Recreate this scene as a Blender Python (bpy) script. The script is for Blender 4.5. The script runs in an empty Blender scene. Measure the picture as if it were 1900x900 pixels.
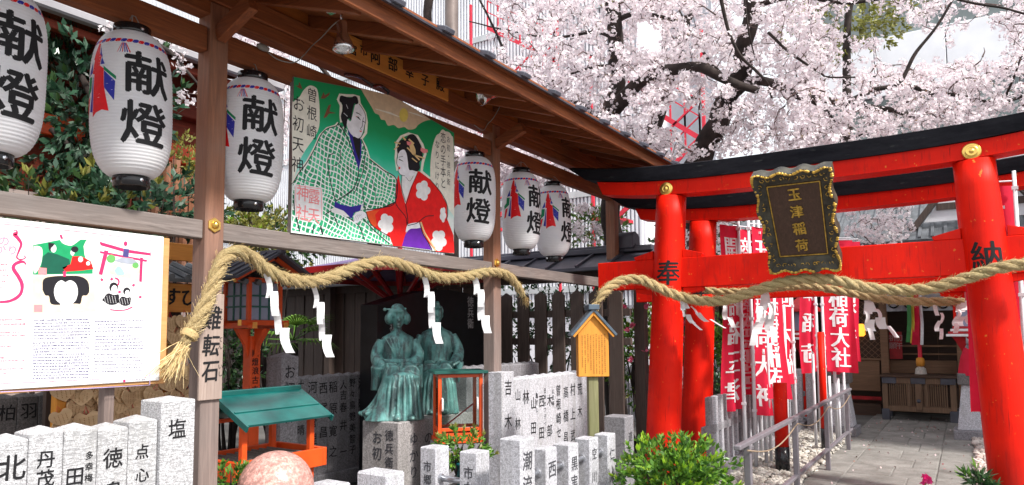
import bpy, bmesh, math, random
import numpy as np
from mathutils import Vector, Matrix, noise
rnd = random.Random(7)
NP = np.random.RandomState(11)
sc = bpy.context.scene
COL = sc.collection

# ------------------------------------------------------------------ camera
FPX, CXP, CYP, CAM_H = 1300.0, 950.0, 520.0, 1.6
YAW, PITCH, ROLL = math.radians(32.87), math.radians(4.4), math.radians(0.4)
FW = np.array([-math.sin(YAW)*math.cos(PITCH), math.cos(YAW)*math.cos(PITCH), math.sin(PITCH)])
_rt = np.array([math.cos(YAW), math.sin(YAW), 0.0]); _up = np.cross(_rt, FW)
RT = math.cos(ROLL)*_rt - math.sin(ROLL)*_up
UP = math.sin(ROLL)*_rt + math.cos(ROLL)*_up
cd = bpy.data.cameras.new('camera'); cam = bpy.data.objects.new('camera', cd); COL.objects.link(cam)
cam.matrix_world = Matrix(((RT[0], UP[0], -FW[0], 0), (RT[1], UP[1], -FW[1], 0), (RT[2], UP[2], -FW[2], CAM_H), (0, 0, 0, 1)))
cd.sensor_width = 36.0; cd.lens = 36.0*FPX/1900.0; cd.shift_y = (CYP-450.0)/1900.0
cd.clip_start = 0.05; cd.clip_end = 600
sc.camera = cam

# ------------------------------------------------------------------ world, sun, exposure
SUN_DIR = Vector((0.80, -0.20, 0.86)).normalized()       # towards the sun
w = bpy.data.worlds.new("World"); sc.world = w; w.use_nodes = True
wn = w.node_tree; wn.nodes.clear()
sky = wn.nodes.new('ShaderNodeTexSky'); sky.sky_type = 'NISHITA'; sky.sun_disc = False
sky.sun_elevation = math.asin(SUN_DIR.z); sky.sun_rotation = math.atan2(SUN_DIR.x, SUN_DIR.y)
sky.dust_density = 3.0
b1 = wn.nodes.new('ShaderNodeBackground'); b1.inputs[1].default_value = 0.10
b2 = wn.nodes.new('ShaderNodeBackground'); b2.inputs[0].default_value = (0.95, 0.97, 1.0, 1); b2.inputs[1].default_value = 1.22
mx = wn.nodes.new('ShaderNodeMixShader'); mx.inputs[0].default_value = 0.72      # thin bright cloud over the whole sky
wo = wn.nodes.new('ShaderNodeOutputWorld')
wn.links.new(sky.outputs[0], b1.inputs[0]); wn.links.new(b1.outputs[0], mx.inputs[1])
wn.links.new(b2.outputs[0], mx.inputs[2]); wn.links.new(mx.outputs[0], wo.inputs[0])
sl = bpy.data.lights.new('sun', 'SUN'); sl.energy = 4.3; sl.angle = math.radians(6.0); sl.color = (1.0, 0.96, 0.90)
so = bpy.data.objects.new('sun', sl); COL.objects.link(so)
so.rotation_euler = SUN_DIR.to_track_quat('Z', 'Y').to_euler()
sc.view_settings.view_transform = 'Standard'; sc.view_settings.look = 'None'
sc.view_settings.exposure = 0.52; sc.view_settings.gamma = 1.0
sc.cycles.max_bounces = 6; sc.cycles.transparent_max_bounces = 6

# ------------------------------------------------------------------ helpers
def ray(u, v): return FW + RT*(u-CXP)/FPX - UP*(v-CYP)/FPX
def P(u, v, X=None, Y=None, Z=None):
    """photo pixel -> world point on one axis plane"""
    r = ray(u, v)
    t = X/r[0] if X is not None else Y/r[1] if Y is not None else (Z-CAM_H)/r[2]
    q = r*t
    return Vector((q[0], q[1], q[2]+CAM_H))
def PD(u, v, d):
    q = ray(u, v)*d
    return Vector((q[0], q[1], q[2]+CAM_H))
def V3(*a): return Vector(a)

ORG = {}
def thing(name, loc, label, cat, group=None, rotz=0.0):
    o = bpy.data.objects.new(name, None); COL.objects.link(o); o.location = loc; o.rotation_euler = (0, 0, rotz)
    o.empty_display_size = 0.1
    o['label'] = label; o['category'] = cat
    if group: o['group'] = group
    ORG[o.name] = Vector(loc)
    return o
def tag(o, label=None, cat=None, group=None, kind=None):
    if label: o['label'] = label
    if cat: o['category'] = cat
    if group: o['group'] = group
    if kind: o['kind'] = kind
    return o
def copy_tree(o, parent=None):
    c = o.copy(); COL.objects.link(c); c.parent = parent
    for ch in list(o.children): copy_tree(ch, c)
    return c
def mesh_obj(name, V, Fc, mat, parent=None, org=None, smooth=False, uv=None, label=None):
    me = bpy.data.meshes.new(name)
    if org is None: org = ORG[parent.name] if parent is not None else Vector((0, 0, 0))
    org = Vector(org)
    if isinstance(V, np.ndarray): V = V - np.array(org)
    else: V = [(v[0]-org.x, v[1]-org.y, v[2]-org.z) for v in V]
    me.from_pydata(V, [], Fc)
    if uv is not None:
        l = me.uv_layers.new(name='UVMap')
        idx = np.empty(len(me.loops), dtype=np.int32); me.loops.foreach_get('vertex_index', idx)
        l.data.foreach_set('uv', np.array(uv, dtype=np.float32)[idx].ravel())
    me.materials.append(mat)
    if smooth: me.polygons.foreach_set('use_smooth', [True]*len(me.polygons))
    me.update()
    o = bpy.data.objects.new(name, me); COL.objects.link(o)
    if parent is not None: o.parent = parent; ORG[o.name] = org
    else: o.location = org; ORG[o.name] = org
    if label: o['label'] = label
    return o

class MB:
    """collects simple solids; build() links them as ONE mesh object"""
    def __init__(s): s.v = []; s.f = []; s.uv = []
    def add(s, vs, fs, uvs=None):
        n = len(s.v); s.v += [tuple(q) for q in vs]; s.f += [tuple(i+n for i in f) for f in fs]
        s.uv += list(uvs) if uvs is not None else [(0, 0)]*len(vs)
        return s
    def obox(s, c, ax, ay, az, hx, hy, hz):
        c = Vector(c); vs = []
        for i in (-1, 1):
            for j in (-1, 1):
                for k in (-1, 1): vs.append(c + ax*hx*i + ay*hy*j + az*hz*k)
        return s.add(vs, [(0, 1, 3, 2), (4, 6, 7, 5), (0, 4, 5, 1), (2, 3, 7, 6), (0, 2, 6, 4), (1, 5, 7, 3)])
    def box(s, x0, x1, y0, y1, z0, z1):
        return s.obox(((x0+x1)/2, (y0+y1)/2, (z0+z1)/2), V3(1, 0, 0), V3(0, 1, 0), V3(0, 0, 1), abs(x1-x0)/2, abs(y1-y0)/2, abs(z1-z0)/2)
    def beam(s, a, b, w, h, up=(0, 0, 1)):
        a = Vector(a); b = Vector(b); d = (b-a).normalized(); up = Vector(up)
        r = d.cross(up).normalized(); u = r.cross(d).normalized()
        return s.obox((a+b)/2, d, r, u, (b-a).length/2, w/2, h/2)
    def tube(s, pts, rad, n=8, cap=True, vscale=1.0, ref=None):
        pts = [Vector(p) for p in pts]; N = len(pts)
        if not hasattr(rad, '__len__'): rad = [rad]*N
        t0 = (pts[1]-pts[0]).normalized(); a = Vector(ref) if ref else (Vector((0, 0, 1)) if abs(t0.z) < 0.9 else Vector((1, 0, 0)))
        r = t0.cross(a).normalized(); vs = []; uvs = []; L = 0
        for i, p in enumerate(pts):
            t = (pts[min(i+1, N-1)]-pts[max(i-1, 0)]).normalized()
            r = (r - t*r.dot(t)).normalized(); u = t.cross(r)
            if i: L += (pts[i]-pts[i-1]).length
            for k in range(n):
                an = 2*math.pi*k/n
                vs.append(p + (r*math.cos(an)+u*math.sin(an))*rad[i]); uvs.append((k/n, L*vscale))
        fs = [(i*n+k, i*n+(k+1) % n, (i+1)*n+(k+1) % n, (i+1)*n+k) for i in range(N-1) for k in range(n)]
        if cap: fs += [tuple(range(n-1, -1, -1)), tuple(range((N-1)*n, N*n))]
        return s.add(vs, fs, uvs)
    def lathe(s, prof, c, n=24, axis=(0, 0, 1), xdir=(1, 0, 0)):
        """prof: list of (radius, height along axis)"""
        c = Vector(c); az = Vector(axis).normalized(); ax = Vector(xdir); ax = (ax-az*ax.dot(az)).normalized(); ay = az.cross(ax)
        vs = [c+az*h+(ax*math.cos(2*math.pi*k/n)+ay*math.sin(2*math.pi*k/n))*r for r, h in prof for k in range(n)]
        N = len(prof)
        fs = [(i*n+k, i*n+(k+1) % n, (i+1)*n+(k+1) % n, (i+1)*n+k) for i in range(N-1) for k in range(n)]
        fs += [tuple(range(n-1, -1, -1)), tuple(range((N-1)*n, N*n))]
        return s.add(vs, fs)
    def ball(s, c, rx, ry=None, rz=None, n=12, m=8):
        ry = rx if ry is None else ry; rz = rx if rz is None else rz; c = Vector(c)
        vs = [c+V3(0, 0, -rz)]
        for i in range(1, m):
            ph = -math.pi/2+math.pi*i/m
            for k in range(n):
                a = 2*math.pi*k/n; vs.append(c+V3(rx*math.cos(ph)*math.cos(a), ry*math.cos(ph)*math.sin(a), rz*math.sin(ph)))
        vs.append(c+V3(0, 0, rz)); fs = []
        for k in range(n): fs.append((0, 1+(k+1) % n, 1+k))
        for i in range(m-2):
            for k in range(n): fs.append((1+i*n+k, 1+i*n+(k+1) % n, 1+(i+1)*n+(k+1) % n, 1+(i+1)*n+k))
        b = 1+(m-2)*n
        for k in range(n): fs.append((b+k, b+(k+1) % n, len(vs)-1))
        return s.add(vs, fs)
    def prism(s, poly, frame, d0, d1):
        """poly of 2D points in frame (origin, right, up, normal), from depth d0 to d1 along normal"""
        o, r, u, n = frame; k = len(poly)
        vs = [o+r*a+u*b+n*d0 for a, b in poly]+[o+r*a+u*b+n*d1 for a, b in poly]
        fs = [tuple(range(k-1, -1, -1)), tuple(range(k, 2*k))]+[(i, (i+1) % k, k+(i+1) % k, k+i) for i in range(k)]
        return s.add(vs, fs)
    def build(s, name, mat, parent=None, org=None, smooth=False, bev=0.0, label=None, uv=False):
        o = mesh_obj(name, s.v, s.f, mat, parent, org, smooth, s.uv if uv else None, label)
        if bev > 0:
            bm = bmesh.new(); bm.from_mesh(o.data)
            bmesh.ops.recalc_face_normals(bm, faces=bm.faces)
            bmesh.ops.bevel(bm, geom=[e for e in bm.edges if len(e.link_faces) == 2 and e.calc_face_angle() > 0.5], offset=bev, segments=1, affect='EDGES', clamp_overlap=True)
            bm.to_mesh(o.data); bm.free()
        return o

def catmull(pts, sub=8):
    pts = [Vector(p) for p in pts]; q = [pts[0]*2-pts[1]]+pts+[pts[-1]*2-pts[-2]]; out = []
    for i in range(1, len(q)-2):
        for k in range(sub):
            t = k/sub; a, b, c, d = q[i-1], q[i], q[i+1], q[i+2]
            out.append(0.5*((2*b)+(c-a)*t+(2*a-5*b+4*c-d)*t*t+(3*b-a-3*c+d)*t*t*t))
    out.append(q[-2]); return out

# ------------------------------------------------------------------ materials
def newmat(name):
    m = bpy.data.materials.new(name); m.use_nodes = True; nt = m.node_tree
    return m, nt, nt.nodes['Principled BSDF']
def _n(nt, t, **k):
    x = nt.nodes.new(t)
    for a, b in k.items(): setattr(x, a, b)
    return x
def c4(c): return (c[0], c[1], c[2], 1)
def ramp(nt, src, stops):
    r = _n(nt, 'ShaderNodeValToRGB'); cr = r.color_ramp
    cr.elements[0].position = stops[0][0]; cr.elements[0].color = c4(stops[0][1])
    cr.elements[1].position = stops[-1][0]; cr.elements[1].color = c4(stops[-1][1])
    for p, c in stops[1:-1]:
        e = cr.elements.new(p); e.color = c4(c)
    nt.links.new(src, r.inputs[0]); return r.outputs[0]
def coords(nt, scale=(1, 1, 1), rand=True, kind='Object'):
    tc = _n(nt, 'ShaderNodeTexCoord'); mp = _n(nt, 'ShaderNodeMapping'); mp.inputs['Scale'].default_value = scale
    nt.links.new(tc.outputs[kind], mp.inputs[0])
    if rand:
        oi = _n(nt, 'ShaderNodeObjectInfo'); mu = _n(nt, 'ShaderNodeMath', operation='MULTIPLY'); mu.inputs[1].default_value = 37.0
        cb = _n(nt, 'ShaderNodeCombineXYZ'); nt.links.new(oi.outputs['Random'], mu.inputs[0])
        for i in range(3): nt.links.new(mu.outputs[0], cb.inputs[i])
        nt.links.new(cb.outputs[0], mp.inputs['Location'])
    return mp.outputs[0]
def noise_t(nt, vec, scale, detail=4, rough=0.55, dist=0.0):
    x = _n(nt, 'ShaderNodeTexNoise'); x.inputs['Scale'].default_value = scale; x.inputs['Detail'].default_value = detail
    x.inputs['Roughness'].default_value = rough; x.inputs['Distortion'].default_value = dist
    nt.links.new(vec, x.inputs['Vector']); return x.outputs['Fac']
def mixc(nt, fac, a, b, mode='MIX'):
    x = _n(nt, 'ShaderNodeMix', data_type='RGBA', blend_type=mode)
    if isinstance(fac, float): x.inputs[0].default_value = fac
    else: nt.links.new(fac, x.inputs[0])
    for s, i in ((a, 6), (b, 7)):
        if isinstance(s, tuple): x.inputs[i].default_value = c4(s)
        else: nt.links.new(s, x.inputs[i])
    return x.outputs[2]
def bump(nt, bsdf, h, strength=0.3, dist=0.01):
    b = _n(nt, 'ShaderNodeBump'); b.inputs['Strength'].default_value = strength; b.inputs['Distance'].default_value = dist
    nt.links.new(h, b.inputs['Height']); nt.links.new(b.outputs[0], bsdf.inputs['Normal'])
def plain(name, c, rough=0.6, var=0.12, scale=6, metal=0.0, bmp=0.1, spec=0.5, emit=None):
    m, nt, b = newmat(name); v = coords(nt)
    f = noise_t(nt, v, scale)
    lo = tuple(x*(1-var*1.6) for x in c); hi = tuple(min(1, x*(1+var)) for x in c)
    nt.links.new(ramp(nt, f, [(0.3, lo), (0.7, hi)]), b.inputs['Base Color'])
    b.inputs['Roughness'].default_value = rough; b.inputs['Metallic'].default_value = metal
    b.inputs['Specular IOR Level'].default_value = spec
    if bmp: bump(nt, b, noise_t(nt, v, scale*6), bmp, 0.004)
    if emit: b.inputs['Emission Color'].default_value = c4(c); b.inputs['Emission Strength'].default_value = emit
    return m
def wood(name, dark, light, axis='y', rough=0.65, grain=60, knots=True, weather=None):
    m, nt, b = newmat(name)
    s = {'x': (0.06, 1, 1), 'y': (1, 0.06, 1), 'z': (1, 1, 0.06)}[axis]
    v = coords(nt, s); v2 = coords(nt, (1, 1, 1))
    f = noise_t(nt, v, grain, 6, 0.65, 0.6); g = noise_t(nt, v, grain*0.22, 3, 0.5, 1.2); lg = noise_t(nt, v2, 3.0, 3)
    c = ramp(nt, f, [(0.30, dark), (0.72, light)])
    mid = tuple((a+b_)/2*0.8 for a, b_ in zip(dark, light))
    c = mixc(nt, ramp(nt, g, [(0.45, (0, 0, 0)), (0.62, (0.7, 0.7, 0.7))]), c, mid)
    c = mixc(nt, ramp(nt, lg, [(0.35, (0, 0, 0)), (0.75, (0.55, 0.55, 0.55))]), c, weather or tuple(x*0.62 for x in light))
    nt.links.new(c, b.inputs['Base Color']); b.inputs['Roughness'].default_value = rough
    bump(nt, b, f, 0.35, 0.004); return m
def granite(name, base, speck=0.55, scale=170, streak=False, rough=0.85):
    m, nt, b = newmat(name)
    v = coords(nt, (1, 1, 1) if not streak else (1, 1.0, 1.0))
    f = noise_t(nt, v, scale, 2, 0.7); g = noise_t(nt, v, scale*0.42, 3, 0.6); lg = noise_t(nt, v, 2.2, 4)
    dk = tuple(x*(1-speck) for x in base); hi = tuple(min(1, x*1.55) for x in base)
    c = ramp(nt, f, [(0.34, dk), (0.48, base), (0.66, hi)])
    c = mixc(nt, ramp(nt, g, [(0.38, (0.75, 0.75, 0.75)), (0.52, (0, 0, 0))]), c, tuple(x*0.55 for x in base))
    c = mixc(nt, ramp(nt, lg, [(0.45, (0, 0, 0)), (0.75, (0.4, 0.4, 0.4))]), c, tuple(x*0.6 for x in base))
    vw = coords(nt, (9, 9, 0.7)); ws = noise_t(nt, vw, 1.0, 4, 0.6)          # rain stains running down the faces
    c = mixc(nt, ramp(nt, ws, [(0.50, (0, 0, 0)), (0.72, (0.55, 0.55, 0.55))]), c, (base[0]*0.50, base[1]*0.49, base[2]*0.43))
    mo = noise_t(nt, v, 7, 5, 0.7); c = mixc(nt, ramp(nt, mo, [(0.66, (0, 0, 0)), (0.78, (0.5, 0.5, 0.5))]), c, (base[0]*0.42, base[1]*0.46, base[2]*0.30))
    nt.links.new(c, b.inputs['Base Color']); b.inputs['Roughness'].default_value = rough
    if streak:
        vs = _n(nt, 'ShaderNodeMapping'); vs.inputs['Rotation'].default_value = (math.radians(-38), 0, 0); vs.inputs['Scale'].default_value = (1, 0.22, 1)
        nt.links.new(v, vs.inputs[0]); st = noise_t(nt, vs.outputs[0], 110, 3)
        c2 = mixc(nt, ramp(nt, st, [(0.40, (0.65, 0.65, 0.65)), (0.55, (0, 0, 0))]), c, tuple(x*0.5 for x in base)); nt.links.new(c2, b.inputs['Base Color'])
        bump(nt, b, st, 0.9, 0.006)
    else: bump(nt, b, f, 0.6, 0.004)
    return m
def leafm(name, cols, rough=0.45, trans=0.35, spec=0.5):
    m, nt, b = newmat(name); g = _n(nt, 'ShaderNodeNewGeometry')
    k = len(cols); c = ramp(nt, g.outputs['Random Per Island'], [(i/(k-1), cc) for i, cc in enumerate(cols)])
    nt.links.new(c, b.inputs['Base Color']); b.inputs['Roughness'].default_value = rough; b.inputs['Specular IOR Level'].default_value = spec
    if trans:
        t = _n(nt, 'ShaderNodeBsdfTranslucent'); nt.links.new(c, t.inputs[0]); ms = _n(nt, 'ShaderNodeMixShader'); ms.inputs[0].default_value = trans
        nt.links.new(b.outputs[0], ms.inputs[1]); nt.links.new(t.outputs[0], ms.inputs[2]); nt.links.new(ms.outputs[0], nt.nodes['Material Output'].inputs[0])
    return m
def ink(name, c, rough=0.7, spec=0.3, metal=0.0):
    return plain(name, c, rough, 0.08, 20, metal, 0.0, spec)

M = {}
M['brown'] = wood('brown_stained_wood', (0.10, 0.022, 0.006), (0.40, 0.115, 0.030), 'y')
M['brownz'] = wood('brown_stained_post', (0.16, 0.055, 0.026), (0.38, 0.15, 0.07), 'z', weather=(0.25, 0.15, 0.11))
def weathered_post():
    m = M['brownz']; nt = m.node_tree; b = nt.nodes['Principled BSDF']; src = b.inputs['Base Color'].links[0].from_socket
    g_ = _n(nt, 'ShaderNodeNewGeometry'); sp = _n(nt, 'ShaderNodeSeparateXYZ'); nt.links.new(g_.outputs['Position'], sp.inputs[0])
    mr = _n(nt, 'ShaderNodeMapRange'); mr.inputs[1].default_value = 2.5; mr.inputs[2].default_value = 1.6; nt.links.new(sp.outputs[2], mr.inputs[0])
    hs = _n(nt, 'ShaderNodeHueSaturation'); hs.inputs['Saturation'].default_value = 0.42; hs.inputs['Value'].default_value = 0.82; nt.links.new(src, hs.inputs['Color'])
    nt.links.new(mixc(nt, mr.outputs[0], src, hs.outputs[0]), b.inputs['Base Color'])
weathered_post()
M['brownx'] = wood('brown_stained_rafter', (0.10, 0.022, 0.006), (0.38, 0.105, 0.028), 'x')
M['soffit'] = wood('orange_soffit_board', (0.34, 0.085, 0.012), (0.62, 0.19, 0.03), 'y')
M['greyw'] = wood('weathered_grey_wood', (0.10, 0.082, 0.075), (0.29, 0.25, 0.235), 'y', weather=(0.20, 0.15, 0.13))
M['greyz'] = wood('weathered_plaque_wood', (0.27, 0.20, 0.17), (0.48, 0.38, 0.33), 'z', weather=(0.40, 0.30, 0.25))
M['pine'] = wood('fresh_pine', (0.50, 0.24, 0.08), (0.72, 0.40, 0.17), 'y', weather=(0.66, 0.34, 0.13))
M['pinez'] = wood('yellow_pine_panel', (0.58, 0.21, 0.018), (0.76, 0.33, 0.04), 'z', weather=(0.66, 0.26, 0.025))
M['darkw'] = wood('dark_fence_wood', (0.040, 0.026, 0.021), (0.120, 0.084, 0.070), 'z')
M['darkwx'] = wood('dark_shrine_wood', (0.035, 0.018, 0.011), (0.11, 0.055, 0.032), 'x')
M['tan'] = wood('tan_shrine_wood', (0.14, 0.07, 0.035), (0.30, 0.16, 0.085), 'x')
M['mossw'] = wood('mossy_post_wood', (0.14, 0.13, 0.055), (0.30, 0.28, 0.15), 'z', weather=(0.13, 0.16, 0.05))
M['signw'] = wood('orange_name_board', (0.58, 0.20, 0.035), (0.78, 0.34, 0.07), 'y', weather=(0.66, 0.26, 0.04))
M['emaw'] = wood('plain_votive_wood', (0.52, 0.33, 0.17), (0.72, 0.52, 0.31), 'y', weather=(0.60, 0.40, 0.21))
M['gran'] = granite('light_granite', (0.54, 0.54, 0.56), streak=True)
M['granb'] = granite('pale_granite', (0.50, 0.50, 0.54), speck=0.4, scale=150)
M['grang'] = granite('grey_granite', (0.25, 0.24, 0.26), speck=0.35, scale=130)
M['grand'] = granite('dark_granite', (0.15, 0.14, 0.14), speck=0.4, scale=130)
M['plinth'] = granite('plinth_granite', (0.33, 0.31, 0.31), speck=0.3, scale=140)
M['ink'] = ink('black_ink', (0.012, 0.012, 0.014))
M['inkg'] = ink('faded_black_ink', (0.06, 0.06, 0.07))
M['inkb'] = ink('brown_ink', (0.30, 0.13, 0.03))
M['white'] = ink('white_print', (0.82, 0.82, 0.83))
M['gold'] = plain('brass', (0.85, 0.55, 0.14), 0.28, 0.1, 10, 0.9, 0.1)
M['blackm'] = plain('black_lacquer', (0.012, 0.012, 0.014), 0.18, 0.1, 5, 0, 0.02)
M['chrome'] = plain('chrome', (0.72, 0.73, 0.76), 0.24, 0.05, 4, 1.0, 0.0)
M['steel'] = plain('steel_pipe', (0.50, 0.51, 0.55), 0.32, 0.1, 8, 0.85, 0.05)
M['railp'] = plain('grey_painted_rail', (0.17, 0.155, 0.175), 0.5, 0.12, 12, 0, 0.1)
M['polew'] = plain('white_plastic_pole', (0.72, 0.72, 0.76), 0.4, 0.05, 6, 0, 0.0)
M['wire'] = plain('grey_cable', (0.30, 0.29, 0.27), 0.6, 0.1)
M['slate'] = plain('slate_grey_sheet', (0.075, 0.077, 0.10), 0.42, 0.25, 4, 0, 0.15)
M['slateb'] = plain('blue_grey_roof_sheet', (0.085, 0.12, 0.16), 0.45, 0.25, 8, 0, 0.15)
M['clay'] = plain('grey_roof_tile', (0.13, 0.14, 0.155), 0.55, 0.3, 5, 0, 0.2)
M['paper'] = plain('white_paper', (0.82, 0.82, 0.84), 0.7, 0.03, 6, 0, 0.05)
def red_paint():
    m, nt, b = newmat('vermilion_paint'); v = coords(nt, (1, 1, 1), False); vz = coords(nt, (1, 1, 0.15), False)
    f = noise_t(nt, v, 2.5, 5); g = noise_t(nt, v, 7, 6, 0.7); h = noise_t(nt, vz, 30, 4)
    c = ramp(nt, f, [(0.3, (0.62, 0.006, 0.001)), (0.7, (0.82, 0.014, 0.002))])
    c = mixc(nt, ramp(nt, g, [(0.66, (0, 0, 0)), (0.72, (0.8, 0.8, 0.8))]), c, (0.80, 0.10, 0.01))
    c = mixc(nt, ramp(nt, h, [(0.30, (0.6, 0.6, 0.6)), (0.45, (0, 0, 0))]), c, (0.42, 0.010, 0.006))
    k = noise_t(nt, v, 23, 3, 0.5); c = mixc(nt, ramp(nt, k, [(0.70, (0, 0, 0)), (0.74, (0.75, 0.75, 0.75))]), c, (0.75, 0.20, 0.03))
    k2 = noise_t(nt, v, 1.1, 5, 0.6); c = mixc(nt, ramp(nt, k2, [(0.50, (0, 0, 0)), (0.75, (0.45, 0.45, 0.45))]), c, (0.48, 0.008, 0.004))
    nt.links.new(c, b.inputs['Base Color']); b.inputs['Roughness'].default_value = 0.5; b.inputs['Specular IOR Level'].default_value = 0.16
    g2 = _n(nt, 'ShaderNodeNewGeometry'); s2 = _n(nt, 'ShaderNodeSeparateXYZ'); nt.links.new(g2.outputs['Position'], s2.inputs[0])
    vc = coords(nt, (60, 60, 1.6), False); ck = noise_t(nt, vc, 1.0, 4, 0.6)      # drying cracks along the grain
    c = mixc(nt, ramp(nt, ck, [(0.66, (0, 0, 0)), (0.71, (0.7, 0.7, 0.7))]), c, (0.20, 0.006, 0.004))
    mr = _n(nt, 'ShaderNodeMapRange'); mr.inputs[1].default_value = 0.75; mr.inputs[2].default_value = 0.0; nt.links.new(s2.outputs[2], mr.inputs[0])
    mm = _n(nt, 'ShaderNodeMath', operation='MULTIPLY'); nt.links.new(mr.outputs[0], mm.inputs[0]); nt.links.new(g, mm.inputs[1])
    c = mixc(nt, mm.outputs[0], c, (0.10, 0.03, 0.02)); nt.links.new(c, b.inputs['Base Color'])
    bump(nt, b, ck, 0.25, 0.006); return m
M['red'] = red_paint()
M['orange'] = plain('orange_vermilion_paint', (0.74, 0.085, 0.012), 0.4, 0.12, 6, 0, 0.05)
M['darkred'] = plain('deep_red_paint', (0.42, 0.010, 0.015), 0.5, 0.2, 6, 0, 0.1)
M['brightred'] = plain('bright_red_steel', (0.70, 0.02, 0.05), 0.5, 0.1, 6, 0, 0)
def black_beam():
    m, nt, b = newmat('weathered_black_paint'); v = coords(nt, (0.25, 1, 1), False)
    f = noise_t(nt, v, 9, 6, 0.7); g = noise_t(nt, v, 26, 5, 0.6)
    c = ramp(nt, f, [(0.35, (0.005, 0.005, 0.008)), (0.62, (0.016, 0.016, 0.021))])
    c = mixc(nt, ramp(nt, g, [(0.62, (0, 0, 0)), (0.74, (0.5, 0.5, 0.5))]), c, (0.07, 0.075, 0.07))
    nt.links.new(c, b.inputs['Base Color']); b.inputs['Roughness'].default_value = 0.75; b.inputs['Specular IOR Level'].default_value = 0.12; bump(nt, b, g, 0.3, 0.004); return m
M['black'] = black_beam()
def straw():
    m, nt, b = newmat('twisted_straw'); tc = _n(nt, 'ShaderNodeTexCoord'); mp = _n(nt, 'ShaderNodeMapping'); mp.inputs['Scale'].default_value = (26, 7, 1)
    nt.links.new(tc.outputs['UV'], mp.inputs[0]); f = noise_t(nt, mp.outputs[0], 1.6, 5, 0.7, 0.3)
    v = coords(nt, (1, 1, 1), False); g = noise_t(nt, v, 5, 3)
    c = ramp(nt, f, [(0.28, (0.17, 0.10, 0.035)), (0.5, (0.50, 0.37, 0.17)), (0.70, (0.76, 0.63, 0.37))])
    c = mixc(nt, ramp(nt, g, [(0.5, (0, 0, 0)), (0.75, (0.5, 0.5, 0.5))]), c, (0.46, 0.42, 0.20))
    nt.links.new(c, b.inputs['Base Color']); b.inputs['Roughness'].default_value = 0.75; bump(nt, b, f, 1.0, 0.014); return m
M['straw'] = straw()
M['fibre'] = leafm('straw_fibre', [(0.45, 0.30, 0.12), (0.75, 0.60, 0.33), (0.60, 0.45, 0.20)], 0.7, 0.1)
M['bark'] = plain('cherry_bark', (0.030, 0.020, 0.017), 0.9, 0.4, 9, 0, 0.8)
M['twig'] = plain('cherry_twig', (0.13, 0.085, 0.078), 0.85, 0.3, 9, 0, 0.3)
M['blossom'] = leafm('cherry_blossom', [(0.93, 0.87, 0.89), (0.92, 0.82, 0.86), (0.95, 0.91, 0.93), (0.92, 0.85, 0.88), (0.96, 0.93, 0.94), (0.90, 0.78, 0.83)], 0.7, 0.45, 0.1)
M['calyx'] = leafm('blossom_calyx', [(0.22, 0.08, 0.06), (0.20, 0.20, 0.05), (0.34, 0.14, 0.12)], 0.7, 0.2)
M['leafd'] = leafm('dark_shrub_leaf', [(0.015, 0.045, 0.016), (0.030, 0.085, 0.028), (0.06, 0.12, 0.03), (0.05, 0.10, 0.08)], 0.35, 0.2)
M['leafc'] = leafm('camellia_leaf', [(0.012, 0.045, 0.022), (0.03, 0.09, 0.05), (0.06, 0.14, 0.08), (0.12, 0.17, 0.13)], 0.32, 0.25)
M['leafy'] = leafm('bright_azalea_leaf', [(0.13, 0.32, 0.02), (0.30, 0.52, 0.03), (0.42, 0.58, 0.06), (0.18, 0.40, 0.03)], 0.4, 0.4)
M['leafm'] = leafm('mid_green_leaf', [(0.04, 0.12, 0.02), (0.10, 0.24, 0.03), (0.18, 0.34, 0.04)], 0.4, 0.3)
M['leafo'] = leafm('olive_leaf', [(0.16, 0.18, 0.03), (0.30, 0.30, 0.06), (0.22, 0.20, 0.07)], 0.5, 0.3)
M['petalp'] = leafm('pink_camellia_petal', [(0.70, 0.10, 0.22), (0.80, 0.22, 0.35), (0.75, 0.14, 0.28)], 0.5, 0.2)

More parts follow.
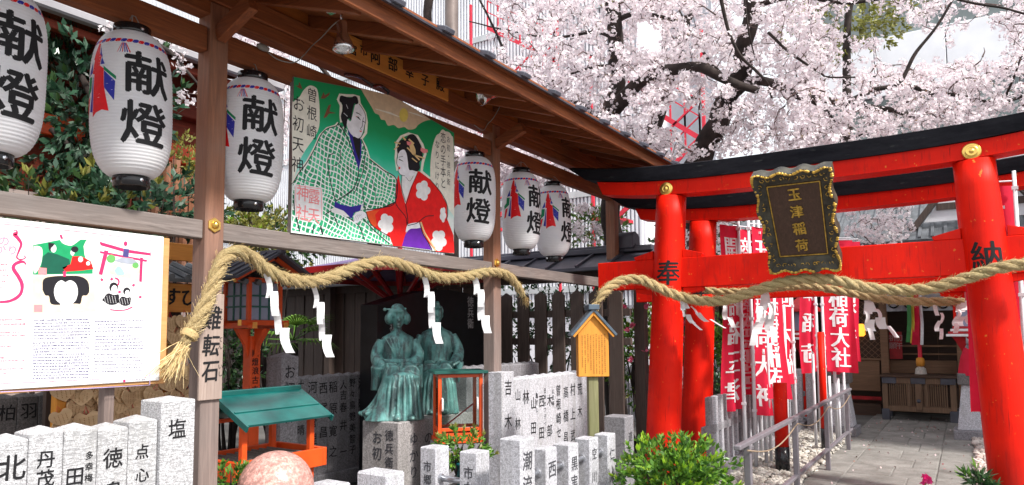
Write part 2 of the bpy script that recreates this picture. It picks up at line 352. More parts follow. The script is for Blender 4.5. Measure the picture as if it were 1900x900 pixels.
# ------------------------------------------------------------------ lettering
_G = {}
def glyph(ch, bold=0.02):
    bold = 0.0
    k = (ch, bold)
    if k not in _G:
        c = bpy.data.curves.new('glyph', 'FONT'); c.body = ch; c.size = 1; c.offset = bold; c.resolution_u = 2
        o = bpy.data.objects.new('glyph', c); me = o.to_mesh()
        me.calc_loop_triangles()
        vs = [(q.co.x-0.5, q.co.y-0.37) for q in me.vertices]; fs = [tuple(t.vertices) for t in me.loop_triangles]
        if ord(ch) < 0x2000 and vs:
            mxx = max(a for a, _ in vs)+min(a for a, _ in vs); vs = [(a-mxx/2, b) for a, b in vs]
        o.to_mesh_clear(); bpy.data.objects.remove(o); bpy.data.curves.remove(c)
        _G[k] = (vs, fs)
    return _G[k]
def write(mb, text, pos, right, up, size, pitch=1.0, bold=0.02, sx=1.0, vertical=True, slant=0.0):
    pos = Vector(pos); right = Vector(right).normalized(); up = Vector(up).normalized()
    nrm = right.cross(up)*0.00025; reps = [(0, 0)] if bold < 0.004 else [(0, 0), (bold*0.9, bold*0.2), (-bold*0.9, -bold*0.2), (0, bold*0.7), (0, -bold*0.6)]
    for i, ch in enumerate(text):
        if ch == ' ': continue
        vs, fs = glyph(ch, min(bold, 0.012))
        c = pos - up*(i*size*pitch) if vertical else pos + right*(i*size*pitch)
        if vertical and ch == 'ー': vs = [(b, -a) for a, b in vs]
        if vertical and size > 0.05:      # brush-like irregularity: small turn, swelling strokes
            ja = ((i*37+ord(ch)*13) % 17-8)/8*0.045; jc, js = math.cos(ja), math.sin(ja)
            vs = [(a+0.016*noise.noise(V3(a*5, b*5, ord(ch) % 91)), b+0.016*noise.noise(V3(a*5+7, b*5, ord(ch) % 91))) for a, b in vs]
            vs = [(a*jc-b*js, a*js+b*jc) for a, b in vs]
        for k, (da, db) in enumerate(reps):
            mb.add([c+right*(((a+da)*sx+b*slant)*size)+up*((b+db)*size)+nrm*k for a, b in vs], fs)
    return mb

# ------------------------------------------------------------------ foliage
def quads(name, V, mat, parent=None, org=None):
    """V: (N,4,3) array of quads, each its own island"""
    N = len(V); me = bpy.data.meshes.new(name)
    if org is None: org = ORG[parent.name] if parent is not None else Vector((0, 0, 0))
    co = (V.reshape(-1, 3)-np.array(org)).astype(np.float32)
    me.vertices.add(N*4); me.vertices.foreach_set('co', co.ravel())
    me.loops.add(N*4); me.loops.foreach_set('vertex_index', np.arange(N*4, dtype=np.int32))
    me.polygons.add(N); me.polygons.foreach_set('loop_start', np.arange(0, N*4, 4, dtype=np.int32))
    me.materials.append(mat); me.update(calc_edges=True)
    o = bpy.data.objects.new(name, me); COL.objects.link(o)
    if parent is not None: o.parent = parent
    else: o.location = org
    ORG[o.name] = Vector(org); return o
def unit(a): return a/np.maximum(np.linalg.norm(a, axis=-1, keepdims=True), 1e-9)
def leaf_quads(C, size, aspect=0.42, D=None, spread=1.0, var=0.3, fold=0.18):
    """kite leaves at centres C pointing along D (+ random spread)"""
    C = np.asarray(C, dtype=float); N = len(C)
    R = unit(NP.normal(size=(N, 3)))
    d = R if D is None else unit(np.asarray(D)+R*spread)
    n = unit(np.cross(d, unit(NP.normal(size=(N, 3))+np.array([0, 0, 0.6])))); s = np.cross(n, d)
    L = size*(1+var*NP.uniform(-1, 1, (N, 1)))
    a = C; b = C+d*L*0.5+s*L*aspect*0.5+n*L*fold*0.3; c = C+d*L; e = C+d*L*0.5-s*L*aspect*0.5+n*L*fold*0.3
    return np.stack([a, b, c, e], 1)
X1, Y1, Z1 = V3(1, 0, 0), V3(0, 1, 0), V3(0, 0, 1)
# ================================================================== GROUND, PATH
def soil():
    m, nt, b = newmat('packed_grey_ground'); v = coords(nt, (1, 1, 1), False)
    f = noise_t(nt, v, 1.2, 6); g = noise_t(nt, v, 60, 3)
    c = ramp(nt, f, [(0.3, (0.09, 0.085, 0.08)), (0.7, (0.19, 0.18, 0.17))])
    c = mixc(nt, ramp(nt, g, [(0.4, (0.4, 0.4, 0.4)), (0.6, (0, 0, 0))]), c, (0.07, 0.065, 0.06))
    nt.links.new(c, b.inputs['Base Color']); b.inputs['Roughness'].default_value = 0.9; bump(nt, b, g, 0.4, 0.01); return m
M['soil'] = soil()
g = MB().add([(-150, -60, -0.03), (150, -60, -0.03), (150, 300, -0.03), (-150, 300, -0.03)], [(0, 1, 2, 3)]).build('ground', M['soil'], org=(0, 0, -0.03))
g['kind'] = 'structure'
def slabm():
    m, nt, b = newmat('worn_paving_slab'); v = coords(nt)
    f = noise_t(nt, v, 3.0, 6, 0.65); g = noise_t(nt, v, 90, 3); h = noise_t(nt, v, 14, 5, 0.7)
    c = ramp(nt, f, [(0.28, (0.13, 0.122, 0.11)), (0.72, (0.33, 0.315, 0.295))])
    c = mixc(nt, ramp(nt, h, [(0.56, (0, 0, 0)), (0.7, (0.7, 0.7, 0.7))]), c, (0.09, 0.08, 0.05))
    c = mixc(nt, ramp(nt, g, [(0.35, (0.5, 0.5, 0.5)), (0.5, (0, 0, 0))]), c, (0.12, 0.115, 0.11))
    nt.links.new(c, b.inputs['Base Color']); b.inputs['Roughness'].default_value = 0.8; bump(nt, b, h, 0.25, 0.008); return m
M['slab'] = slabm()
pb = MB().box(-1.56, 0.02, 3.0, 15.2, -0.028, -0.006).build('path', M['slab'], org=(-0.8, 9, -0.028)); pb['kind'] = 'structure'
ys = 3.0; row = 0
while ys < 15.0:
    d = 0.60+0.03*((row*7) % 5)
    for (xa, xb) in ((-1.54, -1.235), (-1.222, -0.79 if row % 2 else -0.62), (-0.778 if row % 2 else -0.608, -0.362), (-0.348, 0.0)):
        jz = rnd.uniform(-0.004, 0.004)
        MB().box(xa, xb, ys+0.005, ys+d-0.006, -0.010, 0.004+jz).build('paving_slab', M['slab'], pb, org=ORG['path'], bev=0.006)
    ys += d; row += 1
# white pebbles on both sides of the path
def pebble_bed(name, x0, x1, y0, y1, n, cols, label):
    m, nt, b = newmat(name+'_stone'); gg = _n(nt, 'ShaderNodeNewGeometry')
    nt.links.new(ramp(nt, gg.outputs['Random Per Island'], [(i/(len(cols)-1), c) for i, c in enumerate(cols)]), b.inputs['Base Color']); b.inputs['Roughness'].default_value = 0.75
    base = MB().ball((0, 0, 0), 1, 1, 1, 6, 4); bv = np.array(base.v); nb = len(bv)
    V = []; Fs = []
    for i in range(n):
        s = rnd.uniform(0.022, 0.05); p = np.array([rnd.uniform(x0, x1), rnd.uniform(y0, y1), rnd.uniform(0.0, 0.045)])
        a = rnd.uniform(0, 6.3); ca, sa = math.cos(a), math.sin(a)
        q = bv*np.array([s, s*rnd.uniform(0.55, 0.9), s*rnd.uniform(0.4, 0.75)])*(1+0.18*NP.uniform(-1, 1, (nb, 1)))
        q = np.stack([q[:, 0]*ca-q[:, 1]*sa, q[:, 0]*sa+q[:, 1]*ca, q[:, 2]+q[:, 0]*rnd.uniform(-.4, .4)], 1)+p
        V.append(q); Fs += [tuple(k+i*nb for k in f) for f in base.f]
    o = mesh_obj(name, np.concatenate(V), Fs, m, org=((x0+x1)/2, (y0+y1)/2, 0))
    tag(o, label, 'pebbles', kind='stuff')
pebble_bed('white_pebbles', -2.35, -1.55, 6.0, 12.6, 4300, [(0.32, 0.29, 0.25), (0.50, 0.46, 0.40), (0.62, 0.59, 0.54), (0.24, 0.22, 0.20)], 'rough pale pebbles lying beside the left edge of the path under the handrail')
pebble_bed('pink_pebbles', 0.02, 0.42, 6.6, 12.6, 1900, [(0.42, 0.30, 0.27), (0.55, 0.48, 0.44), (0.60, 0.54, 0.50), (0.30, 0.24, 0.22)], 'pinkish pebbles lying between the path and the right gate pillar')
# fallen leaves and petals on the path
lf = []
for i in range(150):
    lf.append((rnd.uniform(-1.5, 0.0), 7+8*rnd.random()**0.8, 0.012))
quads('fallen_petals', leaf_quads(lf, 0.03, 0.8, D=[(rnd.uniform(-1, 1), rnd.uniform(-1, 1), 0.1) for _ in lf], spread=0.1), leafm('fallen_petal', [(0.35, 0.05, 0.05), (0.7, 0.55, 0.58), (0.2, 0.08, 0.04), (0.7, 0.6, 0.6)], 0.7, 0), org=(-0.8, 10, 0.01))
tag(bpy.data.objects['fallen_petals'], 'scattered petals and dead leaves lying on the grey path', 'fallen petals', kind='stuff')

# ================================================================== SHELTER
SX = -3.8
sh = thing('roadside_shelter', (SX, 4.0, 0), 'open brown timber frame with lean-to roof carrying the lanterns and the painted board', 'shelter')
for yc, zt in ((2.52, 3.62), (5.53, 3.62), (8.29, 3.62), (-0.49, 3.62)):
    MB().box(SX-0.062, SX+0.062, yc-0.062, yc+0.062, 0, zt).build('post', M['brownz'], sh, bev=0.005)
for a, b in ((-0.43, 2.455), (2.585, 5.465), (5.595, 8.225)):
    MB().box(SX-0.035, SX+0.045, a, b, 2.175, 2.285).build('cross_beam', M['greyw'], sh, bev=0.005)
for a, b in ((-0.43, 2.455), (2.585, 5.465), (5.595, 8.225), (8.355, 8.9)):
    MB().box(SX-0.04, SX+0.04, a, b, 3.315, 3.465).build('tie_beam', M['brown'], sh, bev=0.005)
MB().box(SX-0.075, SX+0.075, -0.9, 9.0, 3.625, 3.745).build('purlin', M['brown'], sh, bev=0.006)
MB().box(SX-0.055, SX+0.055, -0.7, 8.9, 3.54, 3.6245).build('wall_plate', M['brown'], sh, bev=0.005)
EX, EZ = -2.80, 3.50                 # eave edge
def roofz(x): return EZ + (EX-x)*0.34
yy = -0.8; k = 0
while yy < 9.0:
    MB().box(SX+0.02, SX+0.04, yy+0.03, yy+0.88, 3.75, 3.86).build('frieze_board', M['soffit'], sh)
    yy += 0.91
yy = -0.85
while yy < 9.05:
    a = V3(-4.15, yy, roofz(-4.15)-0.035); b = V3(EX-0.03, yy, roofz(EX-0.03)-0.035)
    MB().beam(a, b, 0.055, 0.085).build('rafter', M['brownx'], sh, bev=0.004)
    yy += 0.455
# boards above the rafters, laid along the eave
nb = 9
for i in range(nb):
    xa = -4.2+(EX+4.2)*i/nb; xb = -4.2+(EX+4.2)*(i+1)/nb-0.006
    a = V3((xa+xb)/2, -0.95, roofz((xa+xb)/2)+0.020); b = V3((xa+xb)/2, 9.05, roofz((xa+xb)/2)+0.020)
    MB().beam(a, b, (xb-xa)*1.03, 0.018, up=(0.29, 0, 0.957)).build('sarking_board', M['brown'], sh)
MB().beam((EX+0.012, -0.98, EZ-0.01), (EX+0.012, 9.08, EZ-0.01), 0.03, 0.13).build('fascia_board', M['brown'], sh, bev=0.005)
MB().beam((EX+0.045, -0.98, EZ+0.045), (EX+0.045, 9.08, EZ+0.045), 0.034, 0.045).build('eave_batten', M['brown'], sh, bev=0.004)
MB().beam((-4.22, 4.05, roofz(-4.22)+0.045), (EX+0.10, 4.05, roofz(EX+0.10)+0.050), 10.1, 0.012, up=(0, 0, 1)).build('roof_sheet', M['slate'], sh)
yy = -0.8
while yy < 9.1:
    MB().beam((-4.2, yy, roofz(-4.2)+0.07), (EX+0.13, yy, roofz(EX+0.13)+0.075), 0.10, 0.035).build('roof_rib', M['slate'], sh, bev=0.006)
    yy += 0.47
# struts from the posts out to the eave
for yc in (2.52, 5.53, 8.29):
    MB().beam((SX+0.06, yc, 3.43), (-3.43, yc, roofz(-3.43)-0.16), 0.06, 0.10).build('bracket_arm', M['brownx'], sh, bev=0.004)
# gilt hexagonal nail covers
for (u, v) in ((397, 418), (921, 488)):
    c = P(u, v, X=SX+0.062)
    hx = [(math.cos(a)*0.045, math.sin(a)*0.045) for a in [math.pi/6+i*math.pi/3 for i in range(6)]]
    mb = MB().prism(hx, (c, Y1, Z1, X1), 0.0, 0.012); mb.lathe([(0.026, 0.012), (0.022, 0.022), (0.012, 0.034), (0.001, 0.036)], c, 12, (1, 0, 0), (0, 1, 0))
    mb.build('nail_cover', M['gold'], sh, bev=0.003)

# donor name board under the eave
nbd = thing('name_board', (SX+0.09, 3.9, 3.7), 'orange wooden name board with brush writing fixed under the brown eave', 'sign')
bx0 = SX+0.088
MB().box(bx0, bx0+0.018, 3.50, 4.72, 3.628, 3.800).build('board', M['signw'], nbd, bev=0.003)
mb = MB()
for ch, u, v, s in (('宮', 655, 92, 0.085), ('市', 675, 94, 0.085), ('阿', 697, 106, 0.115), ('部', 729, 120, 0.115), ('幸', 760, 134, 0.11), ('子', 789, 149, 0.105), ('殿', 817, 158, 0.115)):
    write(mb, ch, P(u, v, X=bx0+0.02), Y1, Z1, s, bold=0.025)
mb.build('lettering', M['ink'], nbd)
mb = MB()
for ch, u, v in (('献', 687, 83), ('燈', 775, 124)): write(mb, ch, P(u, v, X=bx0+0.02), Y1, Z1, 0.075, bold=0.025)
mb.build('lettering', ink('red_orange_ink', (0.80, 0.10, 0.01)), nbd, label='red brush characters')

# plaque on the first post
pq = thing('stone_name_plaque', (SX+0.07, 2.51, 1.55), 'pale wooden plaque with three large brush characters nailed to the nearest post', 'plaque')
zt = P(392, 545, X=SX+0.08).z; zb = P(392, 742, X=SX+0.08).z
ya = P(371, 640, X=SX+0.08).y; yb = P(414, 640, X=SX+0.08).y
MB().box(SX+0.064, SX+0.082, ya, yb, zb, zt).build('board', M['greyz'], pq, bev=0.003)
mb = MB(); fx = SX+0.084
for ch, u, v, s in (('難', 394, 590, 0.15), ('転', 392, 641, 0.135), ('石', 391, 688, 0.135)): write(mb, ch, P(u, v, X=fx), Y1, Z1, s, bold=0.022, sx=0.85, slant=0.08)
for tx, v in (('なん', 576), ('てん', 630), ('いし', 680)): write(mb, tx, P(409, v, X=fx), Y1, Z1, 0.034, pitch=1.25, bold=0.0)
mb.build('lettering', M['ink'], pq)

# ================================================================== TORII
XC = -1.205
def torii(name, yc, label, boss=True):
    t = thing(name, (XC, yc, 0), label, 'torii gate', 'red gates over the path')
    for sgn in (-1, 1):
        pts = []; rad = []
        for i in range(15):
            z = 3.02*i/14; pts.append((XC+sgn*(1.408-0.059*(z-1.6)), yc, z)); rad.append(0.181-0.028*z/3.0)
        mb = MB().tube(pts, rad, 36)
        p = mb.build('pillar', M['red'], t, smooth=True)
        # brushed character on the pillar
        ch, u, v, s = ('奉', 1239, 506, 0.27) if sgn < 0 else ('納', 1832, 474, 0.25)
        c = P(u, v, Y=7.0-0.165); c.y += yc-7.0
        vs, fs = glyph(ch, 0.012); gv = MB()
        vs = list(vs)+[(a+0.018, b-0.008) for a, b in vs]+[(a-0.018, b+0.010) for a, b in vs]; n1 = len(vs)//3; fs = [tuple(i+k*n1 for i in f) for k in range(3) for f in fs]
        ax = XC+sgn*(1.408-0.059*(c.z-1.6)); R = 0.181-0.028*c.z/3+0.0025
        # split long triangles so that they follow the round pillar
        tri = [[Vector(vs[i]) for i in f] for f in fs]; out = []
        while tri:
            q = tri.pop(); e = [(q[i]-q[(i+1) % 3]).length for i in range(3)]; mxe = max(e)
            if mxe > 0.12:
                i = e.index(mxe); mid = (q[i]+q[(i+1) % 3])/2; tri += [[q[i], mid, q[(i+2) % 3]], [mid, q[(i+1) % 3], q[(i+2) % 3]]]
            else: out.append(q)
        a0 = math.atan2(-(math.sqrt(max(0.001, R*R-(c.x-ax)**2))), c.x-ax)
        for q in out:
            pp = []
            for a, b in q:
                th = a0+a*s/R; zz = c.z+b*s; x2 = XC+sgn*(1.408-0.059*(zz-1.6)); pp.append((x2+math.cos(th)*R, yc+math.sin(th)*R, zz))
            gv.add(pp, [(0, 1, 2)])
        gv.build('lettering', M['ink'], p, org=ORG[t.name])
    def swept(f, n=33):
        mb = MB(); rings = []
        for i in range(n): rings += f(-1+2*i/(n-1))
        k = len(rings)//n
        fs = [(i*k+j, i*k+(j+1) % k, (i+1)*k+(j+1) % k, (i+1)*k+j) for i in range(n-1) for j in range(k)]
        fs += [tuple(range(k-1, -1, -1)), tuple(range((n-1)*k, n*k))]
        return mb.add(rings, fs)
    lift = lambda q: 0.145*abs(q)**3.2
    def kas(q):
        hw = 0.17; r = []
        for (y, z, L) in ((-hw+0.02, 3.150, 2.25), (hw-0.02, 3.150, 2.25), (hw, 3.30, 2.46), (0, 3.345, 2.47), (-hw, 3.30, 2.46)):
            r.append((XC+q*L, yc+y, z+lift(q)))
        return r
    swept(kas).build('top_lintel', M['black'], t, bev=0.0)
    def shi(q):
        r = []
        for (y, z, L) in ((-0.115, 3.005, 2.06), (0.115, 3.005, 2.06), (0.125, 3.1485, 2.12), (-0.125, 3.1485, 2.12)):
            r.append((XC+q*L, yc+y, z+lift(q)*0.75))
        return r
    swept(shi).build('upper_beam', M['red'], t)
    MB().box(XC-2.16, XC+2.16, yc-0.055, yc+0.055, 2.065, 2.370).build('tie_beam', M['red'], t, bev=0.006)
    for sgn in (-1, 1):
        for s2 in (-1, 1):
            xb = XC+sgn*1.365; x0 = xb+s2*0.16; x1 = xb+s2*0.36
            MB().prism([(x0, 2.3715), (x1, 2.3715), (x1+s2*0.012, 2.405), (x0, 2.462)] if s2 > 0 else [(x1, 2.3715), (x0, 2.3715), (x0, 2.462), (x1+s2*0.012, 2.405)], (V3(0, yc, 0), X1, Z1, V3(0, -1, 0)), -0.045, 0.05).build('wedge', M['red'], t, bev=0.004)
            MB().prism([(x0, 1.99), (x1, 2.03), (x1, 2.0635), (x0, 2.0635)] if s2 > 0 else [(x1, 2.03), (x0, 1.99), (x0, 2.0635), (x1, 2.0635)], (V3(0, yc, 0), X1, Z1, V3(0, -1, 0)), -0.045, 0.045).build('wedge', M['red'], t, bev=0.004)
        xs = XC+sgn*(1.408-0.059*1.47)
        if boss: MB().lathe([(0.070, 0), (0.072, 0.010), (0.062, 0.020), (0.050, 0.016), (0.044, 0.026), (0.032, 0.028), (0.024, 0.018), (0.016, 0.034), (0.001, 0.036)], (xs-0.01, yc-0.118, 3.085), 28, (0, -1, 0.05)).build('brass_boss', M['gold'], t, smooth=True)
    return t
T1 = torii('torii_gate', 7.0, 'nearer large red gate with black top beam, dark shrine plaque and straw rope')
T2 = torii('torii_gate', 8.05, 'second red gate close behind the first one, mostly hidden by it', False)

T2.scale = (1, 1, 0.957)
# dark carved plaque hung between the beams, leaning forward
o0 = V3(-1.19, 6.735, 2.175); tl = math.atan2(0.50, 0.80); un = V3(0, -math.sin(tl), math.cos(tl)); nn = V3(0, -math.cos(tl), -math.sin(tl))
Hq, Wq = 0.955, 0.61
gk = thing('shrine_plaque', o0, 'dark carved wooden plaque with gilt scroll edge and gold characters hung on the red gate', 'plaque')
M['plaqw'] = wood('dark_plaque_wood', (0.035, 0.018, 0.012), (0.11, 0.055, 0.035), 'z')
M['plaqf'] = plain('aged_dark_frame', (0.055, 0.050, 0.035), 0.45, 0.5, 10, 0, 0.4)
M['gilt'] = plain('worn_gilding', (0.62, 0.38, 0.07), 0.35, 0.35, 30, 0.55, 0.2)
fr = (o0, X1, un, nn)
MB().prism([(-0.21, 0.13), (0.21, 0.13), (0.225, Hq-0.12), (-0.225, Hq-0.12)], fr, -0.03, 0.012).build('panel', M['plaqw'], gk)
# scalloped outer outline, bevelled inwards as four carved rails
def scal(n, a, b, amp, ph=0):
    return [(a[0]+(b[0]-a[0])*i/n, a[1]+(b[1]-a[1])*i/n, amp*math.sin(i/n*math.pi*7+ph)) for i in range(n+1)]
Wt = Wq/2+0.015; Wb = Wq/2-0.01
outer = [(-Wb, 0), (Wb, 0), (Wt, Hq), (-Wt, Hq)]; inner = [(-0.21, 0.13), (0.21, 0.13), (0.225, Hq-0.12), (-0.225, Hq-0.12)]
for i in range(4):
    a, b = outer[i], outer[(i+1) % 4]; c, d = inner[i], inner[(i+1) % 4]; n = 28; mb = MB(); vs = []
    dx, dy = b[0]-a[0], b[1]-a[1]; L = math.hypot(dx, dy); nx, ny = dy/L, -dx/L
    for k in range(n+1):
        t = k/n; w = 0.014*math.sin(t*math.pi*7)*min(1, 6*t, 6*(1-t))
        ox, oy = a[0]+dx*t+nx*w, a[1]+dy*t+ny*w; ix, iy = c[0]+(d[0]-c[0])*t, c[1]+(d[1]-c[1])*t; mxx, my = ox*0.72+ix*0.28, oy*0.72+iy*0.28
        for (x, y, z) in ((ox, oy, -0.06), (ox, oy, 0.075), (mxx, my, 0.060), (ix, iy, 0.018), (ix, iy, -0.02)): vs.append(o0+X1*x+un*y+nn*z)
    fs = [(k*5+j, k*5+(j+1) % 5, (k+1)*5+(j+1) % 5, (k+1)*5+j) for k in range(n) for j in range(5)]
    fs += [(0, 4, 3, 2, 1), tuple(n*5+j for j in range(5))]
    mb.add(vs, fs).build('carved_rail', M['plaqf'], gk)
    # gilding: beaded scroll relief along the rim
    gb = MB()
    for k in range(n*2):
        t = (k+0.5)/(2*n)
        if rnd.random() < 0.22: continue
        w = 0.014*math.sin(t*math.pi*7)-0.012; q = o0+X1*(a[0]+dx*t+nx*w)+un*(a[1]+dy*t+ny*w)+nn*0.075
        r = rnd.uniform(0.007, 0.014); gb.ball(q, r*1.2, r*0.7, r, 6, 4)
    for k in range(10):        # small S scrolls on the face of the rail
        t = (k+0.5)/10+rnd.uniform(-.03, .03); m0 = (a[0]+dx*t)*0.5+(c[0]+(d[0]-c[0])*t)*0.5; m1 = (a[1]+dy*t)*0.5+(c[1]+(d[1]-c[1])*t)*0.5
        pts = [o0+X1*(m0+0.022*math.cos(s*2.2+k)*(1-0.25*s))+un*(m1+0.022*math.sin(s*2.2+k)*(1-0.25*s))+nn*0.048 for s in [0, .5, 1, 1.5, 2, 2.4]]
        gb.tube(pts, 0.0035, 4)
    gb.build('gilt_scroll', M['gilt'], gk)['kind'] = 'stuff'
gl = MB()
for i in range(4):
    c, d = inner[i], inner[(i+1) % 4]; s = 0.93
    a = o0+X1*(c[0]*s)+un*(c[1]+(0.012 if i in (0, 1) else -0.012))+nn*0.016
    c2, d2 = [(q[0]*0.95, q[1]+(0.012 if q[1] < 0.3 else -0.012)) for q in (c, d)]
    gl.beam(o0+X1*c2[0]+un*c2[1]+nn*0.018, o0+X1*d2[0]+un*d2[1]+nn*0.018, 0.008, 0.008, up=nn)
gl.build('gilt_line', M['gilt'], gk)
mb = MB(); write(mb, '玉津稲荷', o0+un*(Hq-0.225)+nn*0.0145, X1, un, 0.125, pitch=1.30, bold=0.03, sx=0.9)
mb2 = MB(); n0 = len(mb.v)
mb2.v = [tuple(Vector(q)+nn*0.008) for q in mb.v]; mb2.f = mb.f
mb2.build('lettering', M['gilt'], gk)
MB().prism([(-0.2, 0.3), (0.2, 0.3), (0.2, Hq-0.1), (-0.2, Hq-0.1)], fr, -0.12, -0.062).build('back_panel', M['plaqw'], gk)
for s in (-1, 1): MB().beam(o0+X1*(0.2*s)+un*0.8-nn*0.10, V3(-1.19+0.2*s, 6.87, 3.06), 0.025, 0.025).build('hanger', M['blackm'], gk)

# ================================================================== ROOFED DARK FENCE BEHIND
rf = thing('roofed_fence', (-8, 8.5, 0), 'long low dark timber wall with slate-grey capped roof behind the statues', 'fence')
MB().box(-13.5, -3.42, 8.30, 8.42, 2.30, 2.42).build('top_rail', M['darkw'], rf)
MB().add([(-13.6, 7.95, 2.44), (-3.3, 7.95, 2.44), (-3.3, 8.5, 2.66), (-13.6, 8.5, 2.66), (-13.6, 7.95, 2.40), (-3.3, 7.95, 2.40), (-3.3, 8.5, 2.60), (-13.6, 8.5, 2.60)],
         [(0, 1, 2, 3), (4, 7, 6, 5), (0, 4, 5, 1), (1, 5, 6, 2), (2, 6, 7, 3), (3, 7, 4, 0)]).build('roof_slope', M['slate'], rf)
MB().add([(-13.6, 9.05, 2.44), (-3.3, 9.05, 2.44), (-3.3, 8.501, 2.66), (-13.6, 8.501, 2.66), (-13.6, 9.05, 2.40), (-3.3, 9.05, 2.40), (-3.3, 8.501, 2.60), (-13.6, 8.501, 2.60)],
         [(0, 3, 2, 1), (4, 5, 6, 7), (0, 1, 5, 4), (1, 2, 6, 5), (2, 3, 7, 6), (3, 0, 4, 7)]).build('roof_slope', M['slate'], rf)
for i in range(24): MB().beam((-13.4+i*0.44, 7.94, 2.455), (-13.4+i*0.44, 8.48, 2.672), 0.03, 0.03).build('roof_seam', M['slate'], rf)
MB().box(-13.6, -3.32, 8.42, 8.58, 2.66, 2.735).build('ridge_cap', M['slate'], rf, bev=0.01)
MB().box(-13.6, -3.55, 8.46, 8.54, 2.735, 2.77).build('ridge_cap', M['slate'], rf, bev=0.01)
hx = [(-0.12, 2.70), (0.12, 2.70), (0.12, 2.86), (0.09, 2.90), (0, 2.93), (-0.09, 2.90), (-0.12, 2.86)]
MB().prism([(a, b) for a, b in hx], (V3(-3.72, 8.5, 0), Y1, Z1, X1), -0.16, 0.16).build('ridge_end_tile', M['slate'], rf, bev=0.012)
for i in range(40):
    xa = -13.4+i*0.246
    if xa > -5.9: break
    MB().box(xa, xa+0.225, 8.33+0.012*(i % 2), 8.35+0.012*(i % 2), 0.25, 2.30).build('board', M['darkw'], rf, bev=0.004)
for i in range(38):
    xa = -13.28+i*0.246
    if xa > -6.0 or i in (17, 29): continue
    MB().box(xa, xa+0.09, 8.375, 8.39, 0.25, 2.30).build('cover_strip', M['darkw'], rf)
for xx in (-13.4, -11.2, -9.0, -7.1, -5.75, -3.42):
    MB().box(xx-0.07, xx+0.07, 8.20, 8.32, 0, 2.40).build('post', M['darkw'], rf, bev=0.005)
sf = thing('pointed_slat_fence', (-4.5, 8.2, 0), 'dark brown fence of wide pointed slats behind the carved name stones', 'fence')
for i in range(10):
    xa = -6.15+i*0.27
    MB().prism([(xa, 0.2), (xa+0.18, 0.2), (xa+0.18, 2.10), (xa+0.09, 2.16), (xa, 2.10)], (V3(0, 8.0, 0), X1, Z1, V3(0, -1, 0)), 0, 0.035).build('slat', M['darkw'], sf, bev=0.004)
for z in (1.50, 1.86, 0.5): MB().box(-6.2, -3.45, 8.005, 8.06, z-0.045, z+0.045).build('rail', M['darkw'], sf, bev=0.004)

# ================================================================== FAR BUILDINGS
M['panelw'] = plain('white_wall_panel', (0.80, 0.81, 0.85), 0.6, 0.06, 1.5, 0, 0.02)
M['panelg'] = plain('grey_wall_panel', (0.36, 0.38, 0.42), 0.6, 0.1, 1.5, 0, 0.02)
M['glass'] = plain('dull_window_glass', (0.18, 0.21, 0.21), 0.15, 0.2, 1, 0, 0)
M['frame'] = plain('aluminium_frame', (0.55, 0.57, 0.58), 0.4, 0.1, 2, 0.3, 0)
wb = thing('office_building', (2, 22, 0), 'white panelled office block with window bands behind the cherry blossom on the right', 'building')
MB().box(-3.6, 16, 22.15, 30, 0, 24).build('core_wall', M['panelg'], wb)
for fl in range(7):
    z0 = 0.2+fl*3.25
    for i in range(11):
        xa = -3.6+i*1.75
        MB().box(xa+0.012, xa+1.738, 22.0, 22.12, z0+1.55, z0+3.24).build('wall_panel', M['panelg'] if (i+fl) % 5 == 1 else M['panelw'], wb, bev=0.01)
        MB().box(xa+0.06, xa+1.69, 22.08, 22.13, z0+0.0, z0+1.52).build('pane', M['glass'], wb)
        MB().box(xa-0.04, xa+0.04, 22.03, 22.14, z0, z0+1.54).build('mullion', M['frame'], wb)
lb = thing('louvred_building', (-13, 21, 0), 'tall pale building with upright louvres behind the blossom above the shelter roof', 'building')
MB().box(-44, -8.5, 21.1, 29, 0, 22).build('wall', plain('pale_building_wall', (0.78, 0.77, 0.82), 0.7, 0.06, 1, 0, 0.0), lb)
lm = MB()
for i in range(-140, 110): lm.box(-23.9+i*0.14, -23.83+i*0.14, 20.95, 21.08, 2.5, 21.5)
q = lm.build('louvre_blades', M['panelw'], lb); q['kind'] = 'stuff'
for z in (3.0, 6.2, 9.4, 12.6, 15.8): MB().box(-44, -8.5, 20.90, 21.02, z, z+0.22).build('ledge', M['frame'], lb)
# red steel escape stair
st = thing('red_escape_stair', (-9, 17, 0), 'bright red steel escape stair seen through the blossom beside the dark tree trunk', 'stairs')
def stair(x0, y0, z0, fl, w=2.2, run=1.6):
    for k in range(fl):
        z = z0+k*1.7; s = 1 if k % 2 == 0 else -1
        a = V3(x0 if s > 0 else x0+w, y0, z); b = V3(x0+w if s > 0 else x0, y0, z+1.7)
        MB().beam(a, b, 0.05, 0.12).build('stringer', M['brightred'], st)
        MB().beam(a+Z1*0.95, b+Z1*0.95, 0.05, 0.05).build('handrail', M['brightred'], st)
        MB().beam(a+Z1*0.55, b+Z1*0.55, 0.03, 0.03).build('handrail', M['brightred'], st)
        for j in range(7):
            q = a.lerp(b, j/6); MB().box(q.x-0.02, q.x+0.02, q.y-0.02, q.y+0.02, q.z, q.z+0.95).build('baluster', M['brightred'], st)
        MB().box(x0-0.7, x0, y0-0.1, y0+1.0, z-0.06, z+0.03).build('landing', M['brightred'], st)
    for xx in (x0-0.7, x0+w+0.1): MB().box(xx-0.035, xx+0.035, y0-0.035, y0+0.035, 0, z0+fl*1.7+1).build('column', M['brightred'], st)
stair(-7.4, 16.5, 4.6, 2)
st = thing('red_escape_stair', (-16, 19, 0), 'red steel stair against the louvred building above the shelter roof', 'stairs')
stair(-13.2, 19.0, 5.2, 4, 2.6)
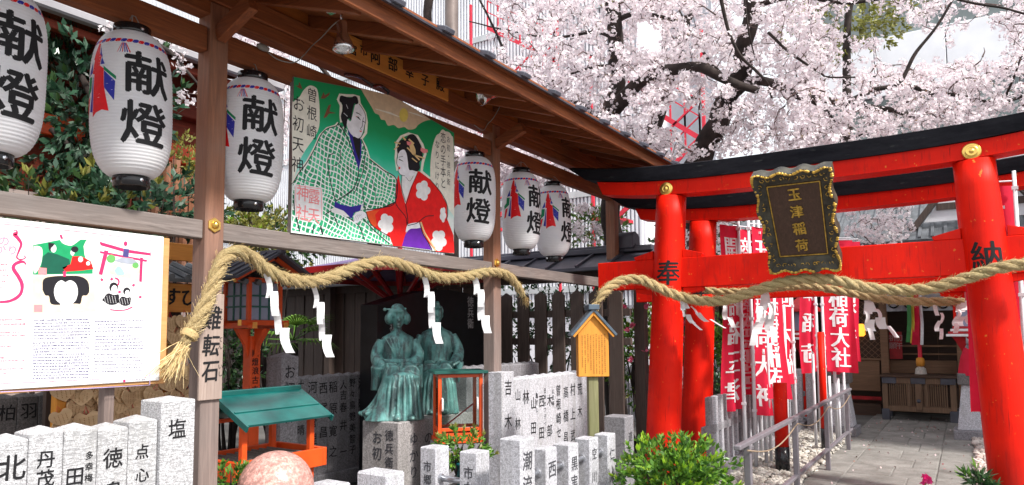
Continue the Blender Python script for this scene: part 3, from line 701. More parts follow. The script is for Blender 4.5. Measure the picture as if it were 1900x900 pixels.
# utility pole
up_ = thing('utility_pole', tuple(P(838, 300, Y=11.0).xy)+(0,), 'tall brown utility pole with metal bands rising behind the shelter roof', 'pole')
pc = ORG[up_.name]
MB().tube([(pc.x, pc.y, 0), (pc.x, pc.y, 12)], [0.15, 0.13], 14).build('shaft', plain('rusty_pole', (0.13, 0.10, 0.09), 0.6, 0.2, 4, 0.2, 0.1), up_, smooth=True)
for z in (6.0, 6.35, 6.8, 7.4): MB().lathe([(0.152, 0), (0.156, 0.01), (0.156, 0.06), (0.152, 0.07)], (pc.x, pc.y, z), 14).build('band', M['steel'], up_)
for i in range(3):
    MB().box(pc.x-0.9+i*0.55, pc.x-0.5+i*0.55, pc.y-0.3, pc.y-0.22, 6.55-i*0.1, 6.62-i*0.1).build('bracket', M['slate'], up_)

# vermilion shrine hall at far left behind the shrubs
hl = thing('vermilion_hall', (-8.5, 3, 0), 'red-brown timber hall with deep eaves behind the leafy tree at upper left', 'building')
M['hallr'] = wood('red_brown_hall_wood', (0.12, 0.016, 0.006), (0.34, 0.045, 0.012), 'y'); M['gut'] = plain('grey_gutter_metal', (0.30, 0.29, 0.31), 0.5, 0.12, 3, 0, 0.05)
MB().box(-11.5, -8.3, -3, 5.6, 0, 5.4).build('wall', M['hallr'], hl)
MB().box(-8.28, -8.1, -3, 5.6, 4.35, 4.62).build('beam', M['hallr'], hl, bev=0.01)
MB().box(-8.28, -8.1, -3, 5.6, 3.75, 3.98).build('beam', M['orange'], hl, bev=0.01)
for i in range(7): MB().box(-8.3, -8.12, -2.4+i*1.3, -2.22+i*1.3, 0.0, 5.2).build('post', M['hallr'], hl, bev=0.01)
MB().box(-7.25, -7.13, -3.4, 5.75, 4.70, 4.80).build('gutter', M['gut'], hl, bev=0.02)
MB().box(-7.30, -7.20, -3.4, 5.75, 4.82, 4.90).build('fascia', M['gut'], hl, bev=0.01)
MB().box(-7.42, -7.32, -3.4, 5.75, 4.60, 4.69).build('eave_beam', M['hallr'], hl, bev=0.01)
MB().beam((-8.9, 1.2, 5.35), (-7.2, 1.2, 4.86), 9.1, 0.05).build('eave_soffit', M['hallr'], hl)
MB().beam((-9.6, 1.2, 5.75), (-7.12, 1.2, 4.98), 9.3, 0.10).build('roof', M['slate'], hl)
for i in range(26): MB().beam((-8.9, -3.2+i*0.35, 5.29), (-7.33, -3.2+i*0.35, 4.83), 0.06, 0.08).build('rafter', M['brownx'], hl)
yw = thing('plaster_wall', (-7.6, 5, 0), 'pinkish plaster wall with a bamboo screen behind the shrubs', 'wall')
MB().box(-7.7, -7.5, -1.5, 4.95, 0, 3.0).build('wall', plain('pinkish_plaster', (0.34, 0.27, 0.25), 0.9, 0.15, 2, 0, 0.2), yw)
for i in range(9):
    ya_ = 3.95+i*0.11
    MB().tube([(-7.44, ya_, 2.2), (-7.44, ya_+0.01, 3.5+0.05*(i % 3))], 0.05, 6).build('bamboo_cane', M['brownz'], yw)

# unseen building added right of the path to cast shade over the inner path
eb = thing('added_shade_building', (5.2, 15, 0), 'plain grey building added out of view right of the path to shade it', 'building')
MB().box(3.6, 9, 10.2, 22, 0, 7.5).build('wall', M['panelg'], eb)
for i in range(5): MB().box(3.57, 3.62, 11+i*2.2, 12.3+i*2.2, 3.0, 4.6).build('window', M['glass'], eb)
# ================================================================== PAPER LANTERNS
def lantern_paper():
    m, nt, b = newmat('lantern_paper'); v = coords(nt, (1, 1, 1))
    f = noise_t(nt, v, 5, 3); c = ramp(nt, f, [(0.3, (0.84, 0.84, 0.88)), (0.7, (0.92, 0.92, 0.93))])
    nt.links.new(c, b.inputs['Base Color']); b.inputs['Roughness'].default_value = 0.4; b.inputs['Specular IOR Level'].default_value = 0.35
    t = _n(nt, 'ShaderNodeBsdfTranslucent'); nt.links.new(c, t.inputs[0]); ms = _n(nt, 'ShaderNodeMixShader'); ms.inputs[0].default_value = 0.35
    nt.links.new(b.outputs[0], ms.inputs[1]); nt.links.new(t.outputs[0], ms.inputs[2]); nt.links.new(ms.outputs[0], nt.nodes['Material Output'].inputs[0]); return m
M['lpaper'] = lantern_paper()
LR, LH = 0.197, 0.775
def lan_r(h):
    t = min(1, abs(h/(LH/2))); return 0.088+(LR-0.088)*(1-t**3.6)**0.55
NR = 46
def rib(h):
    ph = (h/LH+0.5)*NR; return 0.0030*(abs(math.sin(math.pi*ph))-0.5)
def lan_pt(a, h, off=0.0):
    """a: arc angle (radians) from the lettered face (+X), h: height from the centre"""
    r = lan_r(h)+off; return V3(r*math.cos(a), r*math.sin(a), h)
def lan_decal(mb, tris, a0, h0, off=0.0016, lim=0.016):
    st = [[(x/LR+a0, y+h0) for x, y in t] for t in tris]
    while st:
        t = st.pop(); L = [math.hypot((t[i][0]-t[(i+1) % 3][0])*LR, t[i][1]-t[(i+1) % 3][1]) for i in range(3)]
        mm = max(L)
        if mm > lim*2:
            i = L.index(mm); p, q, r = t[i], t[(i+1) % 3], t[(i+2) % 3]; m_ = ((p[0]+q[0])/2, (p[1]+q[1])/2); st += [[p, m_, r], [m_, q, r]]
        else: mb.add([lan_pt(a, h, off) for a, h in t], [(0, 1, 2)])
def fan(poly):
    from mathutils.geometry import tessellate_polygon
    return [[poly[i] for i in t] for t in tessellate_polygon([[V3(x, y, 0) for x, y in poly]])]
def make_lantern():
    t = thing('paper_lantern', (0, 0, 0), 'x', 'lantern', 'white paper lanterns hung in a row under the shelter roof')
    prof = []
    n = NR*4
    for i in range(n+1):
        h = LH*(i/n-0.5); prof.append((lan_r(h)+rib(h), h))
    sh_ = MB().lathe(prof, (0, 0, 0), 64).build('paper_shade', M['lpaper'], t, smooth=True)
    for s in (-1, 1):
        z = s*LH/2
        mb = MB().lathe([(0.086, -0.012), (0.092, -0.010), (0.092, 0.048), (0.086, 0.050), (0.080, 0.050), (0.078, 0.0)] if s > 0 else [(0.078, 0.0), (0.080, -0.055), (0.086, -0.055), (0.090, -0.053), (0.090, 0.010), (0.084, 0.012)], (0, 0, z), 40)
        cp = mb.build('lacquered_cap', M['blackm'], t, smooth=True)
        for a in (0.15, 2.3, 4.2):
            MB().lathe([(0.011, 0), (0.008, 0.004), (0.001, 0.006)], (0.0915*math.cos(a), 0.0915*math.sin(a), z+s*0.024), 6, (math.cos(a), math.sin(a), 0), (0, 0, 1)).build('stud', M['chrome'], cp)
    hg = MB()
    hg.tube([(0, 0, LH/2+0.03), (0, 0, LH/2+0.12)], 0.003, 5)
    hg.tube([(0.085, 0, LH/2+0.045), (0.04, 0, LH/2+0.10), (0, 0, LH/2+0.12), (-0.04, 0, LH/2+0.10), (-0.085, 0, LH/2+0.045)], 0.003, 5)
    hg.build('hanger_wire', M['wire'], t)
    # black characters
    mb = MB()
    for ch, h, s, a in (('献', 0.125, 0.240, 0.0), ('燈', -0.140, 0.240, -0.08)):
        vs, fs = glyph(ch, 0.012)
        for k, (da, db) in enumerate(((0, 0), (0.025, 0.005), (-0.025, -0.005), (0.008, 0.020), (-0.008, -0.020))):
            lan_decal(mb, [[((vs[i][0]+da)*s*1.02, (vs[i][1]+db)*s-0.05*vs[i][0]*s) for i in f] for f in fs], a, h, 0.0014+0.00012*k)
    mb.build('lettering', M['ink'], t)
    # twisted red and blue cord band, tassels and banner shapes printed on the paper
    R_, B_, G_ = MB(), MB(), MB()
    NB = 40
    for i in range(NB):
        a = 2*math.pi*i/NB; w = 2*math.pi/NB*LR; h0 = 0.300
        poly = [(-w*0.62, -0.006), (-w*0.30, -0.011), (w*0.25, -0.009), (w*0.62, 0.006), (w*0.30, 0.011), (-w*0.25, 0.009)]
        lan_decal(R_ if i % 2 else B_, fan(poly), a, h0, 0.0016)
    for a0 in (-0.62, 2.5):
        for k in range(6):
            x = (k-2.5)*0.010; poly = [(x*0.4-0.002, 0.0), (x*0.4+0.002, 0.0), (x*1.25+0.0035, -0.05), (x*1.25-0.001, -0.056)]
            lan_decal(R_ if k in (0, 2, 5) else B_, fan(poly), a0, 0.282)
    def shape(mb, pts, a0): lan_decal(mb, fan([(x, y) for x, y in pts]), a0, 0.0, 0.0017)
    for a0 in (-1.36, 1.78):
        shape(R_, [(-0.012, 0.285), (0.004, 0.285), (0.014, 0.225), (0.030, 0.220), (0.022, 0.160), (0.048, 0.140), (0.050, 0.050), (0.078, -0.085), (0.040, -0.075), (0.0, -0.085), (-0.03, -0.105), (-0.024, 0.02), (-0.018, 0.12), (-0.035, 0.125), (-0.022, 0.195), (-0.030, 0.20)], a0)
        shape(B_, [(0.050, 0.130), (0.110, 0.070), (0.105, -0.030), (0.052, 0.040)], a0)
        shape(G_, [(0.046, 0.155), (0.114, 0.096), (0.114, 0.078), (0.048, 0.134)], a0)
        shape(B_, [(0.016, 0.27), (0.035, 0.20), (0.052, 0.165), (0.026, 0.165), (0.034, 0.217), (0.018, 0.222)], a0)
        shape(B_, [(-0.030, 0.10), (-0.024, 0.11), (-0.033, -0.08), (-0.062, -0.07), (-0.045, 0.0)], a0)
        shape(B_, [(-0.040, 0.19), (-0.036, 0.13), (-0.075, 0.12), (-0.06, 0.15)], a0)
        shape(G_, [(-0.080, 0.115), (-0.040, 0.110), (-0.048, 0.04), (-0.115, 0.0), (-0.125, 0.035), (-0.085, 0.06)], a0)
        shape(R_, [(-0.10, 0.0), (-0.065, 0.01), (-0.095, -0.08), (-0.125, -0.09)], a0)
    R_.build('red_print', ink('red_print_ink', (0.75, 0.01, 0.015), 0.5), t)
    B_.build('blue_print', ink('blue_print_ink', (0.03, 0.035, 0.36), 0.5), t)
    G_.build('green_print', ink('green_print_ink', (0.005, 0.23, 0.09), 0.5), t)
    return t
L0 = make_lantern()
lspec = [(-0.01, 148, 6, 1.373, 'nearest of the white paper lanterns, cut off by the left picture edge'),
         (0, 214, -5, 1.995, 'white paper lantern in front of the leafy tree, left of the first post'),
         (0, 268, -19, 2.785, 'white paper lantern hanging between the first post and the painted board'),
         (0, 370, -36, 5.172, 'white paper lantern between the painted board and the second post'),
         (0, 389, -3, 5.945, 'white paper lantern just right of the second post, its banner print facing us'),
         (0, 409, 3, 6.690, 'farthest of the white paper lanterns, nearest the red gate')]
for i, (dx, vv, rot, y, lab) in enumerate(lspec):
    o = L0 if i == 0 else copy_tree(L0)
    o.location = (-3.75+0.03*math.sin(i*2.1), y, 2.838); o.rotation_euler = (math.radians(1.2*math.sin(i*1.7)), math.radians(1.0*math.cos(i*2.9)), math.radians(rot)); o['label'] = lab

# ================================================================== PAINTED BOARD (wooden votive tablet, giant)
BX = SX+0.055
def bp(u, v, lift=0.0): return P(u, v, X=BX)+X1*lift
pbo = thing('painted_votive_board', (BX, 4.03, 2.3), 'large five-sided painted board of a kimono couple standing on the grey beam', 'painted board')
out5 = [bp(*q) for q in ((545, 142), (722, 176), (843, 246), (842.5, 471), (539.5, 432))]
vs = [q-X1*0.001 for q in out5]+[q-X1*0.035 for q in out5]
MB().add(vs, [(0, 1, 2, 3, 4), (9, 8, 7, 6, 5)]+[(i, i+5, (i+1) % 5+5, (i+1) % 5) for i in range(5)]).build('board', M['greyw'], pbo)
E1 = (540.0, 130.0, 0.2, 0.2)       # zoom frames used for the drawing: origin and scale
F0 = (540.0, 130.0, 320/823., 350/900.)
FA = (540.0, 130.0, 0.2, 0.2); FB = (540.0, 300.0, 0.2, 0.2); FC = (690.0, 130.0, 0.2, 0.2); FD = (690.0, 300.0, 0.2, 0.2)
class Art:
    def __init__(s, pos, clip=None): s.pos = pos; s.m = {}; s.clip = clip; s.grp = ''
    def key(s, name, mat):
        name = name if '#' in name or not s.grp else name+'#'+s.grp
        if name not in s.m: s.m[name] = (MB(), mat)
        return s.m[name][0]
    def poly(s, name, mat, fr, pts, lift, sub=0):
        q = [(fr[0]+x*fr[2], fr[1]+y*fr[3]) for x, y in pts]
        mb = s.key(name, mat); vs = [s.pos(u, v, lift) for u, v in q]
        from mathutils.geometry import tessellate_polygon
        tr = tessellate_polygon([[V3(u, -v, 0) for u, v in q]]); mb.add(vs, [tuple(t) for t in tr])
    def line(s, name, mat, fr, pts, w, lift, closed=False):
        q = [Vector((fr[0]+x*fr[2], fr[1]+y*fr[3])) for x, y in pts]
        if closed: q.append(q[0])
        mb = s.key(name, mat); n = len(q)
        ws = w if hasattr(w, '__len__') else [w]*n
        L = []; R = []
        for i in range(n):
            d = (q[min(i+1, n-1)]-q[max(i-1, 0)]); d = d.normalized() if d.length > 1e-6 else Vector((1, 0)); p = Vector((-d.y, d.x))*ws[i]/2
            L.append(q[i]+p); R.append(q[i]-p)
        vs = [s.pos(a.x, a.y, lift) for a in L]+[s.pos(a.x, a.y, lift) for a in R]
        mb.add(vs, [(i, i+1, n+i+1, n+i) for i in range(n-1)])
    def blob(s, name, mat, fr, c, rx, ry, lift, n=20, rot=0):
        s.poly(name, mat, fr, [(c[0]+rx*math.cos(2*math.pi*i/n)*math.cos(rot)-ry*math.sin(2*math.pi*i/n)*math.sin(rot), c[1]+rx*math.cos(2*math.pi*i/n)*math.sin(rot)+ry*math.sin(2*math.pi*i/n)*math.cos(rot)) for i in range(n)], lift)
    def text(s, name, mat, u, v, ch, size, lift, bold=0.002, pitch=1.1, vertical=True, slant=0.0, sx=1.0):
        write(s.key(name, mat), ch, s.pos(u, v, lift), Y1, Z1, size, pitch=pitch, bold=bold, vertical=vertical, slant=slant, sx=sx)
    def build(s, parent):
        for k, (mb, mat) in s.m.items(): mb.build(k.split('#')[0], mat, parent)
def smooth2(pts, sub=5, closed=False):
    q = [V3(x, y, 0) for x, y in pts]
    if closed: q = q+[q[0]]
    return [(p.x, p.y) for p in catmull(q, sub)]
def sky_print():
    m, nt, b = newmat('painted_green_sky'); tc = _n(nt, 'ShaderNodeTexCoord'); sp = _n(nt, 'ShaderNodeSeparateXYZ'); nt.links.new(tc.outputs['Object'], sp.inputs[0])
    mr = _n(nt, 'ShaderNodeMapRange'); mr.inputs[1].default_value = 0.30; mr.inputs[2].default_value = 1.05; nt.links.new(sp.outputs[2], mr.inputs[0])
    v = coords(nt, (1, 1, 1), False); f = noise_t(nt, v, 4, 4); ad = _n(nt, 'ShaderNodeMath', operation='MULTIPLY_ADD'); ad.inputs[1].default_value = 0.16; nt.links.new(f, ad.inputs[0]); nt.links.new(mr.outputs[0], ad.inputs[2])
    c = ramp(nt, ad.outputs[0], [(0.10, (0.80, 0.88, 0.86)), (0.34, (0.16, 0.72, 0.60)), (0.58, (0.0, 0.52, 0.27)), (0.85, (0.0, 0.32, 0.10))])
    nt.links.new(c, b.inputs['Base Color']); b.inputs['Roughness'].default_value = 0.5; return m
def lattice_print():
    """hand-painted white grid on green cloth"""
    m, nt, b = newmat('painted_lattice_robe'); tc = _n(nt, 'ShaderNodeTexCoord'); v = coords(nt, (1, 1, 1), False)
    f = _n(nt, 'ShaderNodeTexNoise'); f.inputs['Scale'].default_value = 3.2; f.inputs['Detail'].default_value = 2; nt.links.new(v, f.inputs['Vector'])
    mixv = _n(nt, 'ShaderNodeVectorMath', operation='MULTIPLY_ADD'); mixv.inputs[1].default_value = (0.0, 0.15, 0.15); nt.links.new(f.outputs['Color'], mixv.inputs[0]); nt.links.new(v, mixv.inputs[2])
    rot = _n(nt, 'ShaderNodeMapping'); rot.inputs['Rotation'].default_value = (math.radians(14), 0, 0); nt.links.new(mixv.outputs[0], rot.inputs[0])
    sp = _n(nt, 'ShaderNodeSeparateXYZ'); nt.links.new(rot.outputs[0], sp.inputs[0]); outs = []
    for i in (1, 2):
        mu = _n(nt, 'ShaderNodeMath', operation='MULTIPLY'); mu.inputs[1].default_value = 27.0; nt.links.new(sp.outputs[i], mu.inputs[0])
        fr = _n(nt, 'ShaderNodeMath', operation='FRACT'); nt.links.new(mu.outputs[0], fr.inputs[0])
        lt = _n(nt, 'ShaderNodeMath', operation='LESS_THAN'); lt.inputs[1].default_value = 0.25; nt.links.new(fr.outputs[0], lt.inputs[0]); outs.append(lt.outputs[0])
    mxm = _n(nt, 'ShaderNodeMath', operation='MAXIMUM'); nt.links.new(outs[0], mxm.inputs[0]); nt.links.new(outs[1], mxm.inputs[1])
    g = noise_t(nt, v, 9, 4); gc = ramp(nt, g, [(0.35, (0.003, 0.20, 0.08)), (0.52, (0.02, 0.44, 0.20)), (0.72, (0.08, 0.60, 0.34))])
    nt.links.new(mixc(nt, mxm.outputs[0], gc, (0.84, 0.88, 0.86)), b.inputs['Base Color']); b.inputs['Roughness'].default_value = 0.5; return m
K = dict(sky=sky_print(), lat=lattice_print(), beige=ink('painted_beige', (0.72, 0.56, 0.38), 0.55), cream=ink('painted_cream', (0.86, 0.84, 0.74)), white=M['white'],
         yel=ink('painted_yellow', (0.85, 0.70, 0.16)), black=ink('painted_black', (0.014, 0.013, 0.018)), navy=ink('painted_navy', (0.035, 0.02, 0.30)), red=ink('painted_red', (0.80, 0.012, 0.012)),
         ored=ink('painted_orange_red', (0.82, 0.09, 0.02)), purp=ink('painted_purple', (0.13, 0.018, 0.36)), sand=ink('painted_sand', (0.78, 0.55, 0.26)), brn=ink('painted_brown', (0.20, 0.085, 0.045)), pink=ink('painted_pink', (0.86, 0.26, 0.28)), green=ink('painted_green', (0.01, 0.32, 0.12)), dgreen=ink('painted_dark_green', (0.005, 0.10, 0.06)), skin=ink('painted_white_skin', (0.84, 0.84, 0.90)))
A = Art(bp)
A.poly('painted_sky', K['sky'], (0, 0, 1, 1), [(545.3, 143), (722, 177), (842.5, 247), (842, 470), (540, 431.5)], 0.0005)
A.poly('painted_cloud', K['beige'], F0, smooth2([(330, 85), (345, 112), (362, 140), (385, 178), (400, 205), (418, 214), (430, 236), (448, 240), (462, 265), (490, 262), (512, 277), (540, 272), (560, 284), (590, 280), (606, 262), (628, 248), (650, 240), (666, 238)], 4)+[(600, 190), (540, 155), (470, 120)], 0.001)
A.line('painted_cloud_wisp', K['cream'], F0, [(400, 185), (470, 205), (520, 225)], [1, 3.5, 1], 0.0014)
A.line('painted_cloud_wisp', K['cream'], F0, [(560, 200), (600, 212), (640, 228)], [1, 3, 1], 0.0014)
A.blob('painted_sun', K['yel'], F0, (537, 215), 21, 33, 0.0016)
# cream scroll clouds carrying the writing
A.poly('painted_scroll', K['cream'], F0, smooth2([(6, 545), (4, 190), (14, 150), (40, 128), (58, 98), (85, 75), (112, 80), (128, 105), (136, 200), (128, 290), (70, 380), (38, 440)], 4, True), 0.0012)
A.poly('painted_scroll', K['cream'], F0, smooth2([(778, 700), (735, 640), (690, 575), (668, 560), (664, 470), (672, 380), (690, 318), (708, 302), (716, 288), (726, 284), (736, 292), (752, 296), (766, 314), (775, 360)], 4, True), 0.0012)
A.text('painted_writing', K['black'], 579, 177, '曽根崎', 0.105, 0.0020, pitch=1.23, sx=0.9)
A.text('painted_writing', K['black'], 554, 193, 'お初天神', 0.115, 0.0020, pitch=1.22, sx=0.9)
A.text('painted_writing', K['black'], 822, 256, '恋の手本と', 0.10, 0.0020, pitch=1.0, sx=0.8)
A.text('painted_writing', K['black'], 811, 268, 'なりにけり', 0.075, 0.0020, pitch=1.22, sx=0.8)
A.text('painted_writing', K['inkg'] if 'inkg' in K else M['inkg'], 832, 259, 'お初・徳兵衛', 0.062, 0.0020, pitch=1.22, bold=0.0, sx=0.8)
# birds
for pts in ([(275, 265), (300, 205), (312, 235), (360, 208), (350, 235), (310, 265)], [(36, 140), (66, 148), (75, 110), (92, 145), (104, 180), (70, 165)], [(300, 445), (345, 330), (370, 318), (355, 385), (418, 400), (350, 405), (325, 440)]):
    A.poly('painted_bird', K['brn'], FA, pts, 0.0014)
# man: halo, robe, folds, collar, face, hair
robe = [(262, 280), (226, 252), (212, 268), (172, 280), (140, 312), (112, 375), (76, 440), (38, 490), (8, 540), (4, 765), (90, 778), (330, 815), (485, 836), (470, 802), (420, 765), (385, 722), (360, 690), (356, 668), (440, 655), (496, 630), (502, 522), (440, 478), (372, 424), (356, 372), (335, 330)]
A.line('painted_outline_glow', K['cream'], F0, robe[1:9], 6, 0.0015)
A.line('painted_outline_glow', K['cream'], F0, robe[-5:]+[(356, 300), (360, 250), (352, 205), (326, 160), (322, 128), (296, 122), (262, 122), (232, 118), (224, 140), (238, 170), (236, 215), (240, 250)], 5, 0.0015)
A.poly('painted_robe', K['lat'], F0, robe, 0.0018)
for pts, w in ((robe[1:9], 1.6), ([(226, 255), (262, 310), (290, 380), (318, 455), (320, 500), (300, 560), (255, 600), (215, 625), (208, 650)], 1.8), ([(335, 330), (352, 380), (345, 470), (322, 540), (300, 590)], 1.4), ([(205, 395), (175, 420), (185, 520), (205, 600), (214, 625)], 1.6), ([(195, 460), (230, 440), (235, 380)], 1.2), ([(372, 424), (440, 478), (502, 522), (496, 630), (440, 656), (350, 668)], 1.8), ([(340, 560), (345, 620), (352, 668)], 1.4), ([(385, 520), (400, 580), (405, 640)], 1.0), ([(365, 500), (345, 560), (342, 610)], 1.2), ([(262, 600), (300, 570)], 1.0), ([(160, 690), (240, 650), (330, 700), (400, 770), (470, 830)], 1.8), ([(70, 470), (60, 560), (90, 600)], 1.2), ([(250, 690), (320, 740), (350, 812)], 1.8), ([(0, 545), (36, 520), (110, 540)], 1.0), ([(20, 560), (14, 650), (40, 770)], 2.4), ([(110, 740), (100, 780)], 2.2), ([(140, 745), (150, 785)], 3.0), ([(205, 700), (225, 745)], 2)):
    A.line('painted_fold_line', K['black'], F0, smooth2(pts, 4), w, 0.0024)
A.poly('painted_under_collar', K['navy'], F0, [(268, 282), (300, 322), (332, 328), (336, 360), (332, 430), (322, 478), (300, 400)], 0.0026)
A.poly('painted_inner_collar', K['black'], F0, [(292, 318), (330, 322), (330, 360), (326, 440), (305, 380)], 0.0028)
A.poly('painted_sash', K['navy'], F0, [(208, 625), (232, 640), (285, 652), (345, 640), (340, 668), (300, 680), (290, 708), (250, 690), (205, 668)], 0.0026)
A.poly('painted_cuff', K['white'], F0, [(188, 665), (206, 655), (250, 672), (278, 700), (262, 700), (230, 684), (196, 680)], 0.0028)
A.poly('painted_cuff', K['white'], F0, [(338, 630), (345, 668), (330, 668)], 0.0028)
A.poly('painted_face', K['skin'], F0, smooth2([(303, 168), (318, 160), (336, 180), (350, 208), (354, 240), (350, 262), (344, 290), (332, 318), (318, 326), (300, 318), (282, 302), (266, 270), (264, 240), (272, 236), (282, 245), (292, 215)], 3, True), 0.0030)
A.line('painted_face_line', K['black'], F0, smooth2([(322, 162), (338, 182), (352, 210), (355, 240), (350, 264), (344, 292), (332, 320), (318, 327), (300, 318)], 3), 0.9, 0.0034)
A.poly('painted_hair', K['black'], F0, smooth2([(232, 128), (240, 122), (262, 128), (285, 132), (300, 124), (314, 130), (320, 155), (312, 164), (302, 160), (296, 176), (290, 205), (286, 240), (278, 232), (268, 236), (264, 262), (258, 282), (246, 256), (236, 222), (244, 190), (242, 162), (230, 148)], 3, True), 0.0032)
A.line('painted_hair_shine', K['skin'], F0, [(262, 165), (270, 185)], 0.8, 0.0036); A.line('painted_hair_shine', K['skin'], F0, [(250, 205), (268, 222)], 0.8, 0.0036)
A.line('painted_face_line', K['black'], FA, smooth2([(598, 395), (625, 405), (650, 425)], 3), [0.5, 1.8, 1.6, 1.3, 1.0, .8, .5][:7], 0.0034)
A.line('painted_face_line', K['black'], FA, [(598, 430), (620, 440), (642, 466)], [0.6, 2.6, 0.9], 0.0034)
A.line('painted_face_line', K['black'], FA, [(663, 474), (684, 488)], [1.8, 0.9], 0.0034)
A.line('painted_face_line', K['black'], FA, smooth2([(672, 440), (662, 470), (658, 520), (640, 545), (652, 552)], 3), 0.8, 0.0034)
A.poly('painted_lips', K['red'], FA, [(628, 562), (645, 565), (652, 560), (650, 578), (638, 572)], 0.0036)
A.line('painted_eye_shade', K['pink'], FA, [(600, 432), (612, 430)], 1.0, 0.0035)
A.poly('painted_hand', K['skin'], F0, smooth2([(296, 700), (308, 680), (335, 674), (352, 680), (360, 698), (345, 706), (330, 716), (316, 730), (300, 726)], 3, True), 0.0032)
for k in range(3): A.line('painted_fold_line', K['black'], F0, [(300+k*8, 722-k*2), (306+k*9, 700-k), (318+k*8, 690)], 0.4, 0.0036)
# woman
A.grp = 'w'
kim = [(512, 498), (500, 545), (496, 632), (440, 655), (356, 676), (372, 722), (398, 752), (470, 795), (486, 838), (530, 842), (548, 780), (560, 750), (600, 735), (625, 765), (650, 815), (690, 866), (778, 873), (775, 790), (745, 712), (742, 640), (712, 582), (660, 520), (612, 484), (590, 480), (560, 560), (545, 640), (530, 590)]
A.line('painted_outline_glow', K['cream'], F0, [(742, 640), (712, 580), (660, 517), (622, 484), (628, 440), (640, 400), (625, 355), (600, 315), (560, 304), (525, 318), (505, 345), (500, 420), (508, 480)], 5, 0.0016)
A.poly('painted_kimono', K['red'], F0, kim, 0.0020)
A.poly('painted_kimono_lining', K['ored'], F0, [(356, 676), (372, 722), (398, 752), (408, 740), (400, 690), (420, 668)], 0.0023)
A.poly('painted_inner_robe', K['white'], F0, [(528, 498), (560, 500), (592, 482), (604, 486), (570, 560), (546, 634), (532, 596), (524, 540)], 0.0024)
for (cx, cy, r, k0) in ((628, 575, 34, 0), (452, 735, 36, 0.6), (704, 812, 36, 0.3), (724, 690, 26, 0.2)):
    A.grp = 'f%d' % cx
    for k in range(5):
        a = k*2*math.pi/5+k0; A.blob('painted_flower', K['white'], F0, (cx+r*0.55*math.cos(a)*(0.55 if cx == 724 else 1), cy+r*0.85*math.sin(a)), r*0.52*(0.6 if cx == 724 else 1), r*0.60, 0.0026+0.00003*k, 14)
    A.blob('painted_flower', K['white'], F0, (cx, cy), r*0.5, r*0.6, 0.0028, 12)
A.grp = 'w'
A.poly('painted_sash_skirt', K['purp'], F0, smooth2([(528, 840), (545, 785), (566, 760), (600, 748), (618, 756), (640, 802), (668, 858)], 3, False), 0.0030)
A.poly('painted_hand', K['skin'], F0, smooth2([(545, 775), (552, 742), (570, 732), (612, 728), (618, 750), (596, 756), (566, 758)], 3, True), 0.0034)
for pts, w in (([(496, 632), (512, 660), (545, 700), (552, 740)], 1.2), ([(545, 640), (556, 715), (552, 742)], 1.4), ([(556, 742), (600, 730), (640, 700), (680, 695)], 1.4), ([(612, 728), (628, 780), (655, 826), (672, 858)], 1.6), ([(660, 520), (712, 582), (742, 640), (746, 690), (738, 720)], 1.2), ([(356, 676), (372, 722), (398, 752), (470, 796)], 1.4), ([(500, 545), (496, 632)], 1.4), ([(604, 486), (575, 555), (548, 640)], 0.9), ([(528, 500), (526, 560), (545, 630)], 0.9), ([(440, 655), (500, 628)], 2.0), ([(545, 510), (565, 530), (582, 505)], 0.6)):
    A.line('painted_fold_line', K['black'], F0, smooth2(pts, 4), w, 0.0036)
A.line('painted_trim', K['sand'], F0, smooth2([(618, 725), (636, 775), (664, 820), (690, 862)], 4), 2.6, 0.0035)
A.poly('painted_face', K['skin'], F0, smooth2([(508, 420), (512, 385), (530, 372), (548, 390), (555, 430), (562, 475), (592, 478), (585, 500), (560, 508), (552, 528), (540, 505), (520, 500), (510, 480), (512, 466), (504, 450)], 3, True), 0.0034)
A.poly('painted_hair', K['black'], F0, smooth2([(508, 352), (520, 335), (545, 330), (560, 310), (585, 308), (606, 335), (622, 375), (626, 420), (612, 440), (614, 468), (600, 484), (578, 478), (562, 476), (556, 440), (550, 400), (538, 380), (520, 385), (508, 400), (504, 372)], 3, True), 0.0036)
for a, b, w in (((492, 345), (520, 352), 2.4), ((490, 380), (512, 362), 2.0), ((552, 370), (612, 430), 2.6), ((585, 405), (636, 422), 2.6), ((560, 330), (585, 352), 3.0), ((575, 420), (600, 440), 2.0), ((530, 318), (545, 335), 3)):
    A.line('painted_hairpin', K['sand'], F0, [a, b], w, 0.0040)
A.poly('painted_hairpin', K['sand'], F0, smooth2([(560, 350), (575, 345), (592, 380), (590, 408), (572, 395)], 3, True), 0.0039)
A.poly('painted_ribbon', K['pink'], F0, [(618, 370), (650, 380), (652, 392), (630, 398), (616, 385)], 0.0039); A.poly('painted_ribbon', K['pink'], F0, [(550, 340), (575, 345), (565, 362), (552, 356)], 0.0041)
A.line('painted_face_line', K['black'], F0, smooth2([(510, 385), (504, 420), (503, 448), (512, 466), (510, 482), (522, 500), (542, 505)], 3), 0.8, 0.0038)
A.line('painted_face_line', K['black'], F0, [(514, 426), (534, 436)], [1.9, 0.8], 0.0038); A.line('painted_face_line', K['black'], F0, [(512, 416), (532, 413)], 0.9, 0.0038)
A.poly('painted_lips', K['red'], F0, [(512, 462), (520, 464), (518, 474), (512, 472)], 0.0040)
A.grp = ''
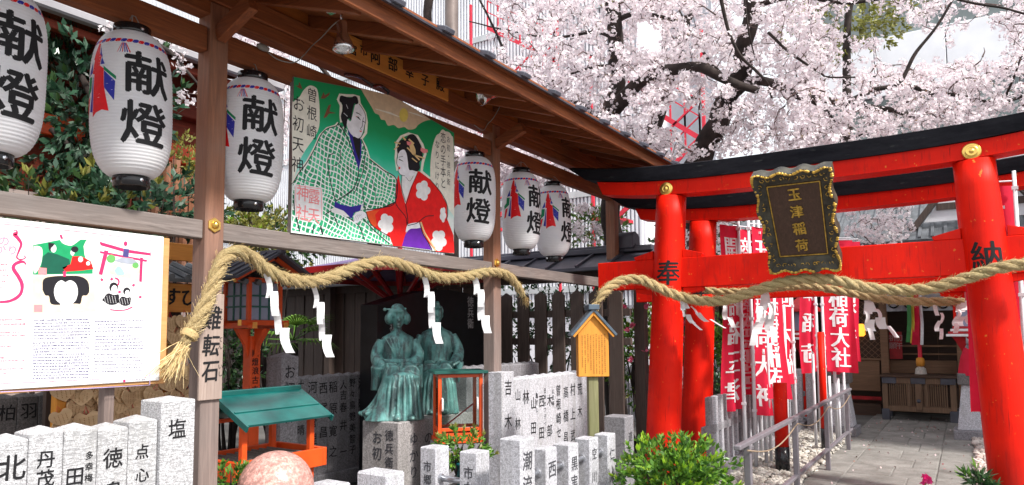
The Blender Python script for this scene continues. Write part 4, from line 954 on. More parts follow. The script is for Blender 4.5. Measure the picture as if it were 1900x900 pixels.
# red seal
A.poly('painted_seal_ground', K['white'], F0, smooth2([(22, 545), (130, 560), (148, 575), (150, 700), (138, 716), (34, 702), (18, 688), (14, 560)], 2, True), 0.0038)
A.line('painted_seal', K['pink'], F0, smooth2([(28, 552), (128, 566), (142, 580), (144, 700), (134, 710), (38, 696), (24, 684), (20, 562)], 2, True), 0.9, 0.0042)
A.text('painted_seal', K['pink'], 582, 365, '露天', 0.115, 0.0043, pitch=1.15, bold=0.005, sx=0.95)
A.text('painted_seal', K['pink'], 561, 359, '神社', 0.115, 0.0043, pitch=1.15, bold=0.005, sx=0.95)
A.build(pbo)
MB().tube([bp(722, 176)-X1*0.02, bp(722, 168)-X1*0.0], 0.01, 6).build('hook', M['blackm'], pbo)
for (u0, v0, u1, v1) in ((640, 138, 690, 158), (690, 160, 722, 170)):
    a = bp(u0, v0); b = bp(u1, v1); MB().tube(catmull([a, a.lerp(b, .5)+Z1*0.025, b], 5), 0.012, 6).build('black_cord', M['blackm'], pbo)

# ================================================================== INFORMATION BOARD
IX = -3.70
ib = thing('information_board', (IX, 1.5, 1.75), 'white printed notice board with red ornament and small pictures on an orange wooden back', 'notice board')
yR = 2.185; yL = 0.55
MB().box(IX-0.06, IX-0.012, yL, yR+0.042, 1.343, 2.146).build('back_board', M['pine'], ib, bev=0.004)
MB().box(IX-0.011, IX, yL+0.01, yR, 1.362, 2.150).build('panel', M['white'], ib, bev=0.003)
for y_ in (0.8, 1.95): MB().box(IX-0.13, IX-0.062, y_-0.02, y_+0.03, 0, 2.15).build('post', M['brownz'], ib, bev=0.004)
def ip(u, v, lift=0.0): return P(u, v, X=IX)+X1*lift
FI = (0.0, 400.0, 300/794., 340/900.)
I = Art(ip); PK = ink('rose_print', (0.80, 0.03, 0.14)); LIL = ink('lilac_print', (0.48, 0.38, 0.66)); TX = ink('grey_text_print', (0.07, 0.06, 0.22)); TP = ink('rose_text_print', (0.85, 0.30, 0.42))
I.line('printed_border', LIL, FI, [(0, 30), (400, 66), (755, 110), (735, 832), (400, 850), (0, 866)], 1.6, 0.0006)
I.line('printed_frame_line', PK, FI, [(0, 40), (400, 80), (742, 122), (716, 795), (400, 808), (0, 826)], 0.8, 0.001)
I.line('printed_ornament', PK, FI, smooth2([(66, 75), (82, 72), (80, 88), (70, 92), (88, 112), (104, 140), (92, 175), (82, 205), (100, 216), (124, 208), (118, 196)], 4), [1.2]*6+[4, 5, 6, 6, 6, 7, 7, 7, 7, 6.5, 6, 6, 5.5, 5, 5, 4.5, 4.5, 4, 4, 3.5, 3, 3, 3, 3, 2.6, 2.4, 2.4, 2.2, 2.2, 2, 2, 2, 2, 1.6, 1.6, 1.6, 1.5, 1.5, 1.4, 1.2, 1][:35], 0.001)
I.line('printed_ornament', PK, FI, smooth2([(128, 240), (116, 228), (96, 228), (72, 240), (66, 262), (90, 300), (108, 340), (100, 385), (60, 415), (0, 425), (-200, 430)], 4), [2.5, 3, 3, 3.5, 4, 4.5, 5, 5.5, 6, 6, 6, 6, 6, 6.5, 7, 7, 7, 7, 7, 7, 7, 7, 7, 7, 7, 6.5, 6, 6, 6, 6, 6, 6, 5, 5, 5, 4.5, 4, 4, 4, 4, 4], 0.001)
write(I.key('printed_heading', TP), 'の', ip(7, 447, 0.001), Y1, Z1, 0.05); write(I.key('printed_heading', TP), 'かり', ip(0, 462, 0.001), Y1, Z1, 0.05, vertical=False)
# small picture: the painted couple
I.poly('printed_picture', K['green'], FI, [(162, 145), (300, 118), (450, 118), (455, 285), (162, 290)], 0.001)
I.poly('printed_picture_cloud', K['cream'], FI, smooth2([(165, 150), (190, 150), (208, 170), (200, 240), (170, 285), (162, 230)], 3, True), 0.0013)
I.poly('printed_picture_cloud', K['cream'], FI, smooth2([(410, 150), (425, 122), (450, 125), (455, 240), (420, 210)], 3, True), 0.0013)
I.poly('printed_picture_cloud', K['cream'], FI, smooth2([(290, 115), (310, 138), (350, 148), (385, 125), (400, 115)], 3), 0.0013)
I.poly('printed_robe', K['dgreen'], FI, [(235, 180), (210, 200), (195, 285), (310, 285), (345, 250), (340, 215), (280, 190)], 0.0016)
I.poly('printed_robe', ink('mid_green_print', (0.10, 0.36, 0.16)), FI, [(240, 190), (215, 210), (202, 280), (290, 282), (330, 250), (330, 222), (280, 200)], 0.0018)
I.poly('printed_kimono', K['red'], FI, [(355, 200), (345, 240), (305, 255), (320, 275), (400, 270), (458, 262), (445, 225), (400, 200)], 0.0018)
for c, rx, ry in (((395, 215), 12, 14), ((432, 235), 10, 10)): I.blob('printed_flower', K['white'], FI, c, rx, ry, 0.002)
I.blob('printed_face', K['white'], FI, (262, 162), 14, 20, 0.002); I.blob('printed_face', K['white'], FI, (355, 182), 10, 15, 0.002)
I.poly('printed_hair', K['black'], FI, [(236, 132), (268, 138), (262, 148), (250, 160), (245, 180), (238, 160)], 0.0022); I.blob('printed_hair', K['black'], FI, (366, 166), 18, 15, 0.0022)
I.poly('printed_seal', K['pink'], FI, [(188, 255), (228, 258), (228, 290), (188, 288)], 0.0022)
# lower picture: black wig with a face hole on a sand ground
I.poly('printed_ground', ink('sand_print', (0.80, 0.66, 0.50)), FI, [(160, 296), (466, 290), (468, 472), (160, 480)], 0.001)
I.poly('printed_wig', K['black'], FI, smooth2([(208, 365), (212, 315), (250, 300), (320, 296), (390, 298), (430, 322), (438, 370), (425, 392), (404, 395), (395, 432), (368, 432), (300, 438), (250, 434), (240, 396), (222, 392)], 3, True), 0.0014)
I.poly('printed_wig_hole', K['white'], FI, smooth2([(320, 328), (345, 318), (372, 335), (382, 375), (372, 415), (358, 432), (355, 470), (300, 470), (296, 435), (275, 415), (264, 375), (275, 335), (300, 318)], 3, True), 0.0017)
I.poly('printed_seal', K['pink'], FI, [(166, 438), (208, 438), (208, 474), (166, 474)], 0.0016)
I.poly('printed_red_mark', PK, FI, [(292, 95), (302, 92), (310, 115), (300, 120)], 0.001)
I.poly('printed_red_mark', PK, FI, [(308, 275), (324, 272), (322, 300), (310, 300)], 0.0025)
# gate picture
I.poly('printed_gate', PK, FI, [(488, 128), (620, 166), (738, 184), (738, 196), (620, 182), (494, 146)], 0.001)
I.poly('printed_gate', PK, FI, [(490, 174), (722, 218), (720, 228), (490, 184)], 0.001)
I.poly('printed_gate', PK, FI, [(512, 170), (532, 174), (502, 292), (484, 288)], 0.0012)
I.poly('printed_gate', PK, FI, [(688, 205), (702, 208), (696, 326), (683, 324)], 0.0012)
I.poly('printed_gate_plaque', TX, FI, [(606, 162), (634, 166), (630, 206), (602, 202)], 0.0015)
I.blob('printed_red_mark', PK, FI, (616, 138), 9, 12, 0.0012)
I.poly('printed_roof', ink('blue_grey_print', (0.35, 0.38, 0.45)), FI, [(560, 222), (600, 205), (650, 210), (682, 236), (640, 238), (600, 234)], 0.0012)
I.blob('printed_tree', ink('leaf_print', (0.14, 0.42, 0.12)), FI, (545, 212), 22, 20, 0.0011); I.blob('printed_tree', ink('leaf_print', (0.14, 0.42, 0.12)), FI, (665, 245), 16, 14, 0.0013)
I.poly('printed_ground', ink('court_print', (0.72, 0.66, 0.52)), FI, [(520, 240), (600, 235), (690, 262), (670, 320), (540, 285)], 0.0009)
I.poly('printed_figure', ink('teal_print', (0.35, 0.62, 0.60)), FI, smooth2([(560, 270), (580, 248), (600, 262), (610, 290), (575, 292)], 3, True), 0.0015)
for c in ((500, 315), (548, 312), (586, 375), (655, 342), (688, 400)):
    I.poly('printed_star', PK, FI, [(c[0]+(11 if k % 2 else 5)*math.cos(k*math.pi/5), c[1]+(11 if k % 2 else 5)*math.sin(k*math.pi/5)) for k in range(10)], 0.0013)
I.line('printed_red_mark', PK, FI, smooth2([(565, 305), (582, 318), (580, 338), (560, 345)], 4), 3, 0.0013)
I.line('printed_red_mark', PK, FI, smooth2([(540, 462), (580, 466), (620, 462), (650, 448)], 4), 2, 0.0013)
for cx, cy, s in ((558, 360, 1.0), (622, 380, 0.8)):
    I.blob('printed_hair', K['black'], FI, (cx, cy-8), 22*s, 24*s, 0.0013); I.blob('printed_face', K['white'], FI, (cx+3, cy+2), 15*s, 20*s, 0.0016)
    I.poly('printed_dark_robe', K['black'], FI, smooth2([(cx-58*s, cy+55*s), (cx-30*s, cy+22*s), (cx, cy+30*s), (cx+25*s, cy+28*s), (cx+20*s, cy+70*s), (cx-20*s, cy+78*s)], 3, True), 0.0014)
    for k in range(5): I.line('printed_robe_line', K['white'], FI, [(cx-48*s+k*13, cy+34*s), (cx-40*s+k*13, cy+70*s)], 0.5, 0.0018)
# illegibly small print: broken strokes, line by line
def tiny(name, mat, x0, x1, y0, y1, rows, slope=-0.02, h=6.5):
    mb = I.key(name, mat)
    for r in range(rows):
        y = y0+(y1-y0)*r/max(1, rows-1); x = x0; xe = x1 if rnd.random() < 0.75 else x0+(x1-x0)*rnd.uniform(0.4, 0.9)
        while x < xe-6:
            w = rnd.uniform(3.0, 5.5); yy = y+slope*(x-x0)
            for k in range(3):
                if rnd.random() < 0.8: I.line(name, mat, FI, [(x, yy+k*h/3), (x+w, yy+k*h/3-0.05)], 0.85, 0.001)
            if rnd.random() < 0.8: I.line(name, mat, FI, [(x+w*rnd.uniform(.2, .8), yy-1), (x+w*rnd.uniform(.2, .8), yy+h*0.8)], 0.5, 0.001)
            x += w+rnd.uniform(1.5, 4)
tiny('small_print', TX, 168, 445, 512, 602, 7, h=8); tiny('small_print', TX, 160, 440, 624, 797, 13, h=8); tiny('small_print', TX, 466, 705, 518, 566, 4); tiny('small_print', TX, 464, 705, 592, 655, 5); tiny('small_print', TX, 462, 700, 682, 765, 6, h=5)
tiny('rose_small_print', PK, -150, 125, 512, 535, 2, h=9); tiny('rose_small_print', PK, -150, 125, 575, 592, 2); tiny('rose_small_print', TP, -150, 120, 645, 660, 2); tiny('rose_small_print', TP, -150, 120, 700, 715, 2); tiny('rose_small_print', TP, -150, 115, 755, 775, 2); tiny('rose_small_print', TP, -100, 40, 240, 380, 6)
for y in (552, 612, 690, 735): I.line('printed_rule', TP, FI, [(-150, y+8), (128, y-2)], 0.35, 0.001)
tiny('small_print', K['black'], 625, 720, 806, 806, 1, h=5); I.blob('printed_red_mark', K['black'], FI, (610, 812), 7, 7, 0.001)
I.build(ib)

# ================================================================== STRAW ROPES, PAPER STREAMERS
def rope(name, pts, R, label, cat='rope', pitch=0.34, fray0=True, fray1=True, sub=10, group=None, fuzz=1.0):
    c = catmull(pts, sub); res = [c[0]]; step = 0.022
    for p in c[1:]:
        while (p-res[-1]).length > step: res.append(res[-1]+(p-res[-1]).normalized()*step)
    c = res; N = len(c)
    t = thing(name, c[0], label, cat, group)
    T = [(c[min(i+1, N-1)]-c[max(i-1, 0)]).normalized() for i in range(N)]
    # smooth frames
    r = T[0].cross(Z1).normalized(); fr = []
    for i in range(N):
        r = (r-T[i]*r.dot(T[i])).normalized(); fr.append((r.copy(), T[i].cross(r)))
    for k in range(3):
        q = []; rad = []
        for i in range(N):
            a = 2*math.pi*(i*step/pitch+k/3.0)
            e = min(1.0, 0.55+0.45*min(i, N-1-i)*step/0.12)
            q.append(c[i]+(fr[i][0]*math.cos(a)+fr[i][1]*math.sin(a))*R*0.54*e); rad.append(R*0.52*e*(1+0.05*math.sin(i*0.7+k)+0.03*math.sin(i*1.9)))
        MB().tube(q, rad, 12, True, 6.0).build('strand', M['straw'], t, smooth=True, uv=True)
    # loose fibres
    n = int(N*16*fuzz); V = np.zeros((n, 4, 3))
    for j in range(n):
        i = rnd.randrange(2, N-2); a = rnd.uniform(0, 6.28); nrm = fr[i][0]*math.cos(a)+fr[i][1]*math.sin(a); tg = T[i]
        b = c[i]+nrm*R*0.97; L = rnd.uniform(0.012, 0.04)*(2.2 if rnd.random() < 0.04 else 1)
        d = (tg*rnd.uniform(0.4, 1.0)*(1 if rnd.random() < 0.8 else -1)+nrm*rnd.uniform(0.05, 0.55)+tg.cross(nrm)*0.6).normalized()
        s = d.cross(nrm).normalized()*0.0011
        V[j] = [b-s, b+s, b+d*L+s*0.4+nrm*0.002, b+d*L-s*0.4]
    quads('loose_fibres', V, M['fibre'], t)
    def brush(p, d, L, n, sp):
        V = np.zeros((n*3, 4, 3))
        for j in range(n):
            dd = (d+V3(rnd.gauss(0, sp), rnd.gauss(0, sp), rnd.gauss(0, sp))).normalized(); l = L*rnd.uniform(0.6, 1.1)
            s = dd.cross(V3(rnd.random(), rnd.random(), rnd.random())).normalized()*0.0022; o = V3(rnd.gauss(0, R*0.35), rnd.gauss(0, R*0.35), rnd.gauss(0, R*0.35))
            a = p+o; sag = V3(rnd.gauss(0, .01), rnd.gauss(0, .01), -0.03*rnd.random())
            for m in range(3):
                b0 = a+dd*l*m/3+sag*(m/3)**2; b1 = a+dd*l*(m+1)/3+sag*((m+1)/3)**2; V[j*3+m] = [b0-s, b0+s, b1+s*0.8, b1-s*0.8]
        quads('straw_tassel', V, M['fibre'], t)
    if fray0: brush(c[0], -T[0], fray0, 170, 0.22)
    if fray1: brush(c[-1], T[-1], fray1, 70, 0.35)
    return t, c
RX = -3.66
pl = [(340, 640, -3.60), (370, 590, -3.60), (396, 530, -3.62), (410, 488, -3.66), (432, 468, -3.68), (462, 474, -3.70), (495, 500, -3.70), (530, 517, -3.70), (580, 523, -3.70), (625, 510, -3.70), (670, 493, -3.70), (716, 485, -3.70), (760, 496, -3.70), (810, 514, -3.69), (860, 514, -3.67), (905, 505, -3.66), (940, 510, -3.67), (960, 532, -3.68), (972, 552, -3.68)]
ropeL, cL = rope('sacred_straw_rope', [P(u, v, X=x) for u, v, x in pl], 0.042, 'thick twisted straw rope draped in front of the shelter posts with a frayed tassel', fray0=0.19, fray1=0.08)
yb = MB().lathe([(0.044, -0.02), (0.047, -0.01), (0.047, 0.01), (0.044, 0.02)], cL[3], 16, tuple(cL[4]-cL[2]), (0, 0, 1)).build('binding', M['straw'], ropeL)
pr = [(1108, 562, 6.35), (1118, 545, 6.4), (1135, 530, 6.5), (1160, 519, 6.62), (1190, 519, 6.68), (1215, 530, 6.70), (1250, 546, 6.72), (1300, 558, 6.72), (1350, 556, 6.72), (1400, 540, 6.74), (1450, 524, 6.76), (1500, 517, 6.76), (1550, 520, 6.76), (1610, 534, 6.76), (1680, 538, 6.76), (1730, 534, 6.72), (1790, 517, 6.70), (1850, 498, 6.70), (1910, 488, 6.72), (1990, 476, 6.75)]
ropeR, cR = rope('sacred_straw_rope', [P(u, v, Y=y) for u, v, y in pr], 0.048, 'thick twisted straw rope tied across the front of the nearer red gate', fray0=0.07, fray1=False)
pr2 = [(1298, 535, 7.76), (1330, 541, 7.78), (1380, 541, 7.8), (1430, 535, 7.8), (1500, 531, 7.8), (1560, 540, 7.8), (1640, 555, 7.8), (1720, 560, 7.8), (1790, 558, 7.78)]
ropeB, cB = rope('sacred_straw_rope', [P(u, v, Y=y) for u, v, y in pr2], 0.042, 'straw rope on the second gate, partly hidden behind the front rope', fray0=False, fray1=False, fuzz=0.5)

def shide(p, H, right, label, wind=0.0, twist=0.3, w=0.062, group='white zigzag paper streamers'):
    """zigzag folded paper strip hanging from p"""
    t = thing('paper_streamer', p, label, 'paper streamer', group)
    r = Vector(right).normalized(); n = r.cross(Z1).normalized()
    mb = MB(); q = Vector(p); segs = 4; h = H/segs; wind = wind*0.35; H = H*0.92
    mb.tube([p+Z1*0.03, p-Z1*0.01], 0.004, 5)
    def strip(q, side):
        for k in range(segs):
            dr = side*(0.022*(k % 2)*2-0.018) if k else 0
            a = q+r*dr; ww = w*(0.68+0.06*k); bend = n*(0.018*math.sin(k*2.1+side))+r*(wind*0.05*(k+1))
            t0 = n*twist*0.03*(1 if k % 2 else -1)
            A0, B0 = a-r*ww/2+t0, a+r*ww/2-t0; A1, B1 = A0-Z1*h*1.35+bend+r*0.02*side, B0-Z1*h*1.35+bend+r*0.02*side
            vv = []
            for q_ in range(6):
                f_ = q_/5; bb = n*0.022*math.sin(math.pi*f_)*(1 if k % 2 else -1)+r*0.010*math.sin(math.pi*f_+k); vv += [A0.lerp(A1, f_)+bb, B0.lerp(B1, f_)+bb]
            mb.add(vv, [(2*q_, 2*q_+1, 2*q_+3, 2*q_+2) for q_ in range(5)])
            q = (A1+B1)/2+Z1*h*0.35+n*0.004
    strip(q, 1); 
    if abs(twist) > 0.5: strip(q-Z1*h*0.25+n*0.008, -1)
    m_ = mb.build('folded_paper', M['paper'], t)
    return t
def rope_at(c, u):
    best = None
    for q in c:
        d = q-V3(0, 0, CAM_H); zc = d.dot(Vector(FW)); uu = CXP+FPX*d.dot(Vector(RT))/zc
        if best is None or abs(uu-u) < best[0]: best = (abs(uu-u), q)
    return best[1]
VR = V3(0.84, 0.54, 0)
shide(rope_at(cL, 492)-Z1*0.03, 0.46, VR, 'white zigzag paper streamer leftmost under the shelter rope, before the red lantern', 0.35, 0.2)
shide(rope_at(cL, 583)-Z1*0.03, 0.44, VR, 'white zigzag paper streamer in front of the dark board wall, forking at its foot', 0.1, 0.4, 0.06)
shide(rope_at(cL, 788)-Z1*0.03, 0.50, VR, 'white zigzag paper streamer hanging before the bronze couple', 0.1, 0.4, 0.07)
shide(rope_at(cL, 880)-Z1*0.02, 0.46, VR, 'white zigzag paper streamer beside the second post over the black slab', 0.05, 0.3, 0.08)
shide(rope_at(cR, 1264)-Z1*0.03, 0.26, VR, 'white paper streamer blown sideways across the left gate pillar', 1.7, 0.9, 0.05)
shide(rope_at(cB, 1330)-Z1*0.03, 0.34, VR, 'white paper streamer right beside the left gate pillars', 0.3, 0.2, 0.07)
shide(rope_at(cB, 1418)-Z1*0.03, 0.50, VR, 'white paper streamer hanging before the red banners', -0.2, 0.9, 0.10)
shide(rope_at(cB, 1612)-Z1*0.04, 0.34, VR, 'white paper streamer left in front of the dark shrine opening', 0.8, 0.9, 0.09)
shide(rope_at(cB, 1732)-Z1*0.03, 0.30, VR, 'thin curled paper streamer in the middle of the shrine opening', -0.5, 0.2, 0.05)
shide(rope_at(cB, 1786)-Z1*0.00, 0.26, VR, 'crumpled white paper streamer against the right gate pillar', 0.2, 0.8, 0.09)

# ================================================================== SPOT LAMPS WITH CABLES
def lamp(p, d, sc_, label):
    t = thing('clip_spot_lamp', p, label, 'lamp', 'chrome spot lamps under the eave'); d = Vector(d).normalized()
    MB().lathe([(0.020, 0), (0.030, 0.010), (0.034, 0.035), (0.034, 0.085), (0.040, 0.10), (0.060, 0.150), (0.066, 0.185), (0.063, 0.188), (0.055, 0.160), (0.032, 0.11), (0.001, 0.105)], p, 28, d).build('shade', M['chrome'], t, smooth=True)
    MB().ball(p+d*0.135, 0.028).build('bulb', M['white'], t, smooth=True)
    MB().tube([p+d*0.02, p-d*0.03+Z1*0.03, p+V3(-0.05, -0.03, 0.09)], 0.010, 8).build('swivel_arm', M['chrome'], t, smooth=True)
    MB().box(p.x-0.09, p.x-0.04, p.y-0.05, p.y-0.005, p.z+0.05, p.z+0.13).build('clamp', M['chrome'], t, bev=0.006)
    return t
p1 = P(634, 38, X=-3.15); l1 = lamp(p1, (0.05, 0.05, -1), 1, 'chrome spot lamp pointing down at the left end of the orange name board')
p2 = P(926, 172, X=-3.2); l2 = lamp(p2, (-0.45, -0.75, -0.35), 1, 'chrome spot lamp tilted towards the painted board by the second post')
MB().tube(catmull([P(632, 36, X=-3.17), P(616, 48, X=-3.4), P(598, 68, X=-3.65), P(580, 84, X=-3.68), P(562, 104, X=-3.68), P(545, 116, X=-3.69), P(515, 110, X=-3.72), P(492, 92, X=-3.74)], 6), 0.004, 6).build('cable', M['wire'], l1, smooth=True)
MB().ball(P(488, 88, X=-3.72), 0.022, 0.05, 0.022).build('cable_plug', M['wire'], l1, smooth=True)
MB().tube(catmull([P(928, 170, X=-3.22), P(934, 176, X=-3.4), P(928, 196, X=-3.65), P(916, 218, X=-3.7), P(905, 230, X=-3.73), P(896, 242, X=-3.74), P(880, 232, X=-3.74)], 6), 0.004, 6).build('cable', M['wire'], l2, smooth=True)
# ================================================================== CARVED STONE FENCES
def pillar(fence, x0, x1, y0, y1, zt, mat, apex=0.03, z0=0.0, texts=(), label=None, inkm=None, bold=0.010, bev=0.004):
    """square stone post with a low pyramid top; texts: (chars, face, (u,v) or (a,z), size, pitch)"""
    mb = MB(); cx, cy = (x0+x1)/2, (y0+y1)/2
    vs = [(x0, y0, z0), (x1, y0, z0), (x1, y1, z0), (x0, y1, z0), (x0, y0, zt), (x1, y0, zt), (x1, y1, zt), (x0, y1, zt)]
    fs = [(0, 3, 2, 1), (0, 1, 5, 4), (1, 2, 6, 5), (2, 3, 7, 6), (3, 0, 4, 7)]
    if apex: vs.append((cx, cy, zt+apex)); fs += [(4, 5, 8), (5, 6, 8), (6, 7, 8), (7, 4, 8)]
    else: fs.append((4, 5, 6, 7))
    o = mb.add(vs, fs).build('stone_pillar', mat, fence, bev=bev, label=label)
    if texts:
        tm = MB()
        for t in texts:
            ch, face, u, v, s = t[:5]; pitch = t[5] if len(t) > 5 else 1.1; sx = t[6] if len(t) > 6 else 0.95
            if face == 'x': write(tm, ch, P(u, v, X=x1+0.0015), Y1, Z1, s, pitch, bold, sx)
            else: write(tm, ch, P(u, v, Y=y0-0.0015), X1, Z1, s, pitch, bold, sx)
        tm.build('lettering', inkm or M['ink'], o, org=ORG[fence.name])
    return o
FX = -3.39
ff = thing('carved_stone_fence', (FX, 1.3, 0), 'bright granite fence of tight carved pillars in the lower left foreground', 'stone fence')
def zy(u, v, X): q = P(u, v, X=X); return q.z, q.y
bs = [-120, -62, -8, 52, 117, 180, 237, 291]
tx = [[], [], [('北', 'x', 22, 868, 0.115)], [('丹', 'x', 86, 852, 0.080), ('茂', 'x', 84, 888, 0.080), ('堂', 'x', 84, 928, 0.08)], [('田', 'x', 139, 884, 0.088), ('多幸梅', 'x', 166, 845, 0.040, 1.25)],
      [('徳', 'x', 210, 850, 0.098), ('島', 'x', 210, 912, 0.098)], [('点', 'x', 264, 838, 0.074), ('心', 'x', 264, 881, 0.074)]]
for i in range(len(bs)-1):
    y0 = P(bs[i], 860, X=FX).y; y1 = P(bs[i+1], 860, X=FX).y
    pillar(ff, FX-0.15, FX, y0+0.0015, y1-0.0015, zy(30, 812, FX)[0]+0.012*math.sin(i*2.3), M['gran'], 0.028, texts=tx[i], bold=0.016)
y0 = P(297, 850, X=-3.37).y; y1 = P(360, 850, X=-3.37).y
pillar(ff, -3.37-0.19, -3.37, y0, y1, P(297, 746, X=-3.37).z, M['gran'], 0.02, texts=[('塩', 'x', 329, 796, 0.105)], label='tall end pillar with a single character')
MB().box(FX-0.2, FX+0.04, -0.2, y1+0.06, 0, 0.22).build('base_kerb', M['granb'], ff, bev=0.01)

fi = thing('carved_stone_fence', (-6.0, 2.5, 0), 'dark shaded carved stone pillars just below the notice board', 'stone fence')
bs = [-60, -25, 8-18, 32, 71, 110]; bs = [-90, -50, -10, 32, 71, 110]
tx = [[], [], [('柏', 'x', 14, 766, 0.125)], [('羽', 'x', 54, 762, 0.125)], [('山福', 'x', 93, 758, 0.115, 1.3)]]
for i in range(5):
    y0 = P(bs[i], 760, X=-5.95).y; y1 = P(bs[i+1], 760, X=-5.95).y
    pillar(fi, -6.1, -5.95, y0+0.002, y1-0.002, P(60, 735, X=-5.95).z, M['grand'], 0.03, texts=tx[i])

# long carved wall behind, left of the bronze couple
NX = -5.70
fw_ = thing('carved_name_wall', (NX, 6, 0), 'grey carved stone wall of name pillars left of the bronze couple, dark board wall behind', 'stone fence')
cols = [(558, [('ナ', 714, 0.10), ('ノ', 728, 0.08), ('晴', 798, 0.11)]), (580, [('河', 719, 0.135), ('合', 748, 0.125), ('管', 783, 0.125), ('理', 815, 0.125), ('有', 845, 0.10)]), (600, [('西', 720, 0.13), ('尾', 758, 0.125), ('昌', 802, 0.125), ('明', 843, 0.125)]),
        (618, [('稲', 718, 0.13), ('原', 758, 0.13), ('寛', 800, 0.125), ('之', 838, 0.125)]), (637, [('人', 714, 0.11), ('吉', 733, 0.11), ('春', 756, 0.11), ('井', 789, 0.115), ('一', 838, 0.11)]),
        (654, [('野', 710, 0.10), ('々', 731, 0.09), ('鳥', 752, 0.10), ('野', 773, 0.10), ('美', 794, 0.10), ('智', 814, 0.10), ('子', 834, 0.10)]), (672, [('渡', 711, 0.13), ('明', 749, 0.13)]), (689, [('村', 707, 0.12), ('郎', 749, 0.12)])]
y = P(549, 760, X=NX).y
for k, (u, chs) in enumerate(cols):
    ya_ = P(u-9.6+k*0.12, 760, X=NX).y; yb_ = P(u+9.6-k*0.25 if k < 7 else u+7, 760, X=NX).y
    if k < 7: yb_ = P((cols[k][0]+cols[k+1][0])/2, 760, X=NX).y
    if k > 0: ya_ = P((cols[k][0]+cols[k-1][0])/2, 760, X=NX).y
    pillar(fw_, NX-0.15, NX, ya_+0.0015, yb_-0.0015, 1.165, M['grang'], 0.03, texts=[(c, 'x', u, v, s) for c, v, s in chs])
    ye = yb_
for k in range(8):
    pillar(fw_, NX-0.15, NX, ye+0.0015+k*0.152, ye+0.15+k*0.152, 1.165, M['grang'], 0.03)
MB().box(NX-0.2, NX+0.03, 4.6, ye+1.3, 0, 0.16).build('base_kerb', M['grang'], fw_, bev=0.01)
oh = thing('carved_stone_pillar', tuple(P(522, 700, X=-5.5).xy)+(0,), 'single tall grey stone pillar carved with hiragana, beside the red lantern post', 'stone pillar')
y0 = P(522, 700, X=-5.40).y; y1 = P(554, 700, X=-5.40).y
pillar(oh, -5.62, -5.40, y0, y1, P(522, 663, X=-5.40).z, M['grang'], 0.045, texts=[('お初', 'x', 538, 690, 0.14, 1.15), ('天神', 'x', 538, 740, 0.14, 1.15)])

# wall of names right of the second post
RXW = -3.60
fr_ = thing('carved_name_wall', (RXW, 6.6, 0), 'light grey carved name pillars standing between the second post and the orange notice box', 'stone fence')
e = [931, 954, 969, 983, 997, 1013, 1028, 1043, 1057, 1070, 1083, 1096]
cols = [[('吉', 943, 719, 0.15), ('木', 943, 782, 0.15)], [('山', 961, 733, 0.12), ('林', 961, 786, 0.12)], [('林', 976, 737, 0.145)], [('山', 990, 748, 0.13), ('田', 990, 794, 0.13), ('亀すし', 996, 734, 0.06)],
        [('西', 1005, 744, 0.13), ('田', 1005, 803, 0.13), ('日本セフティー', 1011, 725, 0.055)], [('木', 1020, 743, 0.13), ('部', 1020, 799, 0.13), ('山紅亭', 1026, 726, 0.055)], [('曽根崎センタ', 1036, 724, 0.125)], [('高', 1050, 728, 0.135), ('橋', 1050, 772, 0.135), ('昌', 1050, 812, 0.13)],
        [('村', 1063, 723, 0.14), ('上', 1063, 768, 0.14), ('武', 1063, 808, 0.13)], [('荒', 1076, 722, 0.14), ('木', 1076, 764, 0.14)], []]
for k in range(11):
    ya_ = P(e[k], 760, X=RXW).y; yb_ = P(e[k+1], 760, X=RXW).y
    tex = []
    for c in cols[k]:
        tex.append((c[0], 'x', c[1], c[2], c[3], 1.16, 0.85))
    pillar(fr_, RXW-0.15, RXW, ya_+0.0015, yb_-0.0015, P(943, 690, X=RXW).z if k == 0 else 1.17, M['granb'], 0.0 if k == 0 else 0.028, texts=tex)
fb_ = thing('carved_name_wall', (-4.6, 7.2, 0), 'second row of low grey name stones just behind the light grey ones', 'stone fence')
for k in range(10): pillar(fb_, -4.68, -4.53, 6.1+k*0.152, 6.25+k*0.152, 1.235, M['grang'], 0.03)

# short pillars with steel pipes in front
fp = thing('low_pillar_fence', (-2.6, 4.2, 0), 'row of short square granite pillars joined by steel pipes at the bottom centre', 'stone fence')
def sp_a(l, c, r, v, Y, tex=(), mat='granb'):
    xl = P(l, v+20, Y=Y).x; xc = P(c, v+20, Y=Y).x; yr = P(r, v+20, X=xc).y
    zt = P(c, v, Y=Y).z
    pillar(fp, xl, xc, Y, yr, zt, M[mat], 0.0, texts=tex, inkm=M['inkg'], bold=0.012, bev=0.007)
    return xl, xc, Y, yr, zt
A_ = sp_a(779, 809, 834, 832, 3.75, [('市郷', 'y', 793, 866, 0.075, 1.15)])
B_ = sp_a(852, 885, 909, 841, 3.70, [('市力', 'y', 869, 878, 0.085, 1.1)])
C_ = sp_a(926, 966, 993, 817, 3.62, [('潮', 'x', 979, 855, 0.12), ('流', 'x', 979, 900, 0.12)])
def sp_b(c, r, v, tex, X=-2.42, w=0.125, mat='granb'):
    y0 = P(c, v+20, X=X).y; y1 = P(r, v+20, X=X).y; pillar(fp, X-w, X, y0, y1, P(c, v, X=X).z, M[mat], 0.0, texts=tex, inkm=M['inkg'], bold=0.012, bev=0.007); return y0, y1
D_ = sp_b(1013.6, 1034, 834, [('西', 'x', 1025, 870, 0.12)]); E_ = sp_b(1056, 1074, 826, [('黒', 'x', 1066, 860, 0.11), ('実', 'x', 1066, 895, 0.11)], w=0.135)
